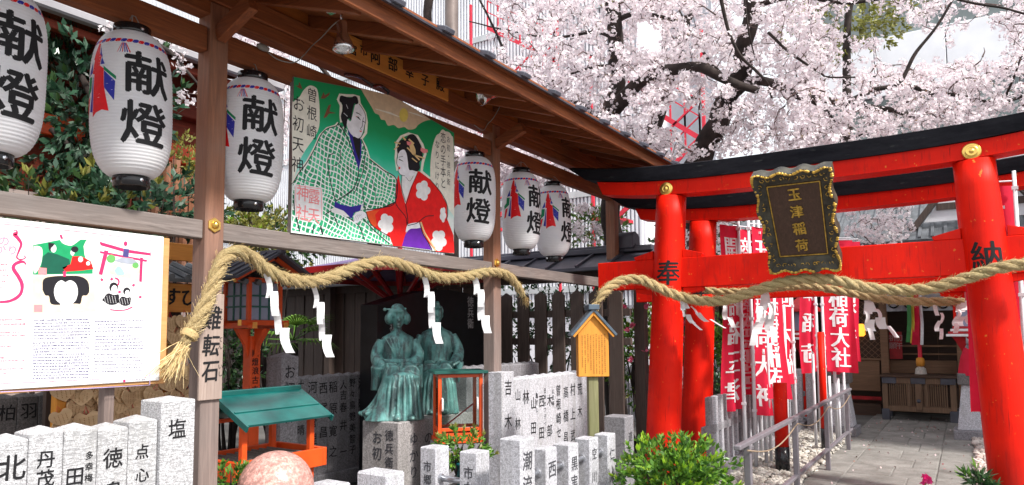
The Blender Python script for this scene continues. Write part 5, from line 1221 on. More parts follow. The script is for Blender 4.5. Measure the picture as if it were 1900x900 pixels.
F_ = sp_b(1094.6, 1111, 815, [('空', 'x', 1103, 842, 0.09), ('川', 'x', 1103, 885, 0.09)], w=0.13); G_ = sp_b(1128, 1142.6, 807, [('仁', 'x', 1136, 842, 0.10), ('木', 'x', 1136, 885, 0.10)], w=0.12)
H_ = sp_b(1160, 1176, 774, [('道', 'x', 1170, 810, 0.09)], X=-2.50, w=0.2, mat='grang')
for (x0, x1, yy_, z) in ((A_[1], B_[0], 3.80, 0.63), (B_[1], C_[0], 3.76, 0.60)):
    MB().tube([(x0-0.02, yy_, z), (x1+0.02, yy_, z)], 0.021, 14).build('steel_pipe', M['steel'], fp, smooth=True)
    MB().lathe([(0.034, 0), (0.030, 0.012), (0.022, 0.015)], (x0, yy_, z), 14, (1, 0, 0), (0, 0, 1)).build('pipe_collar', M['steel'], fp)
for (ya_, yb_) in ((3.9, D_[0]), (D_[1], E_[0]), (E_[1], F_[0]), (F_[1], G_[0])):
    MB().tube([(-2.49, ya_-0.02, 0.66), (-2.49, yb_+0.02, 0.66)], 0.021, 12).build('steel_pipe', M['steel'], fp, smooth=True)
    MB().lathe([(0.034, 0), (0.030, -0.012), (0.022, -0.015)], (-2.49, yb_, 0.66), 14, (0, 1, 0)).build('pipe_collar', M['steel'], fp)
for nm, l, c, r, v, Y, lab in (('low_stone_block', 661, 718, 752, 882, 3.3, 'short broad pale stone block at the bottom edge, right of the pink ball'), ('low_stone_block', 578, 622, 652, 902, 3.25, 'lowest flat-topped stone block at the bottom edge beside the pink ball')):
    xl = P(l, v, Y=Y).x; xc = P(c, v, Y=Y).x; yr = P(r, v, X=xc).y; b_ = thing(nm, ((xl+xc)/2, Y, 0), lab, 'stone block')
    pillar(b_, xl, xc, Y, yr, P(c, v, Y=Y).z, M['granb'], 0.0, bev=0.012)

# fence of narrow stones right of the gates
fs_ = thing('narrow_stone_fence', (-2.35, 9, 0), 'grey fence of narrow carved stones with gaps behind the red banners', 'stone fence')
y = 7.55
for k in range(26):
    pillar(fs_, -2.41, -2.35, y, y+0.075, 0.90+(0.12 if k in (12,) else 0), M['granb'] if k % 3 else M['grang'], 0.012, z0=0.14)
    y += 0.20
MB().box(-2.50, -2.26, 7.35, 12.9, 0, 0.16).build('base_kerb', M['grang'], fs_, bev=0.01)
MB().box(-2.41, -2.35, 7.40, 12.8, 0.52, 0.60).build('through_rail', M['grang'], fs_)
fs2 = thing('narrow_stone_fence', (-4, 11, 0), 'pale stone fence far behind, glimpsed between the gate pillars and the banners', 'stone fence')
for k in range(22): pillar(fs2, -5.8+k*0.17, -5.69+k*0.17, 12.2, 12.31, 1.0, M['granb'], 0.0)

# ================================================================== HANDRAIL ALONG THE PATH
hr = thing('grey_handrail', (-1.42, 8, 0), 'low grey steel handrail with looped wire along the left edge of the path', 'handrail')
MB().beam((-1.42, 5.15, 0.775), (-1.42, 10.95, 0.795), 0.05, 0.035).build('top_rail', M['railp'], hr, bev=0.006)
MB().beam((-1.42, 5.15, 0.24), (-1.42, 10.95, 0.24), 0.045, 0.03).build('bottom_rail', M['railp'], hr, bev=0.006)
for u in (1386, 1475, 1534, 1573):
    y_ = P(u, 790, X=-1.42).y; MB().box(-1.445, -1.395, y_-0.025, y_+0.025, 0, 0.76).build('post', M['railp'], hr, bev=0.005)
wv = []
for k in range(40):
    y_ = 5.3+k*0.14; wv.append((-1.385, y_, 0.74-0.10*abs(math.sin((y_-5.3)*1.75))))
MB().tube(wv, 0.006, 5).build('looped_wire', plain('tan_wire', (0.30, 0.22, 0.15), 0.7), hr)

# ================================================================== BANNERS
def red_cloth():
    m, nt, b = newmat('red_banner_cloth'); v = coords(nt); f = noise_t(nt, v, 3, 4)
    c = ramp(nt, f, [(0.3, (0.70, 0.006, 0.04)), (0.7, (0.86, 0.014, 0.07))]); nt.links.new(c, b.inputs['Base Color']); b.inputs['Roughness'].default_value = 0.75
    t = _n(nt, 'ShaderNodeBsdfTranslucent'); nt.links.new(c, t.inputs[0]); ms = _n(nt, 'ShaderNodeMixShader'); ms.inputs[0].default_value = 0.35
    nt.links.new(b.outputs[0], ms.inputs[1]); nt.links.new(t.outputs[0], ms.inputs[2]); nt.links.new(ms.outputs[0], nt.nodes['Material Output'].inputs[0]); return m
M['cloth'] = red_cloth(); M['clothw'] = ink('white_cloth_print', (0.80, 0.78, 0.80), 0.8)
def banner(u, Y, ztop, zbot, w, txt, label, side=1, ph=0.0, rdir=(0.42, 0.90), both=True, lean=0.0):
    p = P(u, 700, Y=Y); base = V3(p.x, p.y, 0); r = V3(rdir[0], rdir[1], 0).normalized()*side; nrm = V3(-r.y, r.x, 0)*(1 if side > 0 else -1)*-1
    t = thing('prayer_banner', base, label, 'banner', 'red banners with white writing beside the path')
    MB().tube([base, base+Z1*1.35, base+V3(lean, 0, ztop+0.12)], [0.022, 0.021, 0.016], 10).build('pole', M['polew'], t, smooth=True)
    MB().lathe([(0.0265, 0), (0.0265, 0.05)], base+V3(0, 0, 1.35), 10).build('pole_joint', M['polew'], t)
    MB().tube([base+V3(lean, 0, ztop+0.03), base+V3(lean, 0, ztop+0.03)+r*w], 0.007, 8).build('cross_rod', M['polew'], t)
    def f(a, z, off=0.0):
        k = a/w; s = (ztop-z)/(ztop-zbot)
        amp = 0.010+0.055*s*k
        wv_ = amp*math.sin(k*9.0+ph+s*2.2)+0.04*s*math.sin(s*5+ph)
        squeeze = 1-0.22*s*(0.6+0.4*math.sin(ph+s*3))
        q = base+V3(lean*(z/ztop), 0.075, 0)+r*(a*squeeze+0.015)+nrm*(wv_+off); return V3(q.x, q.y, z-0.03*k*s)
    nx, nz = 18, 40; mb = MB(); vs = [f(w*i/nx, ztop+(zbot-ztop)*j/nz) for j in range(nz+1) for i in range(nx+1)]
    mb.add(vs, [(j*(nx+1)+i, j*(nx+1)+i+1, (j+1)*(nx+1)+i+1, (j+1)*(nx+1)+i) for j in range(nz) for i in range(nx)])
    c = mb.build('cloth', M['cloth'], t, smooth=True)
    tm = MB(); n = len(txt); H = (ztop-zbot-0.16)/n; s_ = min(H*0.95, w*0.74)
    for k, ch in enumerate(txt):
        gv, gf = glyph(ch, 0.018)
        for sh_, dd in ((0, 0), (0.03, 0.0004), (-0.03, 0.0008)):
            st = [[Vector(gv[i]) for i in g_] for g_ in gf]
            while st:
                q = st.pop(); e_ = [(q[i]-q[(i+1) % 3]).length for i in range(3)]; m_ = max(e_)
                if m_ > 0.16:
                    i = e_.index(m_); mid = (q[i]+q[(i+1) % 3])/2; st += [[q[i], mid, q[(i+2) % 3]], [mid, q[(i+1) % 3], q[(i+2) % 3]]]
                else:
                    pts = [(w*0.5+(x+sh_)*s_*1.05, ztop-0.10-H*(k+0.5)+y*s_*1.12) for x, y in q]
                    for o_ in ((0.004+dd, -0.004-dd) if both else (0.004+dd,)): tm.add([f(a, z, o_) for a, z in pts], [(0, 1, 2)])
    tm.build('lettering', M['clothw'], c, org=ORG[t.name])
    for k in range(5):
        z = ztop-0.05-(ztop-zbot-0.1)*k/4; MB().box(base.x+lean*z/ztop-0.024, base.x+lean*z/ztop+0.024, base.y-0.024, base.y+0.024, z, z+0.03).build('tie_loop', M['polew'], t)
    return t
banner(1379, 8.30, 2.85, 0.72, 0.34, '開運招福玉津', 'red banner nearest the gate pillars, hanging lowest at the left of the cluster', -1, 0.3, both=True)
banner(1398, 8.55, 2.88, 0.62, 0.34, '玉津稲荷大神', 'second red banner from the left, its hem reaching down to the rail', 1, 1.2)
banner(1417, 8.80, 2.85, 0.80, 0.42, '開運玉津稲荷', 'broad middle red banner with big white writing behind the paper streamer', 1, 2.1)
banner(1440, 9.20, 2.85, 0.85, 0.34, '稲荷大神', 'red banner on the fourth white pole from the gate', 1, 0.0)
banner(1408, 9.10, 2.9, 0.85, 0.40, '商売繁盛稲荷', 'red banner half hidden behind the second and the middle banner', -1, 1.7)
banner(1456, 9.85, 2.9, 1.0, 0.40, '玉津稲荷大神', 'red banner at the back of the left cluster', -1, 0.9)
banner(1474, 9.60, 2.9, 0.95, 0.40, '開運招福', 'narrow red banner at the right end of the left cluster', -1, 2.6)
banner(1519, 10.6, 2.9, 1.05, 0.34, '玉津稲荷', 'narrow red banner at the left of the far cluster', -1, 1.0)
banner(1531, 10.7, 2.9, 1.05, 0.42, '運昌稲荷大社', 'widest red banner of the far cluster, closest to the shrine opening', 1, 2.2, rdir=(0.9, 0.42))
banner(1549, 10.95, 2.9, 1.2, 0.40, '曽根崎', 'far red banner partly behind the widest one', 1, 0.6, rdir=(0.9, 0.42))
for u, Y, h, lb3 in ((1461, 9.4, 1.95, 'bare white pole between the fourth banner and the narrow one'), (1428, 8.95, 2.6, 'tallest bare white pole, rising behind the middle banner'), (1541, 10.8, 0.98, 'short bare white pole just right of the thin red post'), (1557, 10.9, 0.95, 'shortest bare white pole, middle of the far three'), (1568, 11.0, 1.15, 'bare white pole nearest the stone pedestal, in front of the fox'), (1512, 10.3, 1.3, 'bare white pole at the left of the far banner cluster')):
    p = P(u, 760, Y=Y); t = thing('bare_white_pole', (p.x, p.y, 0), lb3, 'pole', 'empty white poles')
    MB().tube([(p.x, p.y, 0), (p.x, p.y, h)], 0.019, 10).build('shaft', M['polew'], t, smooth=True); MB().lathe([(0.02, 0), (0.02, 0.035)], (p.x, p.y, h*0.7), 10).build('clip', M['polew'], t)
banner(1905, 7.6, 2.9, 0.9, 0.45, '玉津稲荷', 'red banner cut off by the right picture edge behind the right gate pillar', -1, 0.5, rdir=(0.95, 0.3))
for u, Y, r_, zt, zb, lab in ((1450, 8.5, 0.075, 1.02, 0.30, 'slim red wooden post with a black foot among the white poles'), (1530, 10.2, 0.045, 1.6, 0.32, 'thinner red post with a black foot behind the handrail')):
    p = P(u, 800, Y=Y); t = thing('red_post', (p.x, p.y, 0), lab, 'post')
    MB().tube([(p.x, p.y, zb), (p.x, p.y, zt)], r_, 20).build('shaft', M['red'], t, smooth=True); MB().tube([(p.x, p.y, 0), (p.x, p.y, zb)], r_*1.06, 20).build('foot', M['blackm'], t, smooth=True)

# ================================================================== VOTIVE RACK WITH HEART PLAQUES
VX = -5.55
vr = thing('votive_rack', (VX, 3.2, 0), 'wooden rack with a written board, hung full of heart-shaped wooden plaques behind the straw tassel', 'rack')
vy0 = P(112, 700, X=VX).y; vy1 = P(358, 700, X=VX).y
def vb(name, u0, v0, u1, v1, mat, dx=0.0, th=0.03, bev=0.004):
    a = P(u0, v0, X=VX+dx); b = P(u1, v1, X=VX+dx); return MB().box(VX+dx-th, VX+dx, a.y, b.y, b.z, a.z).build(name, mat, vr, bev=bev)
vb('top_board', 285, 446, 362, 486, M['signw'], 0.02)
vb('name_panel', 230, 520, 362, 580, M['signw'], 0.0)
mb = MB(); write(mb, 'むすび', P(287, 549, X=VX+0.004), Y1, Z1, 0.16, pitch=0.95, bold=0.03, vertical=False); mb.build('lettering', M['ink'], vr)
MB().beam((VX-0.35, (vy0+vy1)/2, 2.22), (VX+0.14, (vy0+vy1)/2, 2.06), vy1-vy0+0.3, 0.03).build('small_roof', M['clay'], vr)
for k in range(16): MB().tube([(VX-0.3, vy0-0.1+k*0.14, 2.235), (VX+0.15, vy0-0.1+k*0.14, 2.085)], 0.03, 6).build('roof_tile', M['clay'], vr)
for u in (213, 113, 300, 366):
    yy_ = P(u, 740, X=VX+0.02).y; MB().box(VX-0.05, VX+0.03, yy_-0.035, yy_+0.035, 0, 2.1).build('post', M['pinez'], vr, bev=0.004)
for v in (595, 652, 705, 752): z = P(300, v, X=VX).z; MB().box(VX-0.02, VX+0.0, vy0, vy1, z-0.025, z+0.025).build('hanging_rail', M['emaw'], vr, bev=0.003)
vb('lower_panel', 296, 640, 362, 664, M['emaw'], 0.012)
MB().box(VX-0.25, VX-0.20, vy0, vy1, 0.0, 2.05).build('back_panel', M['darkw'], vr)
hp = smooth2([(0, -0.062), (0.030, -0.040), (0.060, -0.010), (0.068, 0.020), (0.052, 0.046), (0.026, 0.052), (0, 0.034), (-0.026, 0.052), (-0.052, 0.046), (-0.068, 0.020), (-0.060, -0.010), (-0.030, -0.040)], 3, True)[:-1]
hv0 = MB().prism(hp, (V3(0, 0, 0), Y1, Z1, X1), -0.004, 0.004)
protoH = None
hlabs = ['pale heart-shaped wooden plaque hanging on the rack behind the straw tassel', 'heart-shaped wooden plaque low on the rack, below the notice board corner']
spots = []
for u in range(118, 356, 15):
    for v in range(600, 800, 22):
        if u < 292 and v < 700: continue
        if 636 < v < 668: continue
        spots.append((u+rnd.uniform(-6, 6), v+rnd.uniform(-7, 7), rnd.uniform(0.01, 0.10)))
rnd.shuffle(spots)
for i, (u, v, dx) in enumerate(spots[:120]):
    p = P(u, v, X=VX+dx); lab = hlabs[0] if u > 285 else hlabs[1]; gname = 'heart plaques on the rack behind the tassel' if u > 285 else 'heart plaques low on the rack'
    if protoH is None:
        t = thing('heart_votive_plaque', (0, 0, 0), lab, 'plaque', gname); hv0.build('wood_heart', M['emaw'], t, bev=0.001)
        tm = MB()
        for k in range(4):
            yy_ = -0.036+k*0.022; zz = 0.022
            while zz > -0.035+abs(yy_)*0.5:
                l = rnd.uniform(0.004, 0.010); tm.add([(0.0048, yy_-0.003, zz), (0.0048, yy_+0.003, zz-0.002), (0.0048, yy_+0.002, zz-l), (0.0048, yy_-0.001, zz-l)], [(0, 1, 2, 3)]); zz -= l+0.004
        tm.build('handwriting', M['inkb'], t)
        MB().tube([(0.0, -0.012, 0.045), (0.0, 0, 0.085), (0.0, 0.012, 0.045)], 0.0018, 4).build('red_cord', M['brightred'], t); protoH = t; o = t
    else: o = copy_tree(protoH); o['label'] = lab; o['group'] = gname
    o.location = p; o.rotation_euler = (rnd.uniform(-0.35, 0.35), rnd.uniform(-0.1, 0.1), rnd.uniform(-0.45, 0.45)); s = rnd.uniform(1.0, 1.35); o.scale = (s, s, s)

# ================================================================== RED LANTERN POST WITH DARK GABLE ROOF
LX = -5.62; c_ = P(467, 650, X=LX+0.05); ly = c_.y+0.04
rl = thing('red_lantern_post', (LX, ly, 0), 'orange-red wooden lantern on a bracketed post under a dark sheet gable roof', 'lantern post')
MB().box(LX-0.055, LX+0.055, ly-0.055, ly+0.055, 0, 1.60).build('post', M['orange'], rl, bev=0.004)
zb_ = P(467, 604, X=LX).z
for ang in (0, 1, 2, 3):
    d = [V3(1, 0, 0), V3(0, 1, 0), V3(-1, 0, 0), V3(0, -1, 0)][ang]; s_ = d.cross(Z1)
    MB().prism([(0.05, zb_-0.33), (0.09, zb_-0.18), (0.19, zb_-0.03), (0.05, zb_-0.03)], (V3(LX, ly, 0), d, Z1, s_), -0.02, 0.02).build('bracket', M['orange'], rl, bev=0.003)
for a in (-1, 1):
    MB().box(LX-0.26, LX+0.26, ly+a*0.17-0.022, ly+a*0.17+0.022, zb_-0.028, zb_+0.024).build('sill_beam', M['orange'], rl, bev=0.003)
    MB().box(LX+a*0.17-0.022, LX+a*0.17+0.022, ly-0.26, ly+0.26, zb_-0.002, zb_+0.046).build('sill_beam', M['orange'], rl, bev=0.003)
    for b in (-1, 1):
        MB().box(LX+a*0.17-0.018, LX+a*0.17+0.018, ly+b*0.17-0.018, ly+b*0.17+0.018, zb_+0.047, zb_+0.40).build('corner_post', M['orange'], rl, bev=0.002)
        MB().box(LX+a*0.262-0.002, LX+a*0.262+0.002, ly+b*0.17-0.024, ly+b*0.17+0.024, zb_-0.03, zb_+0.026).build('gilt_cap', M['gold'], rl)
        MB().box(LX+a*0.17-0.024, LX+a*0.17+0.024, ly+b*0.262-0.002, ly+b*0.262+0.002, zb_-0.004, zb_+0.048).build('gilt_cap', M['gold'], rl)
M['pane'] = plain('blue_grey_paper_pane', (0.30, 0.34, 0.48), 0.5, 0.08, 3, 0, 0); M['teal'] = plain('teal_muntin', (0.02, 0.13, 0.11), 0.5)
for d, s_ in ((X1, Y1), (-Y1, X1), (-X1, -Y1), (Y1, -X1)):
    o_ = V3(LX, ly, zb_+0.05)+d*0.165
    MB().prism([(-0.15, 0), (0.15, 0), (0.15, 0.34), (-0.15, 0.34)], (o_, s_, Z1, d), -0.005, 0.0).build('pane', M['pane'], rl)
    for q in (-0.05, 0.05): MB().prism([(q-0.008, 0), (q+0.008, 0), (q+0.008, 0.34), (q-0.008, 0.34)], (o_, s_, Z1, d), 0.002, 0.010).build('muntin', M['teal'], rl)
    for q in (0.12, 0.22): MB().prism([(-0.15, q-0.008), (0.15, q-0.008), (0.15, q+0.008), (-0.15, q+0.008)], (o_, s_, Z1, d), 0.0105, 0.016).build('muntin', M['teal'], rl)
    MB().prism([(-0.19, 0.345), (0.19, 0.345), (0.19, 0.385), (-0.19, 0.385)], (o_, s_, Z1, d), -0.01, 0.022).build('head_beam', M['orange'], rl, bev=0.003)
zr = zb_+0.44
for s_ in (-1, 1):
    MB().beam((LX-0.03*0, ly+s_*0.20, zr+0.075), (LX, ly+s_*0.20, zr+0.076), 0.1, 0.1) if False else None
    a = V3(LX, ly, zr+0.22); b = V3(LX, ly+s_*0.46, zr-0.03)
    d = (b-a).normalized(); up_n = V3(1, 0, 0).cross(d); up_n = up_n if up_n.z > 0 else -up_n
    MB().obox((a+b)/2, d, X1, up_n, (b-a).length/2, 0.40, 0.012).build('roof_slope', M['slate'], rl)
    for k in range(6):
        q = -0.36+k*0.144; MB().beam(a+X1*q+up_n*0.02, b+X1*q+up_n*0.02, 0.018, 0.018).build('roof_seam', M['slate'], rl)
    for k in (-0.30, 0.0, 0.30): MB().beam(a+X1*k-up_n*0.035, b+X1*k-up_n*0.035-d*0.03, 0.03, 0.035).build('rafter', M['orange'], rl)
    for k in (-0.30, 0.0, 0.30): MB().obox(b+X1*k-up_n*0.035-d*0.027, d, X1, up_n, 0.004, 0.018, 0.020).build('gilt_cap', M['gold'], rl)
MB().box(LX-0.42, LX+0.42, ly-0.03, ly+0.03, zr+0.21, zr+0.25).build('ridge', M['slate'], rl, bev=0.005)
mb = MB(); write(mb, '献燈', P(474, 655, X=LX+0.0565), Y1, Z1, 0.075, 1.1); write(mb, '浪古吉', P(474, 688, X=LX+0.0565), Y1, Z1, 0.075, 1.15); mb.build('lettering', M['ink'], rl)

# ================================================================== GREEN-ROOFED ORANGE STAND
GX0, GX1_, GY0, GY1_ = -4.64, -4.29, 3.20, 3.92
def green_roof():
    m, nt, b = newmat('green_enamel_roof'); v = coords(nt); f = noise_t(nt, v, 5, 3); 
    c = ramp(nt, f, [(0.3, (0.003, 0.08, 0.075)), (0.7, (0.008, 0.14, 0.125))]); nt.links.new(c, b.inputs['Base Color']); b.inputs['Roughness'].default_value = 0.16; b.inputs['Specular IOR Level'].default_value = 0.7; return m
M['groof'] = green_roof()
gs = thing('green_roofed_stand', (-4.45, 3.55, 0), 'orange wooden stand under a glossy green sloping roof behind the pink ball', 'stand')
a = V3(-4.66, (GY0+GY1_)/2, 1.165); b = V3(-4.27, (GY0+GY1_)/2, 0.965); d = (b-a).normalized(); un_ = d.cross(Y1); un_ = un_ if un_.z > 0 else -un_
MB().obox((a+b)/2, d, Y1, un_, (b-a).length/2, (GY1_-GY0)/2+0.03, 0.009).build('roof_panel', M['groof'], gs)
MB().obox((a+b)/2+d*0.05+un_*0.012, d, Y1, un_, 0.006, (GY1_-GY0)/2+0.03, 0.004).build('roof_seam', M['groof'], gs)
a2 = V3(-4.95, a.y, 0.965); d2 = (a2-a).normalized(); un2 = d2.cross(Y1); un2 = un2 if un2.z > 0 else -un2
MB().obox((a+a2)/2, d2, Y1, un2, (a2-a).length/2, (GY1_-GY0)/2+0.03, 0.009).build('roof_panel', M['groof'], gs)
MB().box(-4.69, -4.63, GY0-0.035, GY1_+0.035, 1.155, 1.195).build('ridge', M['groof'], gs, bev=0.006)
for yy_ in (GY0-0.034, GY1_+0.034): MB().beam((-4.66, yy_, 1.15), (-4.26, yy_, 0.945), 0.014, 0.045).build('barge_board', M['groof'], gs)
for xx in (-4.42, -4.88):
    for yy_ in (GY0+0.05, GY1_-0.05): MB().box(xx-0.022, xx+0.022, yy_-0.022, yy_+0.022, 0, 1.02).build('post', M['orange'], gs, bev=0.003)
zt = P(560, 838, X=-4.35).z
for xx in (-4.37, -4.93): MB().box(xx-0.02, xx+0.02, GY0-0.02, GY1_+0.02, zt-0.14, zt).build('side_board', M['orange'], gs, bev=0.004)
for yy_ in (GY0-0.04, GY1_+0.04): MB().box(-4.951, -4.349, yy_-0.02, yy_+0.02, zt-0.14, zt+0.002).build('side_board', M['orange'], gs, bev=0.004)
MB().box(-4.9, -4.4, GY0, GY1_, zt-0.06, zt-0.045).build('tray', M['greyw'], gs)
for k in range(9): MB().box(-4.9, -4.4, GY0+0.03+k*0.075, GY0+0.045+k*0.075, zt-0.044, zt-0.02).build('slat', M['greyw'], gs)
MB().box(-4.90, -4.86, GY0, GY1_, 0.93, 0.96).build('head_rail', M['orange'], gs)

# pink granite ball on a base
pc_ = P(512, 906, Y=2.92); pbm = granite('pink_granite', (0.56, 0.30, 0.26), speck=0.35, scale=60, rough=0.35)
pbl = thing('pink_granite_ball', (pc_.x, pc_.y, 0), 'polished pink granite ball at the bottom edge beside the first post', 'stone ball')
MB().ball(pc_, 0.228, 0.228, 0.228, 64, 40).build('ball', pbm, pbl, smooth=True)
MB().lathe([(0.24, 0), (0.24, pc_.z-0.20), (0.17, pc_.z-0.15)], (pc_.x, pc_.y, 0), 32).build('pedestal', M['granb'], pbl)

# ================================================================== BRONZE COUPLE ON A STONE PLINTH
px0, px1, py0, py1 = P(672, 800, Y=5.02).x, P(739, 800, Y=5.02).x, 5.02, 6.95
pz = P(739, 785, Y=5.02).z
pt = thing('statue_plinth', ((px0+px1)/2, 5.9, 0), 'stone plinth with carved writing under the bronze couple, with a granite bench', 'plinth')
MB().box(px0, px1, py0, py1, 0, pz).build('block', M['plinth'], pt, bev=0.008)
MB().box(px0-0.26, px0-0.005, py0+0.36, py1+0.1, 0, pz-0.002).build('block', M['plinth'], pt, bev=0.008)
mb = MB(); write(mb, 'お初', P(700, 812, Y=py0-0.002), X1, Z1, 0.13, 1.15); write(mb, '徳兵衛', P(722, 808, Y=py0-0.002), X1, Z1, 0.11, 1.15); write(mb, 'ゆかり', P(768, 815, X=px1+0.002), Y1, Z1, 0.13, 1.2); write(mb, 'の地', P(795, 812, X=px1+0.002), Y1, Z1, 0.13, 1.2)
mb.build('lettering', M['inkg'], pt)
MB().box(px0-0.22, px0+0.12, py0+0.34, py1-0.1, pz+0.31, pz+0.40).build('bench_slab', M['plinth'], pt, bev=0.008)
for yy_ in (py0+0.44, py1-0.4): MB().box(px0-0.16, px0+0.08, yy_, yy_+0.18, pz+0.001, pz+0.309).build('bench_leg', M['plinth'], pt, bev=0.006)
def bronze():
    m, nt, b = newmat('verdigris_bronze'); v = coords(nt, (1, 1, 1), False); vz = coords(nt, (1, 1, 0.22), False)
    f = noise_t(nt, v, 6, 6, 0.65); g = noise_t(nt, vz, 16, 5, 0.6); h = noise_t(nt, v, 40, 4)
    c = ramp(nt, f, [(0.30, (0.08, 0.25, 0.24)), (0.52, (0.16, 0.39, 0.37)), (0.75, (0.32, 0.56, 0.52))])
    c = mixc(nt, ramp(nt, g, [(0.44, (0, 0, 0)), (0.60, (0.8, 0.8, 0.8))]), c, (0.07, 0.075, 0.085))
    c = mixc(nt, ramp(nt, h, [(0.60, (0, 0, 0)), (0.75, (0.4, 0.4, 0.4))]), c, (0.42, 0.66, 0.58))
    nt.links.new(c, b.inputs['Base Color']); b.inputs['Roughness'].default_value = 0.5; b.inputs['Metallic'].default_value = 0.25
    ge = _n(nt, 'ShaderNodeNewGeometry'); c = mixc(nt, ramp(nt, ge.outputs['Pointiness'], [(0.44, (0.85, 0.85, 0.85)), (0.50, (0, 0, 0))]), c, (0.018, 0.045, 0.048))  # crease shade put into the colour, together with dark patina in the recesses
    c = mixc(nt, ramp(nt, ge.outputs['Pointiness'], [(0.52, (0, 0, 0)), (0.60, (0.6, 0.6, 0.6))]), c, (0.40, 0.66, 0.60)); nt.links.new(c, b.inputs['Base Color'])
    bump(nt, b, g, 0.5, 0.012); return m
M['bronze'] = bronze()
def merged(mb, name, mat, parent, vox, M4, sm=2):
    """fuse overlapping volumes into one continuous skin"""
    me = bpy.data.meshes.new(name); me.from_pydata([tuple(M4 @ Vector(q)) for q in mb.v], [], mb.f); o = bpy.data.objects.new(name, me); COL.objects.link(o)
    bm = bmesh.new(); bm.from_mesh(me); bmesh.ops.recalc_face_normals(bm, faces=bm.faces); bm.to_mesh(me); bm.free()
    md = o.modifiers.new('r', 'REMESH'); md.mode = 'VOXEL'; md.voxel_size = vox; md.use_smooth_shade = True
    ms = o.modifiers.new('s', 'SMOOTH'); ms.iterations = max(1, sm-1); ms.factor = 0.5
    dg = bpy.context.evaluated_depsgraph_get(); ev = o.evaluated_get(dg); nm = bpy.data.meshes.new_from_object(ev)
    bpy.data.objects.remove(o); nm.name = name; nm.transform(Matrix.Translation(-ORG[parent.name])); nm.materials.clear(); nm.materials.append(mat)
    nm.polygons.foreach_set('use_smooth', [True]*len(nm.polygons))
    r = bpy.data.objects.new(name, nm); COL.objects.link(r); r.parent = parent; return r
def ring_loft(mb, rings, n=20):
    """rings: (cx, cy, z, rx, ry) horizontal ellipses"""
    vs = []; N = len(rings)
    for cx, cy, z, rx, ry in rings:
        for k in range(n):
            a = 2*math.pi*k/n; vs.append((cx+rx*math.cos(a), cy+ry*math.sin(a), z))
    fs = [(i*n+k, i*n+(k+1) % n, (i+1)*n+(k+1) % n, (i+1)*n+k) for i in range(N-1) for k in range(n)]
    fs += [tuple(range(n-1, -1, -1)), tuple(range((N-1)*n, N*n))]; return mb.add(vs, fs)
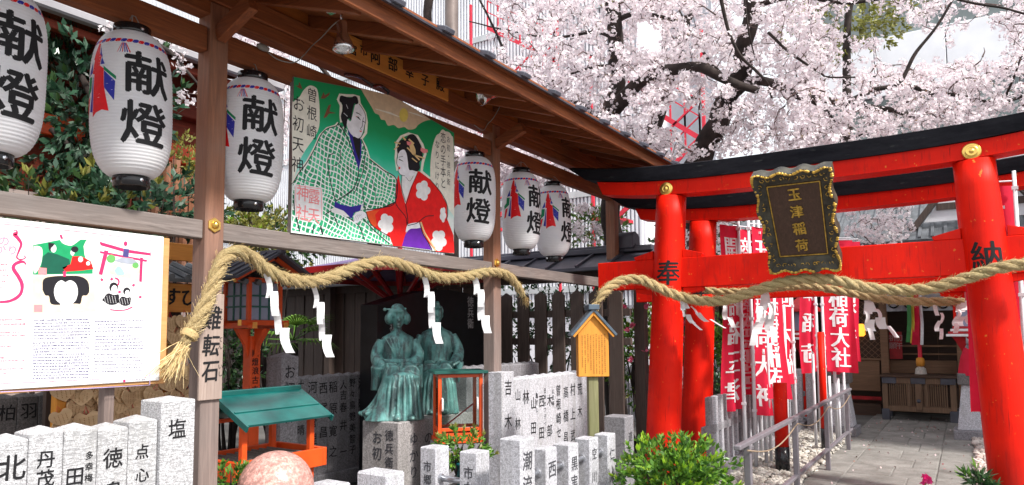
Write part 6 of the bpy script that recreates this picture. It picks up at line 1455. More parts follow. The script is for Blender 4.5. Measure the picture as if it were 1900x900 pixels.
def figure(woman):
    """seated figure facing +x; seat plane z=0.40; feet on z=0"""
    m = MB()
    # trunk, neck, head
    if woman:
        ring_loft(m, [(0, 0, .34, .17, .20), (0.0, 0, .46, .155, .185), (0.01, 0, .58, .135, .155), (0.02, 0, .70, .14, .165), (0.015, 0, .80, .125, .19), (0.005, 0, .865, .10, .175), (0, 0, .905, .07, .10), (.01, 0, .94, .042, .045), (.015, 0, 1.0, .040, .042)])
        m.tube([(0.13, -.16, .60), (0.155, 0, .60), (0.13, .16, .60)], 0.030, 8); m.tube([(-0.05, -.17, .66), (0.15, 0, .665), (-0.05, .17, .66)], 0.022, 8)
    else:
        ring_loft(m, [(0, 0, .34, .19, .22), (0, 0, .48, .175, .20), (0.02, 0, .62, .155, .185), (0.03, 0, .76, .15, .205), (0.02, 0, .86, .13, .225), (0.01, 0, .925, .10, .19), (0.01, 0, .965, .07, .10), (.02, 0, 1.0, .048, .05), (.03, 0, 1.06, .045, .046)])
    hz = 1.065 if woman else 1.13; hx = 0.03 if woman else 0.045
    m.ball((hx, 0, hz), .080, .070, .100, 20, 14); m.ball((hx+0.022, 0, hz-0.055), .052, .045, .045, 14, 10)
    m.tube([(hx+.076, 0, hz+.018), (hx+.096, 0, hz-.018), (hx+.080, 0, hz-.026)], [.008, .014, .008], 8)      # nose
    m.ball((hx+.072, 0, hz-.058), .012, .022, .007, 10, 6); m.ball((hx+.062, 0, hz-.085), .018, .020, .014, 10, 6)   # lips, chin
    for s in (-1, 1):
        m.ball((hx+.066, s*.030, hz+.012), .010, .017, .008, 10, 6); m.tube([(hx+.072, s*.014, hz+.032), (hx+.064, s*.048, hz+.034)], .006, 6); m.ball((hx, s*.072, hz-.01), .012, .010, .024, 8, 6)
    if woman:     # swept-up hair with side wings, top bun, bow and comb
        m.ball((hx-.03, 0, hz+.055), .105, .115, .085, 18, 12); m.ball((hx-.085, 0, hz+.02), .065, .075, .09, 14, 10)
        for s in (-1, 1): m.ball((hx-.008, s*.098, hz+.005), .070, .050, .068, 14, 10)
        m.ball((hx-.035, 0, hz+.135), .060, .072, .042, 14, 8); m.ball((hx+.048, 0, hz+.085), .040, .062, .030, 14, 8)
        m.tube([(hx-.02, -.14, hz+.11), (hx-.02, .10, hz+.12)], .010, 8); m.ball((hx-.02, -.145, hz+.108), .022, .022, .022, 10, 8)
        m.ball((hx-.11, 0, hz-.075), .05, .045, .03, 10, 8)
    else:         # shaved crown, topknot and side locks
        m.ball((hx-.025, 0, hz+.045), .092, .086, .075, 18, 12); m.ball((hx-.06, 0, hz+.0), .055, .078, .075, 14, 10)
        m.tube([(hx-.13, 0, hz+.085), (hx-.06, 0, hz+.135), (hx+.05, 0, hz+.130), (hx+.10, 0, hz+.112)], [.030, .036, .034, .026], 12); m.ball((hx-.12, 0, hz+.07), .035, .03, .035, 10, 8)
        m.ball((hx+0.02, 0, hz+.09), .075, .072, .03, 14, 8)
    # lap and skirt
    w = 0.165 if woman else 0.20
    m.tube([(0.0, -.09, .46), (.20, -.10, .485), (.40, -.09, .47)], [.125, .112, .098], 14); m.tube([(0.0, .09, .46), (.20, .10, .485), (.40, .09, .47)], [.125, .112, .098], 14)
    ring_loft(m, [(.30, 0, .50, .13, w), (.36, 0, .44, .14, w+.03), (.39, 0, .34, .12, w+.02), (.40, 0, .20, .115, w+.025), (.41, 0, .06, .125, w+.045), (.41, 0, .0, .13, w+.05)])
    for k in range(9 if woman else 11):     # long folds down the front and side
        a = -1.35+2.7*k/(8 if woman else 10); x = .40+.120*math.cos(a); y = (w+.028)*math.sin(a)
        m.tube([(x-.03, y*0.7, .47), (x+.0, y*.93, .34), (x+.005, y, .18), (x+.012, y*1.08, .0)], [.012, .018, .020, .026], 8)
    # train / side hem
    if woman:
        vs = []
        for i in range(9):
            t_ = i/8; z = .42*(1-t_)**1.7; y = -.11-.28*t_**1.3; vs.append((.34-.05*t_, y, z+.02))
        m.tube(vs, [.10, .10, .095, .09, .085, .075, .065, .05, .03], 12)
        for q in range(4): m.tube([(v[0]+.05-.03*q+.02*i/8, v[1]-.02*q, v[2]+.045+.012*math.sin(q*2)) for i, v in enumerate(vs)], [.022]*9, 8)
        ring_loft(m, [(.38, -.20, 0.0, .13, .20), (.38, -.18, .05, .12, .18), (.36, -.13, .16, .12, .16), (.34, -.10, .30, .12, .16), (.33, -.05, .44, .12, .15)])
    for s in (-1, 1):       # feet
        m.ball((.52, s*.075, .030), .085, .040, .034, 12, 8)
    # arms and hands
    if woman:
        arms = [[(0, -.165, .82), (.03, -.235, .66), (.16, -.19, .545), (.27, -.06, .545)], [(0, .165, .82), (.05, .225, .66), (.18, .15, .56), (.29, .03, .535)]]
    else:
        arms = [[(0, -.19, .88), (.02, -.27, .70), (.16, -.27, .58), (.30, -.20, .545)], [(0, .19, .88), (.05, .28, .69), (.20, .22, .57), (.33, .11, .55)]]
    for k, ar in enumerate(arms):
        m.tube(catmull(ar, 4), [.066, .070, .072, .070, .068, .070, .074, .074, .066, .052, .042, .034, .030], 12)
        h = Vector(ar[-1]); d = (Vector(ar[-1])-Vector(ar[-2])).normalized(); s2 = d.cross(Z1).normalized()
        m.ball(h+d*.02, .036, .036, .018, 12, 8)
        for f_ in range(4): m.tube([h+d*.03+s2*(.013*(f_-1.5)), h+d*.068+s2*(.014*(f_-1.5)), h+d*(.090-.004*abs(f_-1.5))+s2*(.014*(f_-1.5))-Z1*.014], [.009, .008, .006], 6)
        m.tube([h+s2*(.028 if k else -.028), h+d*.035+s2*(.042 if k else -.042)], [.010, .007], 6)
        # hanging sleeve
        e_ = Vector(ar[2]); o2 = V3(0.02, (0.05 if k else -0.05), 0)
        m.tube([e_+V3(-.05, 0, .0)+o2, e_+V3(-.06, 0, -.12)+o2, e_+V3(-.06, 0, -.26)+o2*1.4], [.070, .062, .050], 12)
        m.tube([e_+V3(.02, 0, .0)+o2, e_+V3(.0, 0, -.12)+o2, e_+V3(-.01, 0, -.25)+o2*1.4], [.052, .048, .036], 12)
    for k in range(5 if woman else 6):      # folds fanning over lap, chest and sleeves
        y = -.13+.065*k; m.tube(catmull([(.10, y*1.1, .555), (.26, y*1.3+.02, .578), (.40, y*1.1-.02, .545)], 4), 0.016, 6)
        m.tube(catmull([(.10, -.15+.05*k, .86), (.150, -.10+.035*k, .76), (.145, -.05+.02*k, .66)], 4), 0.009, 6)
    for sd in (-1, 1):
        for k in range(4): m.tube(catmull([(.02+.02*k, sd*.20, .80-.05*k), (.06+.02*k, sd*(.285-.01*k), .70-.035*k), (.14+.01*k, sd*.24, .60-.012*k)], 4), 0.011, 6)
    # collar edges
    for s in (-1, 1): m.tube(catmull([(-.045, s*.05, .935 if woman else 1.0), (.05, s*.075, .86 if woman else .92), (.135, -s*.00, .74 if woman else .78), (.14, -s*.05, .66)], 4), 0.014, 8)
    return m
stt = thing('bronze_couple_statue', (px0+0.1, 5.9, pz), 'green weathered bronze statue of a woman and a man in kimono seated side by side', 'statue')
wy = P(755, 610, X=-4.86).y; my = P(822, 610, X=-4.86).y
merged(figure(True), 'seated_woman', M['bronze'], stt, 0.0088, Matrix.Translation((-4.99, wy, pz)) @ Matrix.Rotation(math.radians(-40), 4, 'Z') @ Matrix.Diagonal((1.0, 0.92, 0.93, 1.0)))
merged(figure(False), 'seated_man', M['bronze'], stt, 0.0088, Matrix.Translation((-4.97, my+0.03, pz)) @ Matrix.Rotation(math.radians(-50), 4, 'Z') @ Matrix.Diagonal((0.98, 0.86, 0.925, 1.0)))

# black slab with white characters and red parasol behind
bsl = thing('black_stone_slab', (-5.62, 6.9, 0), 'arched black stone slab with white characters behind the bronze couple', 'stone slab')
ya_ = P(700, 600, X=-5.35).y; yb_ = P(935, 600, X=-5.35).y; pol = [(ya_, 0), (yb_, 0)]
for k in range(13):
    t_ = k/12; pol.append((yb_+(ya_-yb_)*t_, 1.93+0.22*math.sin(math.pi*t_)))
MB().prism(pol, (V3(-5.35, 0, 0), Y1, Z1, X1), -0.25, 0).build('slab', plain('polished_black_stone', (0.012, 0.013, 0.016), 0.3, 0.2, 10, 0, 0.05), bsl)
mb = MB(); write(mb, '徳兵衛', P(873, 560, X=-5.347), Y1, Z1, 0.14, 1.0, 0.005); write(mb, 'お初', P(729, 588, X=-5.347), Y1, Z1, 0.11, 1.1, 0.0); mb.build('lettering', M['inkg'] if False else ink('white_carved_ink', (0.42, 0.42, 0.42)), bsl)
pr_ = thing('red_parasol', (-5.75, 6.45, 0), 'big red festival parasol with purple top open above the bronze couple', 'parasol')
pcx, pcy = -5.85, 6.5; NRB = 14; R0 = 1.25; zc_, ze = 2.62, 2.36
MB().tube([(pcx, pcy, 0), (pcx, pcy, 2.75)], 0.03, 10).build('pole', M['darkred'], pr_)
for k in range(NRB):
    a0, a1 = 2*math.pi*k/NRB, 2*math.pi*(k+1)/NRB
    e0, e1 = V3(pcx+R0*math.cos(a0), pcy+R0*math.sin(a0), ze), V3(pcx+R0*math.cos(a1), pcy+R0*math.sin(a1), ze); tp = V3(pcx, pcy, zc_+.02)
    MB().add([tp, e0, e1, tp-Z1*0.01, e0-Z1*0.01, e1-Z1*0.01], [(0, 1, 2), (3, 5, 4), (1, 4, 5, 2)]).build('canopy_panel', M['purplec'] if 'purplec' in M else M.setdefault('purplec', plain('purple_canopy_paper', (0.16, 0.10, 0.26), 0.5, 0.15)), pr_)
    MB().beam(V3(pcx, pcy, 1.98)+V3(.05*math.cos(a0), .05*math.sin(a0), 0), V3(pcx+R0*0.62*math.cos(a0), pcy+R0*0.62*math.sin(a0), ze+0.07), 0.025, 0.04).build('stretcher', M['darkred'], pr_)
    MB().beam(V3(pcx, pcy, zc_-0.02), e0-Z1*0.03, 0.02, 0.03).build('rib', M['darkred'], pr_)
    MB().add([e0, e1, e1-Z1*0.07, e0-Z1*0.07, e0*1+V3(.01*math.cos(a0), .01*math.sin(a0), 0), e1+V3(.01*math.cos(a1), .01*math.sin(a1), 0), e1+V3(.01*math.cos(a1), .01*math.sin(a1), -.07), e0+V3(.01*math.cos(a0), .01*math.sin(a0), -.07)], [(0, 3, 2, 1), (4, 5, 6, 7), (3, 7, 6, 2)]).build('valance', M['darkred'], pr_)

# ================================================================== ORANGE GLASS CASE
ct = P(849, 688, Y=5.38).z; cb = P(849, 806, Y=5.38).z; cc = P(849, 750, Y=5.38)
cx0, cx1, cy0, cy1 = cc.x-0.14, cc.x+0.14, cc.y-0.195, cc.y+0.195
gc = thing('orange_glass_case', (cc.x, cc.y, 0), 'orange framed glass case with a dark green top in front of the bronze couple', 'display case', rotz=math.radians(-42))
MB().box(cx0-0.04, cx1+0.02, cy0-0.04, cy1+0.04, 0, cb-0.061).build('stone_foot', M['grang'], gc, bev=0.008)
for xx in (cx0, cx1):
    for yy_ in (cy0, cy1): MB().box(xx-0.016, xx+0.016, yy_-0.016, yy_+0.016, cb-0.02, ct-0.022).build('post', M['orange'], gc, bev=0.003)
MB().box(cx0-0.06, cx1+0.06, cy0-0.06, cy1+0.06, ct-0.02, ct+0.008).build('top', plain('dark_green_board', (0.012, 0.085, 0.07), 0.35), gc, bev=0.004)
for z_, h_ in ((ct-0.055, 0.030), (cb+0.05, 0.030), (cb-0.019, 0.05)):
    for yy_ in (cy0, cy1): MB().box(cx0+0.017, cx1-0.017, yy_-0.010, yy_+0.010, z_, z_+h_).build('rail', M['orange'], gc, bev=0.002)
    for xx in (cx0, cx1): MB().box(xx-0.010, xx+0.010, cy0+0.017, cy1-0.017, z_, z_+h_).build('rail', M['orange'], gc, bev=0.002)
MB().box(cx0-0.03, cx1+0.03, cy0-0.03, cy1+0.03, cb-0.06, cb-0.021).build('base_board', M['orange'], gc, bev=0.004)
MB().beam((cx1-0.03, cy0+0.06, cb+0.10), (cx1-0.03, cy1-0.06, cb+0.30), 0.012, 0.012).build('brace', M['darkred'], gc)
def glassm():
    m, nt, b = newmat('clear_glass_pane'); t = _n(nt, 'ShaderNodeBsdfTransparent'); t.inputs[0].default_value = (0.86, 0.92, 0.90, 1); g_ = _n(nt, 'ShaderNodeBsdfGlossy'); g_.inputs['Roughness'].default_value = 0.05
    fz = _n(nt, 'ShaderNodeFresnel'); ms = _n(nt, 'ShaderNodeMixShader'); nt.links.new(fz.outputs[0], ms.inputs[0]); nt.links.new(t.outputs[0], ms.inputs[1]); nt.links.new(g_.outputs[0], ms.inputs[2]); nt.links.new(ms.outputs[0], nt.nodes['Material Output'].inputs[0]); return m
M['glassc'] = glassm()
MB().box(cx1-0.004, cx1+0.001, cy0+0.02, cy1-0.02, cb+0.085, ct-0.06).build('glass_pane', M['glassc'], gc)
MB().box(cx0+0.02, cx1-0.02, cy0-0.003, cy0+0.001, cb+0.085, ct-0.06).build('glass_pane', M['glassc'], gc)
for yy_ in (cy0, cy1):
    q = V3(cx1+0.018, yy_+(0.02 if yy_ < cc.y else -0.04), ct-0.30); MB().tube(catmull([q+V3(0, 0, -.055), q+V3(.03, 0, -.045), q+V3(.03, 0, .045), q+V3(0, 0, .055)], 4), 0.008, 8).build('handle', M['white'], gc, smooth=True)

# ================================================================== ORANGE NOTICE BOX ON A POST
nc = P(1101, 660, Y=5.25); nn_ = V3(0.60, -0.80, 0).normalized(); nr = V3(0.80, 0.60, 0).normalized()
nb_ = thing('notice_box', (nc.x, nc.y, 0), 'orange house-shaped notice box with a blue-grey roof on a mossy wooden post', 'notice box')
zt_, zb2 = P(1101, 612, Y=5.25).z, P(1101, 699, Y=5.25).z; oN = V3(nc.x, nc.y, 0); W2 = 0.128; ap = P(1101, 578, Y=5.25).z
MB().prism([(-W2, zb2), (W2, zb2), (W2, zt_), (0, ap-0.01), (-W2, zt_)], (oN, nr, Z1, nn_), -0.10, 0.01).build('box', M['pinez'], nb_, bev=0.004)
for k in range(0): pass
for s_ in (-1, 1):
    a = oN+Z1*(ap+0.015)-nn_*0.045; b = oN+nr*(s_*(W2+0.06))+Z1*(zt_-0.045)-nn_*0.045; d = (b-a).normalized(); u_ = nn_.cross(d); u_ = u_ if u_.z > 0 else -u_
    MB().obox((a+b)/2, d, nn_, u_, (b-a).length/2, 0.095, 0.011).build('roof_slope', M['slateb'], nb_, bev=0.003)
    MB().obox((a+b)/2-u_*0.022+nn_*0.078, d, nn_, u_, (b-a).length/2-0.005, 0.008, 0.010).build('barge_board', M['pinez'], nb_, bev=0.002)
MB().obox(oN+Z1*(ap+0.035)-nn_*0.045, nr, nn_, Z1, 0.045, 0.11, 0.022).build('ridge', M['slateb'], nb_, bev=0.005)
MB().obox(oN+Z1*(zb2/2+0.02)-nn_*0.06, nr, nn_, Z1, 0.042, 0.042, zb2/2+0.01).build('post', M['mossw'], nb_, bev=0.005)
tm = MB()
for cidx in range(9):
    x = 0.095-cidx*0.0235; z = zt_-0.035-0.006*(cidx % 3); zend = zb2+0.03+rnd.uniform(0, 0.10)*(cidx > 4)
    while z > zend:
        h = rnd.uniform(0.010, 0.014)
        for q in range(3):
            if rnd.random() < 0.85: tm.add([oN+nr*(x-0.005)+Z1*(z-q*h/3)+nn_*0.0115, oN+nr*(x+0.005)+Z1*(z-q*h/3+.001)+nn_*0.0115, oN+nr*(x+0.005)+Z1*(z-q*h/3-0.0012)+nn_*0.0115, oN+nr*(x-0.005)+Z1*(z-q*h/3-0.0022)+nn_*0.0115], [(0, 1, 2, 3)])
        if rnd.random() < 0.7: tm.add([oN+nr*(x-0.001)+Z1*z+nn_*0.0117, oN+nr*(x+0.001)+Z1*z+nn_*0.0117, oN+nr*(x+0.001)+Z1*(z-h*.8)+nn_*0.0117, oN+nr*(x-0.001)+Z1*(z-h*.8)+nn_*0.0117], [(0, 1, 2, 3)])
        z -= h+0.004
tm.build('small_print', M['inkb'], nb_)['kind'] = 'stuff'

# ================================================================== SHRINE AT THE END OF THE PATH
SY = 15.6
hs = thing('small_shrine', (-0.8, SY, 0), 'dark wooden shrine with lattice doors and white curtain at the end of the path', 'shrine')
MB().box(-4.6, 2.6, SY+0.6, SY+3.5, 0, 0.50).build('floor', M['darkwx'], hs, bev=0.01)
MB().box(-4.6, 2.6, SY+3.5, SY+3.6, 0, 3.4).build('back_wall', M['darkwx'], hs)
for xx in (-4.7, 2.6): MB().box(xx, xx+0.1, SY, SY+3.6, 0, 3.4).build('side_wall', M['darkwx'], hs)
MB().box(-4.9, 2.9, SY-0.4, SY+3.6, 3.02, 3.10).build('ceiling', M['darkwx'], hs)
xs = [P(u, 640, Y=SY).x for u in (1578, 1641, 1783)]
for x in (xs[1], xs[2], -3.1): MB().box(x-0.07, x+0.07, SY-0.02, SY+0.12, 0, 3.0).build('column', M['tan'], hs, bev=0.008)
def sq(name, u0, v0, u1, v1, mat, dy=0.0, th=0.03): a = P(u0, v0, Y=SY+dy); b = P(u1, v1, Y=SY+dy); return MB().box(a.x, b.x, SY+dy, SY+dy+th, b.z, a.z).build(name, mat, hs, bev=0.004)
sq('wall_panel', 1545, 668, 1634, 726, M['tan'], 0.03); sq('step', 1545, 747, 1636, 775, M['darkwx'], -0.2, 0.3); sq('red_stripe', 1545, 733, 1636, 743, M['darkred'], -0.05); sq('red_stripe', 1788, 736, 1830, 745, M['brightred'], -0.05)
sq('wall_panel', 1648, 668, 1776, 694, M['tan'], 0.5); sq('rail', 1648, 640, 1776, 644, M['tan'], 0.5); sq('rail', 1648, 655, 1776, 659, M['tan'], 0.5); sq('rail', 1738, 600, 1742, 668, M['tan'], 0.52)
sq('rail', 1545, 664, 1640, 669, M['tan'], 0.0, 0.06)
# lattice of crossing laths
la = P(1548, 560, Y=SY); lb_ = P(1636, 665, Y=SY); x0, x1, z1, z0 = la.x, lb_.x, la.z, lb_.z
MB().box(x0, x1, SY+0.10, SY+0.12, z0, z1).build('dark_backing', M['darkwx'], hs)
k = x0-(z1-z0)
while k < x1:
    for s_ in (0, 1):
        xa, xb = max(k, x0), min(k+(z1-z0), x1)
        if xb-xa < 0.03: continue
        za, zb3 = z0+(xa-k), z0+(xb-k)
        if s_: za, zb3 = z1-(xa-k), z1-(xb-k)
        MB().beam((xa, SY+0.05+0.012*s_, za), (xb, SY+0.05+0.012*s_, zb3), 0.010, 0.014, up=(0, 1, 0)).build('lath', M['tan'], hs)
    k += 0.115
lp = P(1597, 612, Y=SY+0.085); lmp = thing('small_lit_lamp', lp, 'small amber lamp glowing behind the shrine lattice', 'lamp')
m, nt, b = newmat('amber_lamp_glass'); b.inputs['Base Color'].default_value = (0.9, 0.4, 0.05, 1); b.inputs['Emission Color'].default_value = (1.0, 0.42, 0.04, 1); b.inputs['Emission Strength'].default_value = 1.3
MB().lathe([(0.05, -0.13), (0.085, -0.09), (0.085, 0.07), (0.05, 0.12)], lp, 12).build('glass_shade', m, lmp); MB().lathe([(0.055, 0.12), (0.03, 0.15)], lp, 12).build('cap', M['blackm'], lmp)
# curtain with crests
cu0, cu1 = P(1645, 578, Y=SY-0.1), P(1786, 578, Y=SY-0.1); n = 48; mb = MB(); vs = []
for i in range(n+1):
    x = cu0.x+(cu1.x-cu0.x)*i/n; o_ = 0.02*math.sin(i*1.1); vs += [(x, SY-0.1+o_, cu0.z), (x, SY-0.1+o_*0.4, cu0.z+0.42)]
mb.add(vs, [(2*i, 2*i+2, 2*i+3, 2*i+1) for i in range(n)]); ctn = mb.build('curtain', plain('grey_white_curtain', (0.42, 0.42, 0.45), 0.8), hs, smooth=True)
for u in (1658, 1687, 1718, 1750, 1776):
    c = P(u, 563, Y=SY-0.125); pts = [(c.x+0.085*math.cos(a), c.y, c.z+0.085*math.sin(a)) for a in [2.2+i*0.36 for i in range(15)]]
    MB().tube(pts, 0.017, 6).build('crest', M['ink'], ctn, org=ORG['small_shrine'])
sg = thing('small_red_notice', P(1661, 642, Y=SY+0.4), 'small dark red notice with pale characters standing left inside the shrine', 'sign')
a = P(1649, 616, Y=SY+0.4); b = P(1675, 666, Y=SY+0.4); MB().box(a.x, b.x, SY+0.4, SY+0.43, b.z, a.z).build('board', M['darkred'], sg)
mb = MB(); write(mb, '初午', P(1668, 627, Y=SY+0.395), X1, Z1, 0.14, 1.1); write(mb, '祈願', P(1656, 627, Y=SY+0.395), X1, Z1, 0.14, 1.1); mb.build('lettering', M['inkg'] if False else ink('pink_letter', (0.45, 0.25, 0.25)), sg)
# roof
for s_, ya_, yb_, za, zb3 in ((-1, SY-1.5, SY+1.8, 3.15, 4.75), (1, SY+5.0, SY+1.8, 3.15, 4.75)):
    MB().beam((-0.9, ya_, za), (-0.9, yb_, zb3), 8.6, 0.12).build('roof_slope', M['clay'], hs)
    for k in range(44):
        x = -5.1+k*0.195; MB().beam((x, ya_, za+0.08), (x, yb_, zb3+0.08), 0.05, 0.05).build('roof_rib', M['clay'], hs)
MB().box(-5.2, 3.4, SY+1.65, SY+1.95, 4.70, 4.95).build('ridge', M['slate'], hs, bev=0.02)
gb_ = MB().prism([(-0.75, 3.55), (0.95, 3.55), (0.1, 4.75)], (V3(0.2, SY-1.0, 0), X1, Z1, V3(0, -1, 0)), 0, 0.06).build('gable_board', M['panelw'], hs)
MB().beam((-0.75, SY-1.08, 3.40), (0.32, SY-1.08, 4.85), 0.10, 0.16, up=(0, -1, 0)).build('gable_barge', M['darkw'], hs); MB().beam((1.35, SY-1.08, 3.40), (0.28, SY-1.08, 4.85), 0.10, 0.16, up=(0, -1, 0)).build('gable_barge', M['darkw'], hs)
MB().box(-0.35, 0.95, SY-1.09, SY-1.03, 3.75, 3.87).build('gable_tie', M['darkw'], hs)

# bell rope
br = P(1706, 640, Y=15.1)
bl = thing('bell_rope', (br.x, 15.1, 1.2), 'red and white bell rope with green and yellow cloth, wooden knob and pale tassel', 'bell rope')
zk = P(1706, 672, Y=15.1).z; zq = P(1706, 695, Y=15.1).z
MB().tube([(br.x, 15.1, zk), (br.x+0.01, 15.1, 3.0)], 0.035, 12).build('cord', M['brightred'], bl)
MB().lathe([(0.02, -0.09), (0.065, -0.07), (0.075, 0.0), (0.065, 0.07), (0.03, 0.09)], (br.x, 15.1, zk), 16).build('wooden_knob', M['pinez'], bl, smooth=True)
MB().lathe([(0.10, zq-zk), (0.085, -0.12), (0.03, -0.07)], (br.x, 15.1, zk), 14).build('tassel', plain('pale_tassel', (0.55, 0.50, 0.45), 0.9, 0.2, 30, 0, 0.6), bl)
for nm, dx0, dx1, wd, c, zl in (('red_cloth', 0.0, -0.06, 0.11, 'cloth', 640), ('white_cloth', 0.07, 0.05, 0.05, 'clothw', 640), ('green_cloth', -0.08, -0.17, 0.07, 'greenc', 635), ('yellow_cloth', -0.03, -0.11, 0.05, 'yellowc', 637)):
    if c == 'greenc': M[c] = plain('green_cloth', (0.05, 0.22, 0.06), 0.8)
    if c == 'yellowc': M[c] = plain('yellow_cloth', (0.65, 0.50, 0.05), 0.8)
    zl_ = P(1706, zl, Y=15.0).z; vs = []
    for i in range(9): t_ = i/8; x = br.x+dx0+(dx1-dx0)*t_+0.01*math.sin(i*1.3); z = 2.9+(zl_-2.9)*t_; vs += [(x-wd/2, 15.02-0.02*math.sin(i), z), (x+wd/2, 15.0+0.02*math.sin(i), z)]
    MB().add(vs, [(2*i, 2*i+1, 2*i+3, 2*i+2) for i in range(8)]).build(nm, M[c], bl)

# offering box
ox0, ox1, oy0, oy1 = -1.345, -0.20, 14.55, 15.25; oz = P(1705, 697, Y=oy0).z
ob = thing('offering_box', ((ox0+ox1)/2, 14.9, 0), 'slatted wooden offering box with black metal corners in front of the shrine', 'offering box')
M['obw'] = wood('offering_box_wood', (0.10, 0.055, 0.03), (0.26, 0.155, 0.09), 'z')
for x in (ox0, ox1-0.09):
    for y_ in (oy0, oy1-0.09):
        MB().box(x, x+0.09, y_, y_+0.09, 0.20, oz-0.15).build('corner_post', M['obw'], ob, bev=0.005); MB().box(x-0.02, x+0.11, y_-0.02, y_+0.11, 0, 0.199).build('foot', M['slate'], ob, bev=0.01)
for y_ in (oy0-0.01, oy1-0.05):
    n = 5; L = (ox1-ox0)/n
    for k in range(n): MB().box(ox0+k*L+0.001, ox0+(k+1)*L-0.001, y_-0.01*(k % 2 == 0), y_+0.06, oz-0.149, oz-0.04).build('top_rail', M['slate'] if k % 2 == 0 else M['obw'], ob, bev=0.004)
    MB().box(ox0+0.091, ox1-0.091, y_+0.01, y_+0.06, 0.16, 0.26).build('bottom_rail', M['obw'], ob, bev=0.004)
    for k in range(27):
        x = ox0+0.12+k*(ox1-ox0-0.26)/26; big = k in (9, 17); MB().box(x-(0.022 if big else 0.010), x+(0.022 if big else 0.010), y_-(0.005 if big else -0.012), y_+0.045, 0.262, oz-0.151).build('slat', M['obw'], ob, bev=0.002)
MB().box((ox0+ox1)/2-0.05, (ox0+ox1)/2+0.05, oy0-0.035, oy0-0.02, 0.20, oz-0.151).build('centre_stile', M['obw'], ob, bev=0.003)
MB().lathe([(0.035, 0), (0.025, 0.012), (0.001, 0.02)], ((ox0+ox1)/2, oy0-0.037, 0.36), 12, (0, -1, 0)).build('lock_plate', M['slate'], ob)
MB().box(ox0+0.05, ox1-0.05, oy0+0.08, oy1-0.08, 0.27, oz-0.2).build('inner_box', M['darkwx'], ob)
MB().box(ox0-0.03, ox1+0.03, oy0-0.04, oy1+0.04, oz-0.039, oz).build('top_frame', M['darkwx'], ob, bev=0.006)

# stone pedestals with foxes in red cloth
def pedestal(cx, cy, label, flip=1):
    t = thing('fox_pedestal', (cx, cy, 0), label, 'pedestal', 'stone pedestals in front of the shrine')
    MB().box(cx-0.26, cx+0.26, cy-0.26, cy+0.26, 0, 0.14).build('base', M['grang'], t, bev=0.01)
    w0, w1 = 0.21, 0.13
    MB().add([(cx-w0, cy-w0, 0.141), (cx+w0, cy-w0, 0.141), (cx+w0, cy+w0, 0.141), (cx-w0, cy+w0, 0.141), (cx-w1, cy-w1, 0.80), (cx+w1, cy-w1, 0.80), (cx+w1, cy+w1, 0.80), (cx-w1, cy+w1, 0.80)], [(0, 3, 2, 1), (4, 5, 6, 7), (0, 1, 5, 4), (1, 2, 6, 5), (2, 3, 7, 6), (3, 0, 4, 7)]).build('shaft', M['granb'], t, bev=0.01)
    MB().box(cx-0.18, cx+0.18, cy-0.18, cy+0.18, 0.801, 0.97).build('cap', M['grand'], t, bev=0.012)
    f = thing('fox_statue', (cx, cy, 0.97), label.replace('pedestal', 'seated stone fox in a red bib on the pedestal'), 'fox statue')
    f['label'] = 'small seated stone fox wearing a red cloth, on the '+('left' if flip > 0 else 'right')+' pedestal by the path'
    m_ = MB(); z = 0.97
    m_.tube([(cx, cy+0.07, z+0.06), (cx, cy+0.05, z+0.20), (cx, cy-0.02, z+0.34), (cx, cy-0.05, z+0.42)], [0.10, 0.095, 0.07, 0.05], 12)
    m_.ball((cx, cy-0.09, z+0.46), 0.05, 0.065, 0.05, 12, 8); m_.tube([(cx, cy-0.12, z+0.455), (cx, cy-0.20, z+0.435)], [0.03, 0.012], 8)
    for s_ in (-1, 1):
        m_.tube([(cx+s_*0.03, cy-0.075, z+0.49), (cx+s_*0.04, cy-0.07, z+0.56)], [0.020, 0.004], 6); m_.tube([(cx+s_*0.045, cy-0.05, z+0.28), (cx+s_*0.045, cy-0.09, z+0.12), (cx+s_*0.045, cy-0.10, z+0.02)], [0.035, 0.025, 0.022], 8)
        m_.ball((cx+s_*0.07, cy+0.06, z+0.08), 0.05, 0.10, 0.08, 10, 8)
    m_.tube([(cx, cy+0.14, z+0.05), (cx, cy+0.20, z+0.18), (cx, cy+0.16, z+0.34), (cx, cy+0.19, z+0.42)], [0.03, 0.05, 0.045, 0.01], 8)
    merged(m_, 'body', M['grang'], f, 0.012, Matrix.Identity(4), 2)
    bm_ = MB(); n = 14; vs = []
    for j, (r, zz) in enumerate(((0.075, z+0.38), (0.13, z+0.25), (0.17, z+0.10), (0.19, z-0.03))):
        for i in range(n): a = 2*math.pi*i/n; rr = r*(1+0.06*math.sin(i*3+j)); vs.append((cx+rr*0.95*math.cos(a), cy+rr*math.sin(a)-0.01, zz))
    bm_.add(vs, [(j*n+i, j*n+(i+1) % n, (j+1)*n+(i+1) % n, (j+1)*n+i) for j in range(3) for i in range(n)]).build('red_bib', M['cloth'], f, smooth=True)
pL = P(1575, 812, Z=0); pedestal(-1.73, 12.15, 'tapered stone pedestal at the left end of the handrail', 1)
pedestal(0.03, 12.6, 'tapered stone pedestal beside the right gate pillar', -1)
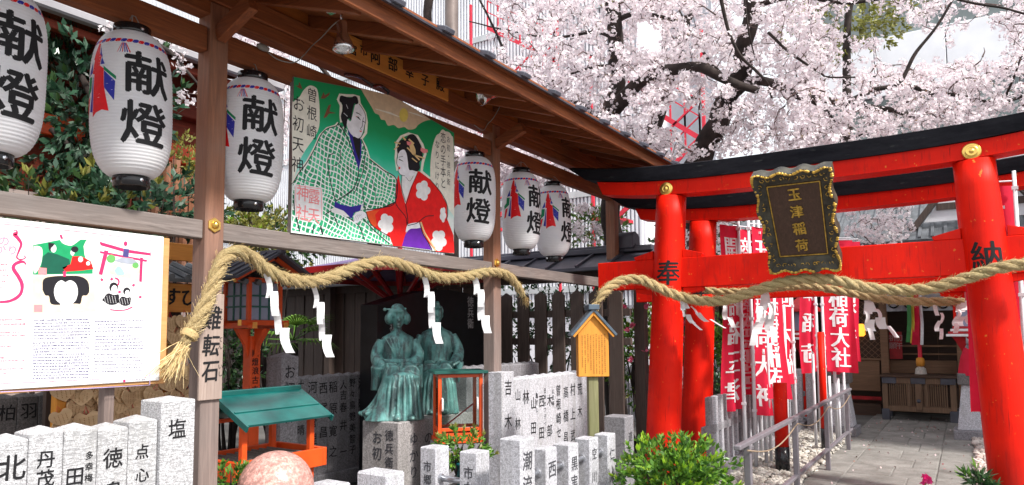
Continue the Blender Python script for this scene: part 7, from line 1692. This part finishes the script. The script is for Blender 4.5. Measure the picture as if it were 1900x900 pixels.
# small red tiered lanterns near the shrine
def rlan(u, v0, Y, label):
    p = P(u, 600, Y=Y); t = thing('small_red_lantern', (p.x, p.y, 0), label, 'lantern'); x, y = p.x, p.y; z = P(u, v0, Y=Y).z
    MB().box(x-0.06, x+0.06, y-0.06, y+0.06, 0, z-0.35).build('post', M['red'], t, bev=0.005)
    MB().lathe([(0.07, -0.36), (0.12, -0.22), (0.22, -0.08), (0.28, -0.02)], (x, y, z), 4, (0, 0, 1), (1, 1, 0)).build('flare', M['darkred'], t)
    for k, (w_, zz, mm) in enumerate(((0.27, -0.018, 'white'), (0.24, 0.022, 'darkred'), (0.21, 0.062, 'white'), (0.18, 0.102, 'darkred'))): MB().box(x-w_, x+w_, y-w_, y+w_, z+zz, z+zz+0.038).build('tier', M[mm], t, bev=0.004)
    for sx_ in (-1, 1):
        for sy_ in (-1, 1): MB().box(x+sx_*0.14-0.02, x+sx_*0.14+0.02, y+sy_*0.14-0.02, y+sy_*0.14+0.02, z+0.141, z+0.48).build('corner_post', M['red'], t)
    MB().box(x-0.13, x+0.13, y-0.13, y+0.13, z+0.141, z+0.47).build('pane', M['pane'], t)
    MB().lathe([(0.40, 0.48), (0.38, 0.53), (0.12, 0.72), (0.05, 0.76)], (x, y, z), 4, (0, 0, 1), (1, 1, 0)).build('roof', M['darkred'], t)
rlan(1792, 622, 13.2, 'small red tiered lantern with white edges, mostly behind the right gate pillar')
rlan(1490, 628, 13.5, 'small red tiered lantern with white edges behind the banners')
# ================================================================== CHERRY TREES
def flower_quads(C, N_, s):
    """five-petalled flowers: C centres, N_ outward normals, s sizes (n,1)"""
    n = len(C); N_ = unit(N_); a = unit(np.cross(N_, unit(NP.normal(size=(n, 3))))); b = np.cross(N_, a); out = []
    for k in range(5):
        th = 2*math.pi*k/5+NP.uniform(-0.15, 0.15, (n, 1)); d = a*np.cos(th)+b*np.sin(th); e = -a*np.sin(th)+b*np.cos(th); cup = NP.uniform(0.15, 0.6, (n, 1))
        out.append(np.stack([C+N_*s*0.02, C+(d*0.62+e*0.42)*s+N_*s*cup*0.6, C+d*s*1.0+N_*s*cup, C+(d*0.62-e*0.42)*s+N_*s*cup*0.6], 1))
    return np.concatenate(out)
def cluster_points(cent, k, r):
    cent = np.repeat(np.asarray(cent, dtype=float), k, axis=0); d = unit(NP.normal(size=(len(cent), 3)))
    return cent+d*r*NP.uniform(0.55, 1.0, (len(cent), 1)), d
def inside_shelter(p): return (-4.6 < p[0] < -2.5 and p[1] < 9.4 and p[2] < 4.35) or p[1] < 7.0 and p[0] > -4.3 and p[2] < 4.3
def cherry(name, org, label, limbs, targets, dens=1.0):
    t = thing(name, org, label, 'cherry tree')
    nodes = []
    for pts, r0, r1 in limbs:
        q = catmull([PD(u, v, d) if not isinstance(u, str) else V3(v, d, 0) for u, v, d in pts], 7); n = len(q)
        q = [p+V3(noise.noise(p*2.3), noise.noise(p*2.3+V3(9, 0, 0)), noise.noise(p*2.3+V3(0, 9, 0)))*r0*0.5 for p in q]
        rad = [(r0+(r1-r0)*(i/(n-1))**0.8)*(1+0.10*noise.noise(q[i]*6)) for i in range(n)]
        MB().tube(q, rad, 12 if r0 > 0.05 else 7).build('trunk' if r0 > 0.1 else 'limb', M['bark'], t, smooth=True)
        nodes += [np.array(p) for p in q]
    base = np.array(nodes); T = np.array([np.array(q) for q in targets])
    dmin = np.array([np.min(np.linalg.norm(base-p, axis=1)) for p in T]); order = np.argsort(dmin)
    cap = np.zeros((len(base)+len(T)*3+10, 3)); cap[:len(base)] = base; cnt = len(base); tw = MB(); cl = []
    for i in order:
        p = T[i]; dd = np.linalg.norm(cap[:cnt]-p, axis=1); j = int(np.argmin(dd)); a = cap[j]; L = dd[j]
        if L > 2.2: continue
        mid = (a+p)/2+NP.normal(size=3)*L*0.10+np.array([0, 0, 0.10*L])
        r = 0.0036+0.005*min(1, L/1.2)+0.004*(rnd.random() < 0.15)
        tw.tube([a, mid, p], [r*1.5, r, r*0.6], 4, False)
        cap[cnt] = mid; cap[cnt+1] = p; cnt += 2
        ns = max(1, int(L/0.11*dens)); 
        for k in range(ns):
            s = 1-0.75*k/max(1, ns); q = (mid+(p-mid)*(2*s-1)) if s > 0.5 else (a+(mid-a)*(2*s))
            cl.append(q+NP.normal(size=3)*0.035)
    o = tw.build('twigs', M['twig'], t); o['kind'] = 'stuff'
    cl = np.array(cl)
    keep = np.array([noise.noise(Vector(c)*1.7) > -0.42 for c in cl]); cl = cl[keep]
    C, D = cluster_points(cl, 13, 0.076)
    V = flower_quads(C, D+NP.normal(size=D.shape)*0.3, NP.uniform(0.022, 0.032, (len(C), 1)))
    o = quads('blossom', V, M['blossom'], t); o['kind'] = 'stuff'
    sel = NP.rand(len(cl)) < 0.5; C2, D2 = cluster_points(cl[sel], 3, 0.05)
    o = quads('young_leaves', leaf_quads(C2, 0.035, 0.4, D=D2, spread=0.8), M['calyx'], t); o['kind'] = 'stuff'
    return t, len(cl)
def in_poly(u, v, poly):
    c = False; n = len(poly)
    for i in range(n):
        (x1, y1), (x2, y2) = poly[i], poly[(i+1) % n]
        if (y1 > v) != (y2 > v) and u < (x2-x1)*(v-y1)/(y2-y1)+x1: c = not c
    return c
def sample(poly, n, d0, d1, thr=-0.25, holes=()):
    us = [p[0] for p in poly]; vs = [p[1] for p in poly]; out = []; tries = 0
    while len(out) < n and tries < n*40:
        tries += 1; u, v, d = rnd.uniform(min(us), max(us)), rnd.uniform(min(vs), max(vs)), rnd.uniform(d0, d1)
        if not in_poly(u, v, poly): continue
        if any(((u-a)/c)**2+((v-b)/e)**2 < 1 for a, b, c, e in holes): continue
        p = PD(u, v, d)
        if inside_shelter(p) or noise.noise(p*0.9) < thr: continue
        out.append(p)
    return out
holes = [(1203, 68, 30, 36), (1262, 215, 40, 26), (1290, 245, 40, 30), (1790, 75, 75, 55), (1690, 90, 60, 50), (860, 20, 50, 60), (960, 120, 22, 30), (905, 70, 30, 40), (1600, 40, 75, 34)]
RA = [(840, -110), (1240, -110), (1240, 305), (1110, 240), (900, 100), (840, 70)]
RB = [(1180, -110), (1520, -110), (1520, 275), (1240, 300), (1180, 260)]
RC = [(1480, -110), (1980, -110), (1980, 190), (1880, 215), (1480, 275)]
lA = [([(1138, 560, 11.2), (1137, 430, 11.0), (1128, 330, 10.8), (1114, 262, 10.6), (1124, 208, 10.5), (1143, 160, 10.4), (1141, 80, 10.3), (1134, 0, 10.2), (1128, -90, 10.1)], 0.18, 0.10),
      ([(1134, 205, 10.5), (1166, 172, 10.2), (1200, 144, 10.0), (1246, 127, 9.8), (1300, 126, 9.7), (1350, 150, 9.7), (1405, 168, 9.8)], 0.125, 0.05),
      ([(1142, 40, 10.3), (1170, 28, 10.0), (1215, 28, 9.8), (1262, 40, 9.6)], 0.045, 0.02), ([(1110, 240, 10.6), (1090, 196, 10.8), (1050, 190, 10.9), (1000, 200, 11.0), (960, 150, 10.9), (920, 60, 10.8), (890, 0, 10.7)], 0.045, 0.015),
      ([(1140, 70, 10.3), (1100, 60, 10.5), (1030, 70, 10.8), (960, 60, 11.0), (870, 40, 11.2)], 0.03, 0.010), ([(1134, 0, 10.2), (1050, -30, 10.4), (950, -60, 10.8), (860, -90, 11)], 0.05, 0.02), ([(1145, 120, 10.4), (1080, 130, 11.0), (1000, 160, 11.6)], 0.03, 0.01)]
lB = [([(1300, 640, 11.6), (1298, 450, 11.4), (1290, 330, 11.2), (1306, 268, 11.1), (1336, 214, 11.0), (1362, 165, 10.8), (1385, 90, 10.5), (1395, 0, 10.3), (1400, -90, 10.2)], 0.25, 0.10),
      ([(1296, 400, 11.6), (1230, 300, 11.9), (1212, 250, 12.0), (1224, 205, 12.0), (1236, 160, 11.9), (1260, 90, 11.8), (1290, 0, 11.7)], 0.17, 0.07),
      ([(1340, 208, 11.0), (1372, 196, 10.7), (1402, 210, 10.6)], 0.06, 0.03),
      ([(1326, -60, 9.2), (1345, 30, 9.3), (1368, 95, 9.4), (1400, 130, 9.5), (1425, 158, 9.6), (1432, 182, 9.7)], 0.028, 0.015), ([(1376, -40, 9.6), (1390, 60, 9.7), (1402, 110, 9.9)], 0.018, 0.008), ([(1362, 165, 10.8), (1300, 90, 10.4), (1260, 20, 10.2)], 0.03, 0.012)]
lC = [([(1352, 185, 10.9), (1395, 150, 10.4), (1435, 160, 10.0), (1490, 182, 9.7), (1545, 188, 9.6), (1632, 200, 9.5), (1700, 215, 9.5)], 0.085, 0.03),
      ([(1575, 188, 9.6), (1620, 168, 9.5), (1668, 152, 9.4), (1700, 95, 9.3), (1745, 40, 9.2), (1790, -40, 9.1)], 0.045, 0.012), ([(1500, 185, 9.7), (1535, 205, 9.7), (1555, 235, 9.8)], 0.03, 0.015),
      ([(1426, 60, 9.6), (1470, 100, 9.5), (1520, 134, 9.5), (1542, 144, 9.5), (1625, 142, 9.4)], 0.022, 0.010), ([(1690, 160, 9.4), (1730, 172, 9.4), (1770, 176, 9.5), (1860, 190, 9.6), (1960, 150, 9.6)], 0.03, 0.02), ([(1560, 250, 9.7), (1580, 256, 9.7), (1620, 240, 9.6)], 0.02, 0.01),
      ([(1395, 10, 10.3), (1480, -5, 9.8), (1580, 5, 9.5), (1700, -10, 9.3), (1830, 10, 9.2), (1960, 40, 9.2)], 0.04, 0.012), ([(1860, 190, 9.6), (1882, 140, 9.4), (1900, 90, 9.3)], 0.02, 0.01)]
tA = sample(RA, 1200, 9.3, 12.6, -0.36, holes)+sample([(1060, 378), (1112, 378), (1112, 450), (1060, 440)], 26, 10.8, 11.6, -1)
tB = sample(RB, 1250, 9.2, 12.8, -0.40, holes)+sample([(1265, 388), (1350, 388), (1350, 470), (1265, 470)], 30, 10.4, 11.6, -1)
tC = sample(RC, 720, 8.9, 11.2, -0.26, holes)+sample([(1480, 150), (1980, 100), (1980, 200), (1480, 275)], 420, 8.9, 11.0, -0.3)+sample([(1690, 20), (1890, 20), (1890, 160), (1690, 160)], 30, 9, 10, -0.5)
bA = PD(1138, 560, 11.2); bB = PD(1300, 640, 11.6)
cherry('cherry_tree', (bA.x, bA.y, 0), 'blossoming cherry tree with a dark upright trunk rising just past the shelter eave', [([('g', bA.x, bA.y)]+lA[0][0], 0.18, 0.10)]+lA[1:], tA)
cherry('cherry_tree', (bB.x, bB.y, 0), 'blossoming cherry tree with a thick leaning trunk behind the left end of the red gate', [([('g', bB.x, bB.y)]+lB[0][0], 0.27, 0.10)]+lB[1:], tB)
bC = PD(2120, 560, 10.2)
cherry('cherry_tree', (bC.x, bC.y, 0), 'pink-white cherry tree whose long dark limb spreads over the red gate on the right', [([('g', bC.x, bC.y), (2120, 560, 10.2), (2090, 330, 10.0), (2040, 180, 9.8), (1960, 120, 9.6)], 0.22, 0.10)]+lC+[([(1960, 150, 9.6), (2040, 180, 9.8)], 0.04, 0.05)], tC+sample([(1580, 365), (1690, 365), (1690, 452), (1580, 460)], 80, 10.5, 11.4, -1), 1.0)
# tree behind the painted board
RD = [(420, 20), (560, 50), (900, 200), (1060, 290), (1060, 330), (930, 330), (850, 300), (850, 240), (560, 60), (500, 140), (430, 110)]
bD = PD(690, 560, 12.0)
lD = [([('g', bD.x, bD.y), (690, 560, 12.0), (700, 420, 11.8), (720, 250, 11.6), (742, 160, 11.4), (790, 60, 11.2), (800, -60, 11)], 0.16, 0.06), ([(715, 280, 11.6), (640, 180, 11.2), (560, 90, 10.9), (480, 60, 10.7), (430, 60, 10.6)], 0.05, 0.015), ([(730, 200, 11.5), (800, 230, 11.2), (880, 260, 11), (960, 290, 10.8), (1020, 320, 10.7)], 0.04, 0.015),
      ([(735, 170, 11.4), (790, 175, 11.2), (840, 195, 11), (900, 215, 10.9)], 0.035, 0.012)]
sprig = [PD(u, v, d) for u, v, d in ((222, 42, 7.0), (236, 50, 7.0), (205, 60, 6.9), (280, 62, 6.8), (292, 74, 6.8), (335, 98, 6.6), (328, 122, 6.6), (340, 110, 6.6), (338, 178, 6.8), (362, 175, 6.8))]
tD = sample(RD, 800, 9.6, 12.4, -0.5)+sample([(420, 20), (470, 30), (540, 150), (540, 130), (535, 400), (500, 200), (430, 130)], 60, 9.8, 12, -1)+sample([(845, 235), (930, 290), (1060, 330), (1060, 360), (850, 330)], 160, 10, 12, -1)
cherry('cherry_tree', (bD.x, bD.y, 0), 'blossoming cherry tree behind the painted board, seen in the gaps under the shelter roof', lD, tD, 1.0)
sprl = [([('g', -8.9, 3.6), (150, 330, 7.6), (170, 180, 7.4), (190, 90, 7.2), (240, 60, 7.0), (300, 85, 6.8), (345, 130, 6.6), (372, 160, 6.6)], 0.06, 0.008), ([(190, 90, 7.2), (210, 60, 7.0), (232, 34, 6.9)], 0.02, 0.006)]
cherry('cherry_sapling', (-8.9, 3.6, 0), 'thin cherry branches with a few blossom sprigs above the lantern left of the first post', sprl, sprig, 0.6)
sp2 = [([('g', -7.4, 5.9), (470, 470, 9.4), (476, 300, 9.2), (478, 150, 9.0), (480, 112, 8.9)], 0.05, 0.02), ([(478, 150, 9.0), (440, 118, 8.8)], 0.015, 0.008)]
cherry('cherry_sapling', (-7.4, 5.9, 0), 'thin cherry stem with small blossom tufts above the lantern left of the painted board', sp2, [PD(u, v, d) for u, v, d in ((448, 108, 8.8), (462, 104, 8.8), (492, 106, 8.9), (476, 126, 8.9), (440, 124, 8.8), (505, 118, 8.9))], 0.5)

# ================================================================== SHRUBS
def bush(name, c, rad, label, cat, n, size, mat, stems=8, tips=None, tipn=0, aspect=0.42, thr=-0.2, stemmat=None, shell=0.55, flowers=0, upright=0.3, ground=0.0):
    t = thing(name, (c[0], c[1], ground), label, cat); c = np.array(c, dtype=float); rad = np.array(rad, dtype=float)
    sm = MB()
    for i in range(stems):
        e = c+unit(NP.normal(size=3))*rad*rnd.uniform(0.4, 0.85); b = np.array([c[0]+rnd.uniform(-.15, .15)*rad[0], c[1]+rnd.uniform(-.15, .15)*rad[1], ground]); mid = (b+e)/2+NP.normal(size=3)*0.08*rad
        sm.tube(catmull([b, mid, e], 5), [0.016*max(1, rad[2]/0.5)*(1-0.75*k/10) for k in range(11)], 6)
    sm.build('stems', stemmat or M['bark'], t)
    # leaf whorls on twig ends spread through the crown volume
    W = []; tries = 0; nw = n//7
    while len(W) < nw and tries < nw*20:
        tries += 1; d = unit(NP.normal(size=3)); r = shell+(1-shell)*rnd.random(); p = c+d*rad*r*(1+0.22*noise.noise(Vector(d*2.2)+Vector(c)))
        if noise.noise(Vector(p)*(1.6/max(rad))) < thr or p[2] < ground+0.03: continue
        W.append((p, d))
    Pw = np.array([w_[0] for w_ in W]); Dw = np.array([w_[1] for w_ in W]); Dw = unit(Dw+np.array([0, 0, upright]))
    C = np.repeat(Pw, 7, 0)-np.repeat(Dw, 7, 0)*NP.uniform(0, size*1.2, (len(Pw)*7, 1)); D = np.repeat(Dw, 7, 0)
    o = quads('foliage', leaf_quads(C, size, aspect, D=D, spread=0.85), mat, t); o['kind'] = 'stuff'
    if tips is not None:
        idx = NP.choice(len(Pw), min(tipn, len(Pw)), replace=False); q = Pw[idx]+Dw[idx]*size*0.3; up = unit(Dw[idx]+np.array([0, 0, 0.9]))
        o = quads('fresh_shoots', leaf_quads(np.repeat(q, 6, 0), size*1.05, aspect*0.85, D=np.repeat(up, 6, 0), spread=0.55), tips, t); o['kind'] = 'stuff'
    return t, Pw, Dw
ab = P(1255, 880, Y=5.1)
bush('azalea_bush', (ab.x, ab.y, 0.52), (0.48, 0.42, 0.36), 'rounded azalea bush with bright yellow-green shoots at the foot of the red gate', 'bush', 5200, 0.050, M['leafm'], 14, M['leafy'], 230, shell=0.35, thr=-0.5)
q = P(428, 885, X=-4.0); bush('low_shrub', (q.x, q.y, q.z-0.03), (0.17, 0.18, 0.14), 'small green shrub between the first post and the pink ball', 'shrub', 800, 0.04, M['leafm'], 6, M['leafo'], 20)
q = P(855, 833, X=-3.35); pot = P(866, 862, X=-3.3)
tb, _, _ = bush('potted_azalea', (q.x, q.y, q.z), (0.26, 0.26, 0.17), 'leafy potted azalea in a teal pot before the orange glass case', 'potted plant', 1000, 0.042, M['leafm'], 12, M['leafo'], 40, thr=-0.1, ground=pot.z-0.1)
MB().lathe([(0.075, -0.12), (0.09, 0.03), (0.10, 0.03), (0.10, 0.055), (0.088, 0.055), (0.082, 0.03)], (pot.x, pot.y, pot.z-0.03), 20).build('pot', plain('teal_pot', (0.01, 0.16, 0.18), 0.4), tb, org=ORG[tb.name], smooth=True)
MB().box(pot.x-0.12, pot.x+0.12, pot.y-0.12, pot.y+0.12, 0, pot.z-0.151).build('stone_block', M['grand'], tb, org=ORG[tb.name])
# broadleaf tree behind the lanterns at the left
c = PD(215, 235, 6.9)
def tree_bl(name, c, rad, label, n, size, mat, trunkpts, r0, r1, thr=-0.15, tips=None, tipn=0, cat='tree'):
    t, Pw, Dw = bush(name, c, rad, label, cat, n, size, mat, 0, tips, tipn, thr=thr, shell=0.35, aspect=0.45)
    for k, pts in enumerate(trunkpts):
        q = catmull(pts, 6); MB().tube(q, [r0*(1 if k == 0 else 0.55)+((r1)-r0*(1 if k == 0 else 0.55))*i/(len(q)-1) for i in range(len(q))], 9).build('trunk' if k == 0 else 'branch', M['bark'], t, org=ORG[t.name], smooth=True)
    return t
tree_bl('broadleaf_tree', tuple(PD(150, 200, 7.2)), (1.15, 0.9, 1.0), 'dark broadleaf tree behind the two lanterns at upper left', 2700, 0.105, M['leafc'],
        [[tuple(PD(215, 240, 7.2).xy)+(0,), PD(215, 420, 7.2), PD(222, 300, 7.2), PD(180, 200, 7.2), PD(150, 140, 7.2)], [PD(218, 310, 7.2), PD(150, 290, 7.3), PD(95, 240, 7.3)], [PD(220, 280, 7.2), PD(260, 200, 7.1), PD(285, 130, 7.0)]], 0.11, 0.03, tips=M['leafd'], tipn=120)
tree_bl('broadleaf_tree', tuple(PD(50, 240, 7.6)), (1.0, 0.9, 0.9), 'dark broadleaf tree at the left edge, behind the nearest lantern', 1400, 0.10, M['leafc'], [[tuple(PD(60, 300, 7.6).xy)+(0,), PD(60, 420, 7.6), PD(70, 300, 7.6), PD(50, 200, 7.6)]], 0.08, 0.03)
bush('rhododendron_shrub', tuple(PD(250, 380, 6.9)), (0.95, 0.8, 0.45), 'leathery green shrub seen under the lantern and above the notice board', 'shrub', 1700, 0.095, M['leafc'], 8, M['leafo'], 40, thr=-0.2)
bush('rhododendron_shrub', tuple(PD(90, 380, 6.7)), (0.95, 0.8, 0.42), 'leathery shrub at the left edge just above the notice board', 'shrub', 1500, 0.095, M['leafd'], 8, M['leafo'], 50, thr=-0.2)
# yellow-green maple behind the first post
bush('young_maple', tuple(PD(478, 430, 7.6)), (0.42, 0.4, 0.34), 'yellow-green young maple behind the grey beam right of the first post', 'shrub', 2000, 0.05, M['leafo'], 7, M['leafy'], 40, thr=-0.3, shell=0.2)
bush('young_maple', tuple(PD(345, 300, 7.4)), (0.34, 0.4, 0.36), 'yellow-green bush left of the first post beside the lantern', 'shrub', 700, 0.05, M['leafo'], 6, None, 0, thr=-0.05, shell=0.2)
bush('evergreen_shrub', tuple(PD(425, 650, 8.0)), (0.35, 0.5, 0.75), 'dark evergreen shrub in the shade left of the red lantern post', 'shrub', 1700, 0.07, M['leafd'], 8, thr=-0.3, shell=0.3)
# palm behind the お初 pillar
pm = PD(545, 610, 9.6); pt_ = thing('fan_palm', (pm.x, pm.y, 0), 'small fan palm in the shade before the dark board wall', 'palm')
MB().tube([(pm.x, pm.y, 0), (pm.x+0.02, pm.y, 0.8), (pm.x, pm.y, pm.z-0.2)], [0.09, 0.08, 0.06], 10).build('trunk', M['bark'], pt_)
for k in range(11):
    a = k*2.4; d = V3(math.cos(a), math.sin(a), 0.35+0.5*math.sin(k*1.7)).normalized(); b0 = V3(pm.x, pm.y, pm.z-0.15); b1 = b0+d*0.32
    fm = MB(); fm.tube([b0, b1], 0.008, 5); s_ = d.cross(Z1).normalized(); u_ = s_.cross(d)
    for j in range(13):
        an = -1.25+2.5*j/12; dj = (d*math.cos(an)+s_*math.sin(an)).normalized(); w_ = dj.cross(u_)*0.014; L = 0.36*(1-0.15*abs(an))
        fm.add([b1-w_*0.3, b1+w_*0.3, b1+dj*L*0.6+w_+u_*0.01, b1+dj*L-u_*0.09, b1+dj*L*0.6-w_+u_*0.01], [(0, 1, 2, 4), (4, 2, 3)])
    fm.build('frond', M['leafm'], pt_)
# camellia with pink flowers between fence and gate
cam_t, Pw, Dw = bush('camellia_bush', tuple(PD(1195, 640, 9.6)), (0.62, 0.6, 0.95), 'camellia bush dotted with pink flowers beside the left gate pillar', 'bush', 3600, 0.062, M['leafm'], 9, M['leafo'], 120, thr=-0.3, shell=0.3)
for k, (u, v) in enumerate(((1164, 611), (1173, 604), (1195, 650), (1169, 668), (1271, 628), (1158, 570), (1270, 600), (1200, 568), (1222, 660))):
    p = np.array(PD(u, v, 8.7)); C = np.repeat(p[None], 40, 0)+NP.normal(size=(40, 3))*0.010; D = unit(NP.normal(size=(40, 3)))
    quads('flower', leaf_quads(C, 0.036, 0.95, D=D, spread=0.1), M['petalp'], cam_t)
MB().tube(catmull([(PD(1197, 700, 9.0).x, PD(1197, 700, 9.0).y, 0), PD(1195, 760, 9.0), PD(1175, 700, 9.0), PD(1185, 640, 9.1), PD(1180, 580, 9.2)], 6), 0.03, 8).build('crooked_stem', M['bark'], cam_t)
bush('laurel_bush', tuple(PD(1350, 640, 11.6)), (0.62, 0.6, 0.62), 'light green bush seen between the gate pillars and the red banners', 'bush', 2800, 0.065, M['leafm'], 8, M['leafy'], 90, thr=-0.35, shell=0.3)
bush('laurel_bush', tuple(PD(1345, 740, 10.4)), (0.45, 0.5, 0.5), 'darker low bush behind the narrow stones at the foot of the gate', 'bush', 1300, 0.06, M['leafd'], 6, thr=-0.3, shell=0.3)
bush('evergreen_shrub', tuple(PD(1085, 420, 12.0)), (0.9, 0.6, 0.42), 'green shrub above the roof ridge tile, next to the farthest lantern', 'shrub', 1500, 0.07, M['leafm'], 6, M['leafo'], 60, thr=-0.3, shell=0.3)
bush('evergreen_shrub', tuple(PD(1020, 600, 12.5)), (1.6, 0.7, 1.0), 'dark green hedge mass glimpsed through the pointed slats', 'shrub', 2600, 0.09, M['leafd'], 8, thr=-0.5, shell=0.3)
bush('evergreen_shrub', tuple(PD(1300, 430, 13.2)), (1.1, 0.7, 0.7), 'dark green foliage between the two beams at the left of the gate', 'shrub', 1500, 0.09, M['leafd'], 6, thr=-0.4, shell=0.3)
ot = PD(1570, 20, 17.0); tree_bl('olive_green_tree', tuple(ot), (1.9, 1.5, 1.3), 'olive-green tree in fresh leaf high behind the blossom, by the white building', 3600, 0.12, M['leafo'], [[(ot.x, ot.y, 0), (ot.x-0.1, ot.y, ot.z*0.5), (ot.x, ot.y, ot.z-0.5), (ot.x+0.3, ot.y, ot.z+0.6)]], 0.16, 0.05, thr=-0.3)
# flower and small plant at the bottom right
fl = P(1719, 888, Y=7.0); ft = thing('magenta_flower', (fl.x, fl.y, 0), 'single magenta flower on a thin stem at the bottom of the path', 'flower')
MB().tube([(fl.x-0.06, fl.y, 0.0), (fl.x-0.03, fl.y, fl.z*0.6), (fl.x, fl.y, fl.z)], 0.005, 5).build('stem', M['leafm'], ft)
C = np.repeat(np.array(fl)[None], 40, 0)+NP.normal(size=(40, 3))*0.008
quads('petals', leaf_quads(C, 0.045, 0.8, D=unit(NP.normal(size=(40, 3))), spread=0.2), leafm('magenta_petal', [(0.75, 0.01, 0.16), (0.85, 0.04, 0.28)], 0.5, 0.2), ft)
quads('leaves', leaf_quads(np.array([[fl.x-0.05, fl.y, 0.03]]*14), 0.09, 0.35, D=np.array([[rnd.uniform(-1, 1), rnd.uniform(-1, 1), 0.5] for _ in range(14)]), spread=0.2), M['leafm'], ft)
q = P(1822, 893, Y=6.75); bush('small_fern', (q.x, q.y, max(0.08, q.z)), (0.13, 0.13, 0.10), 'small dark fern at the foot of the right gate pillar', 'fern', 260, 0.08, M['leafd'], 4, M['leafm'], 8, aspect=0.22)

bush('evergreen_shrub', tuple(PD(500, 440, 10.5)), (1.5, 0.9, 0.55), 'dark green shrub mass behind the young maple, above the slate roof', 'shrub', 2600, 0.09, M['leafd'], 8, M['leafo'], 60, thr=-0.5, shell=0.3)
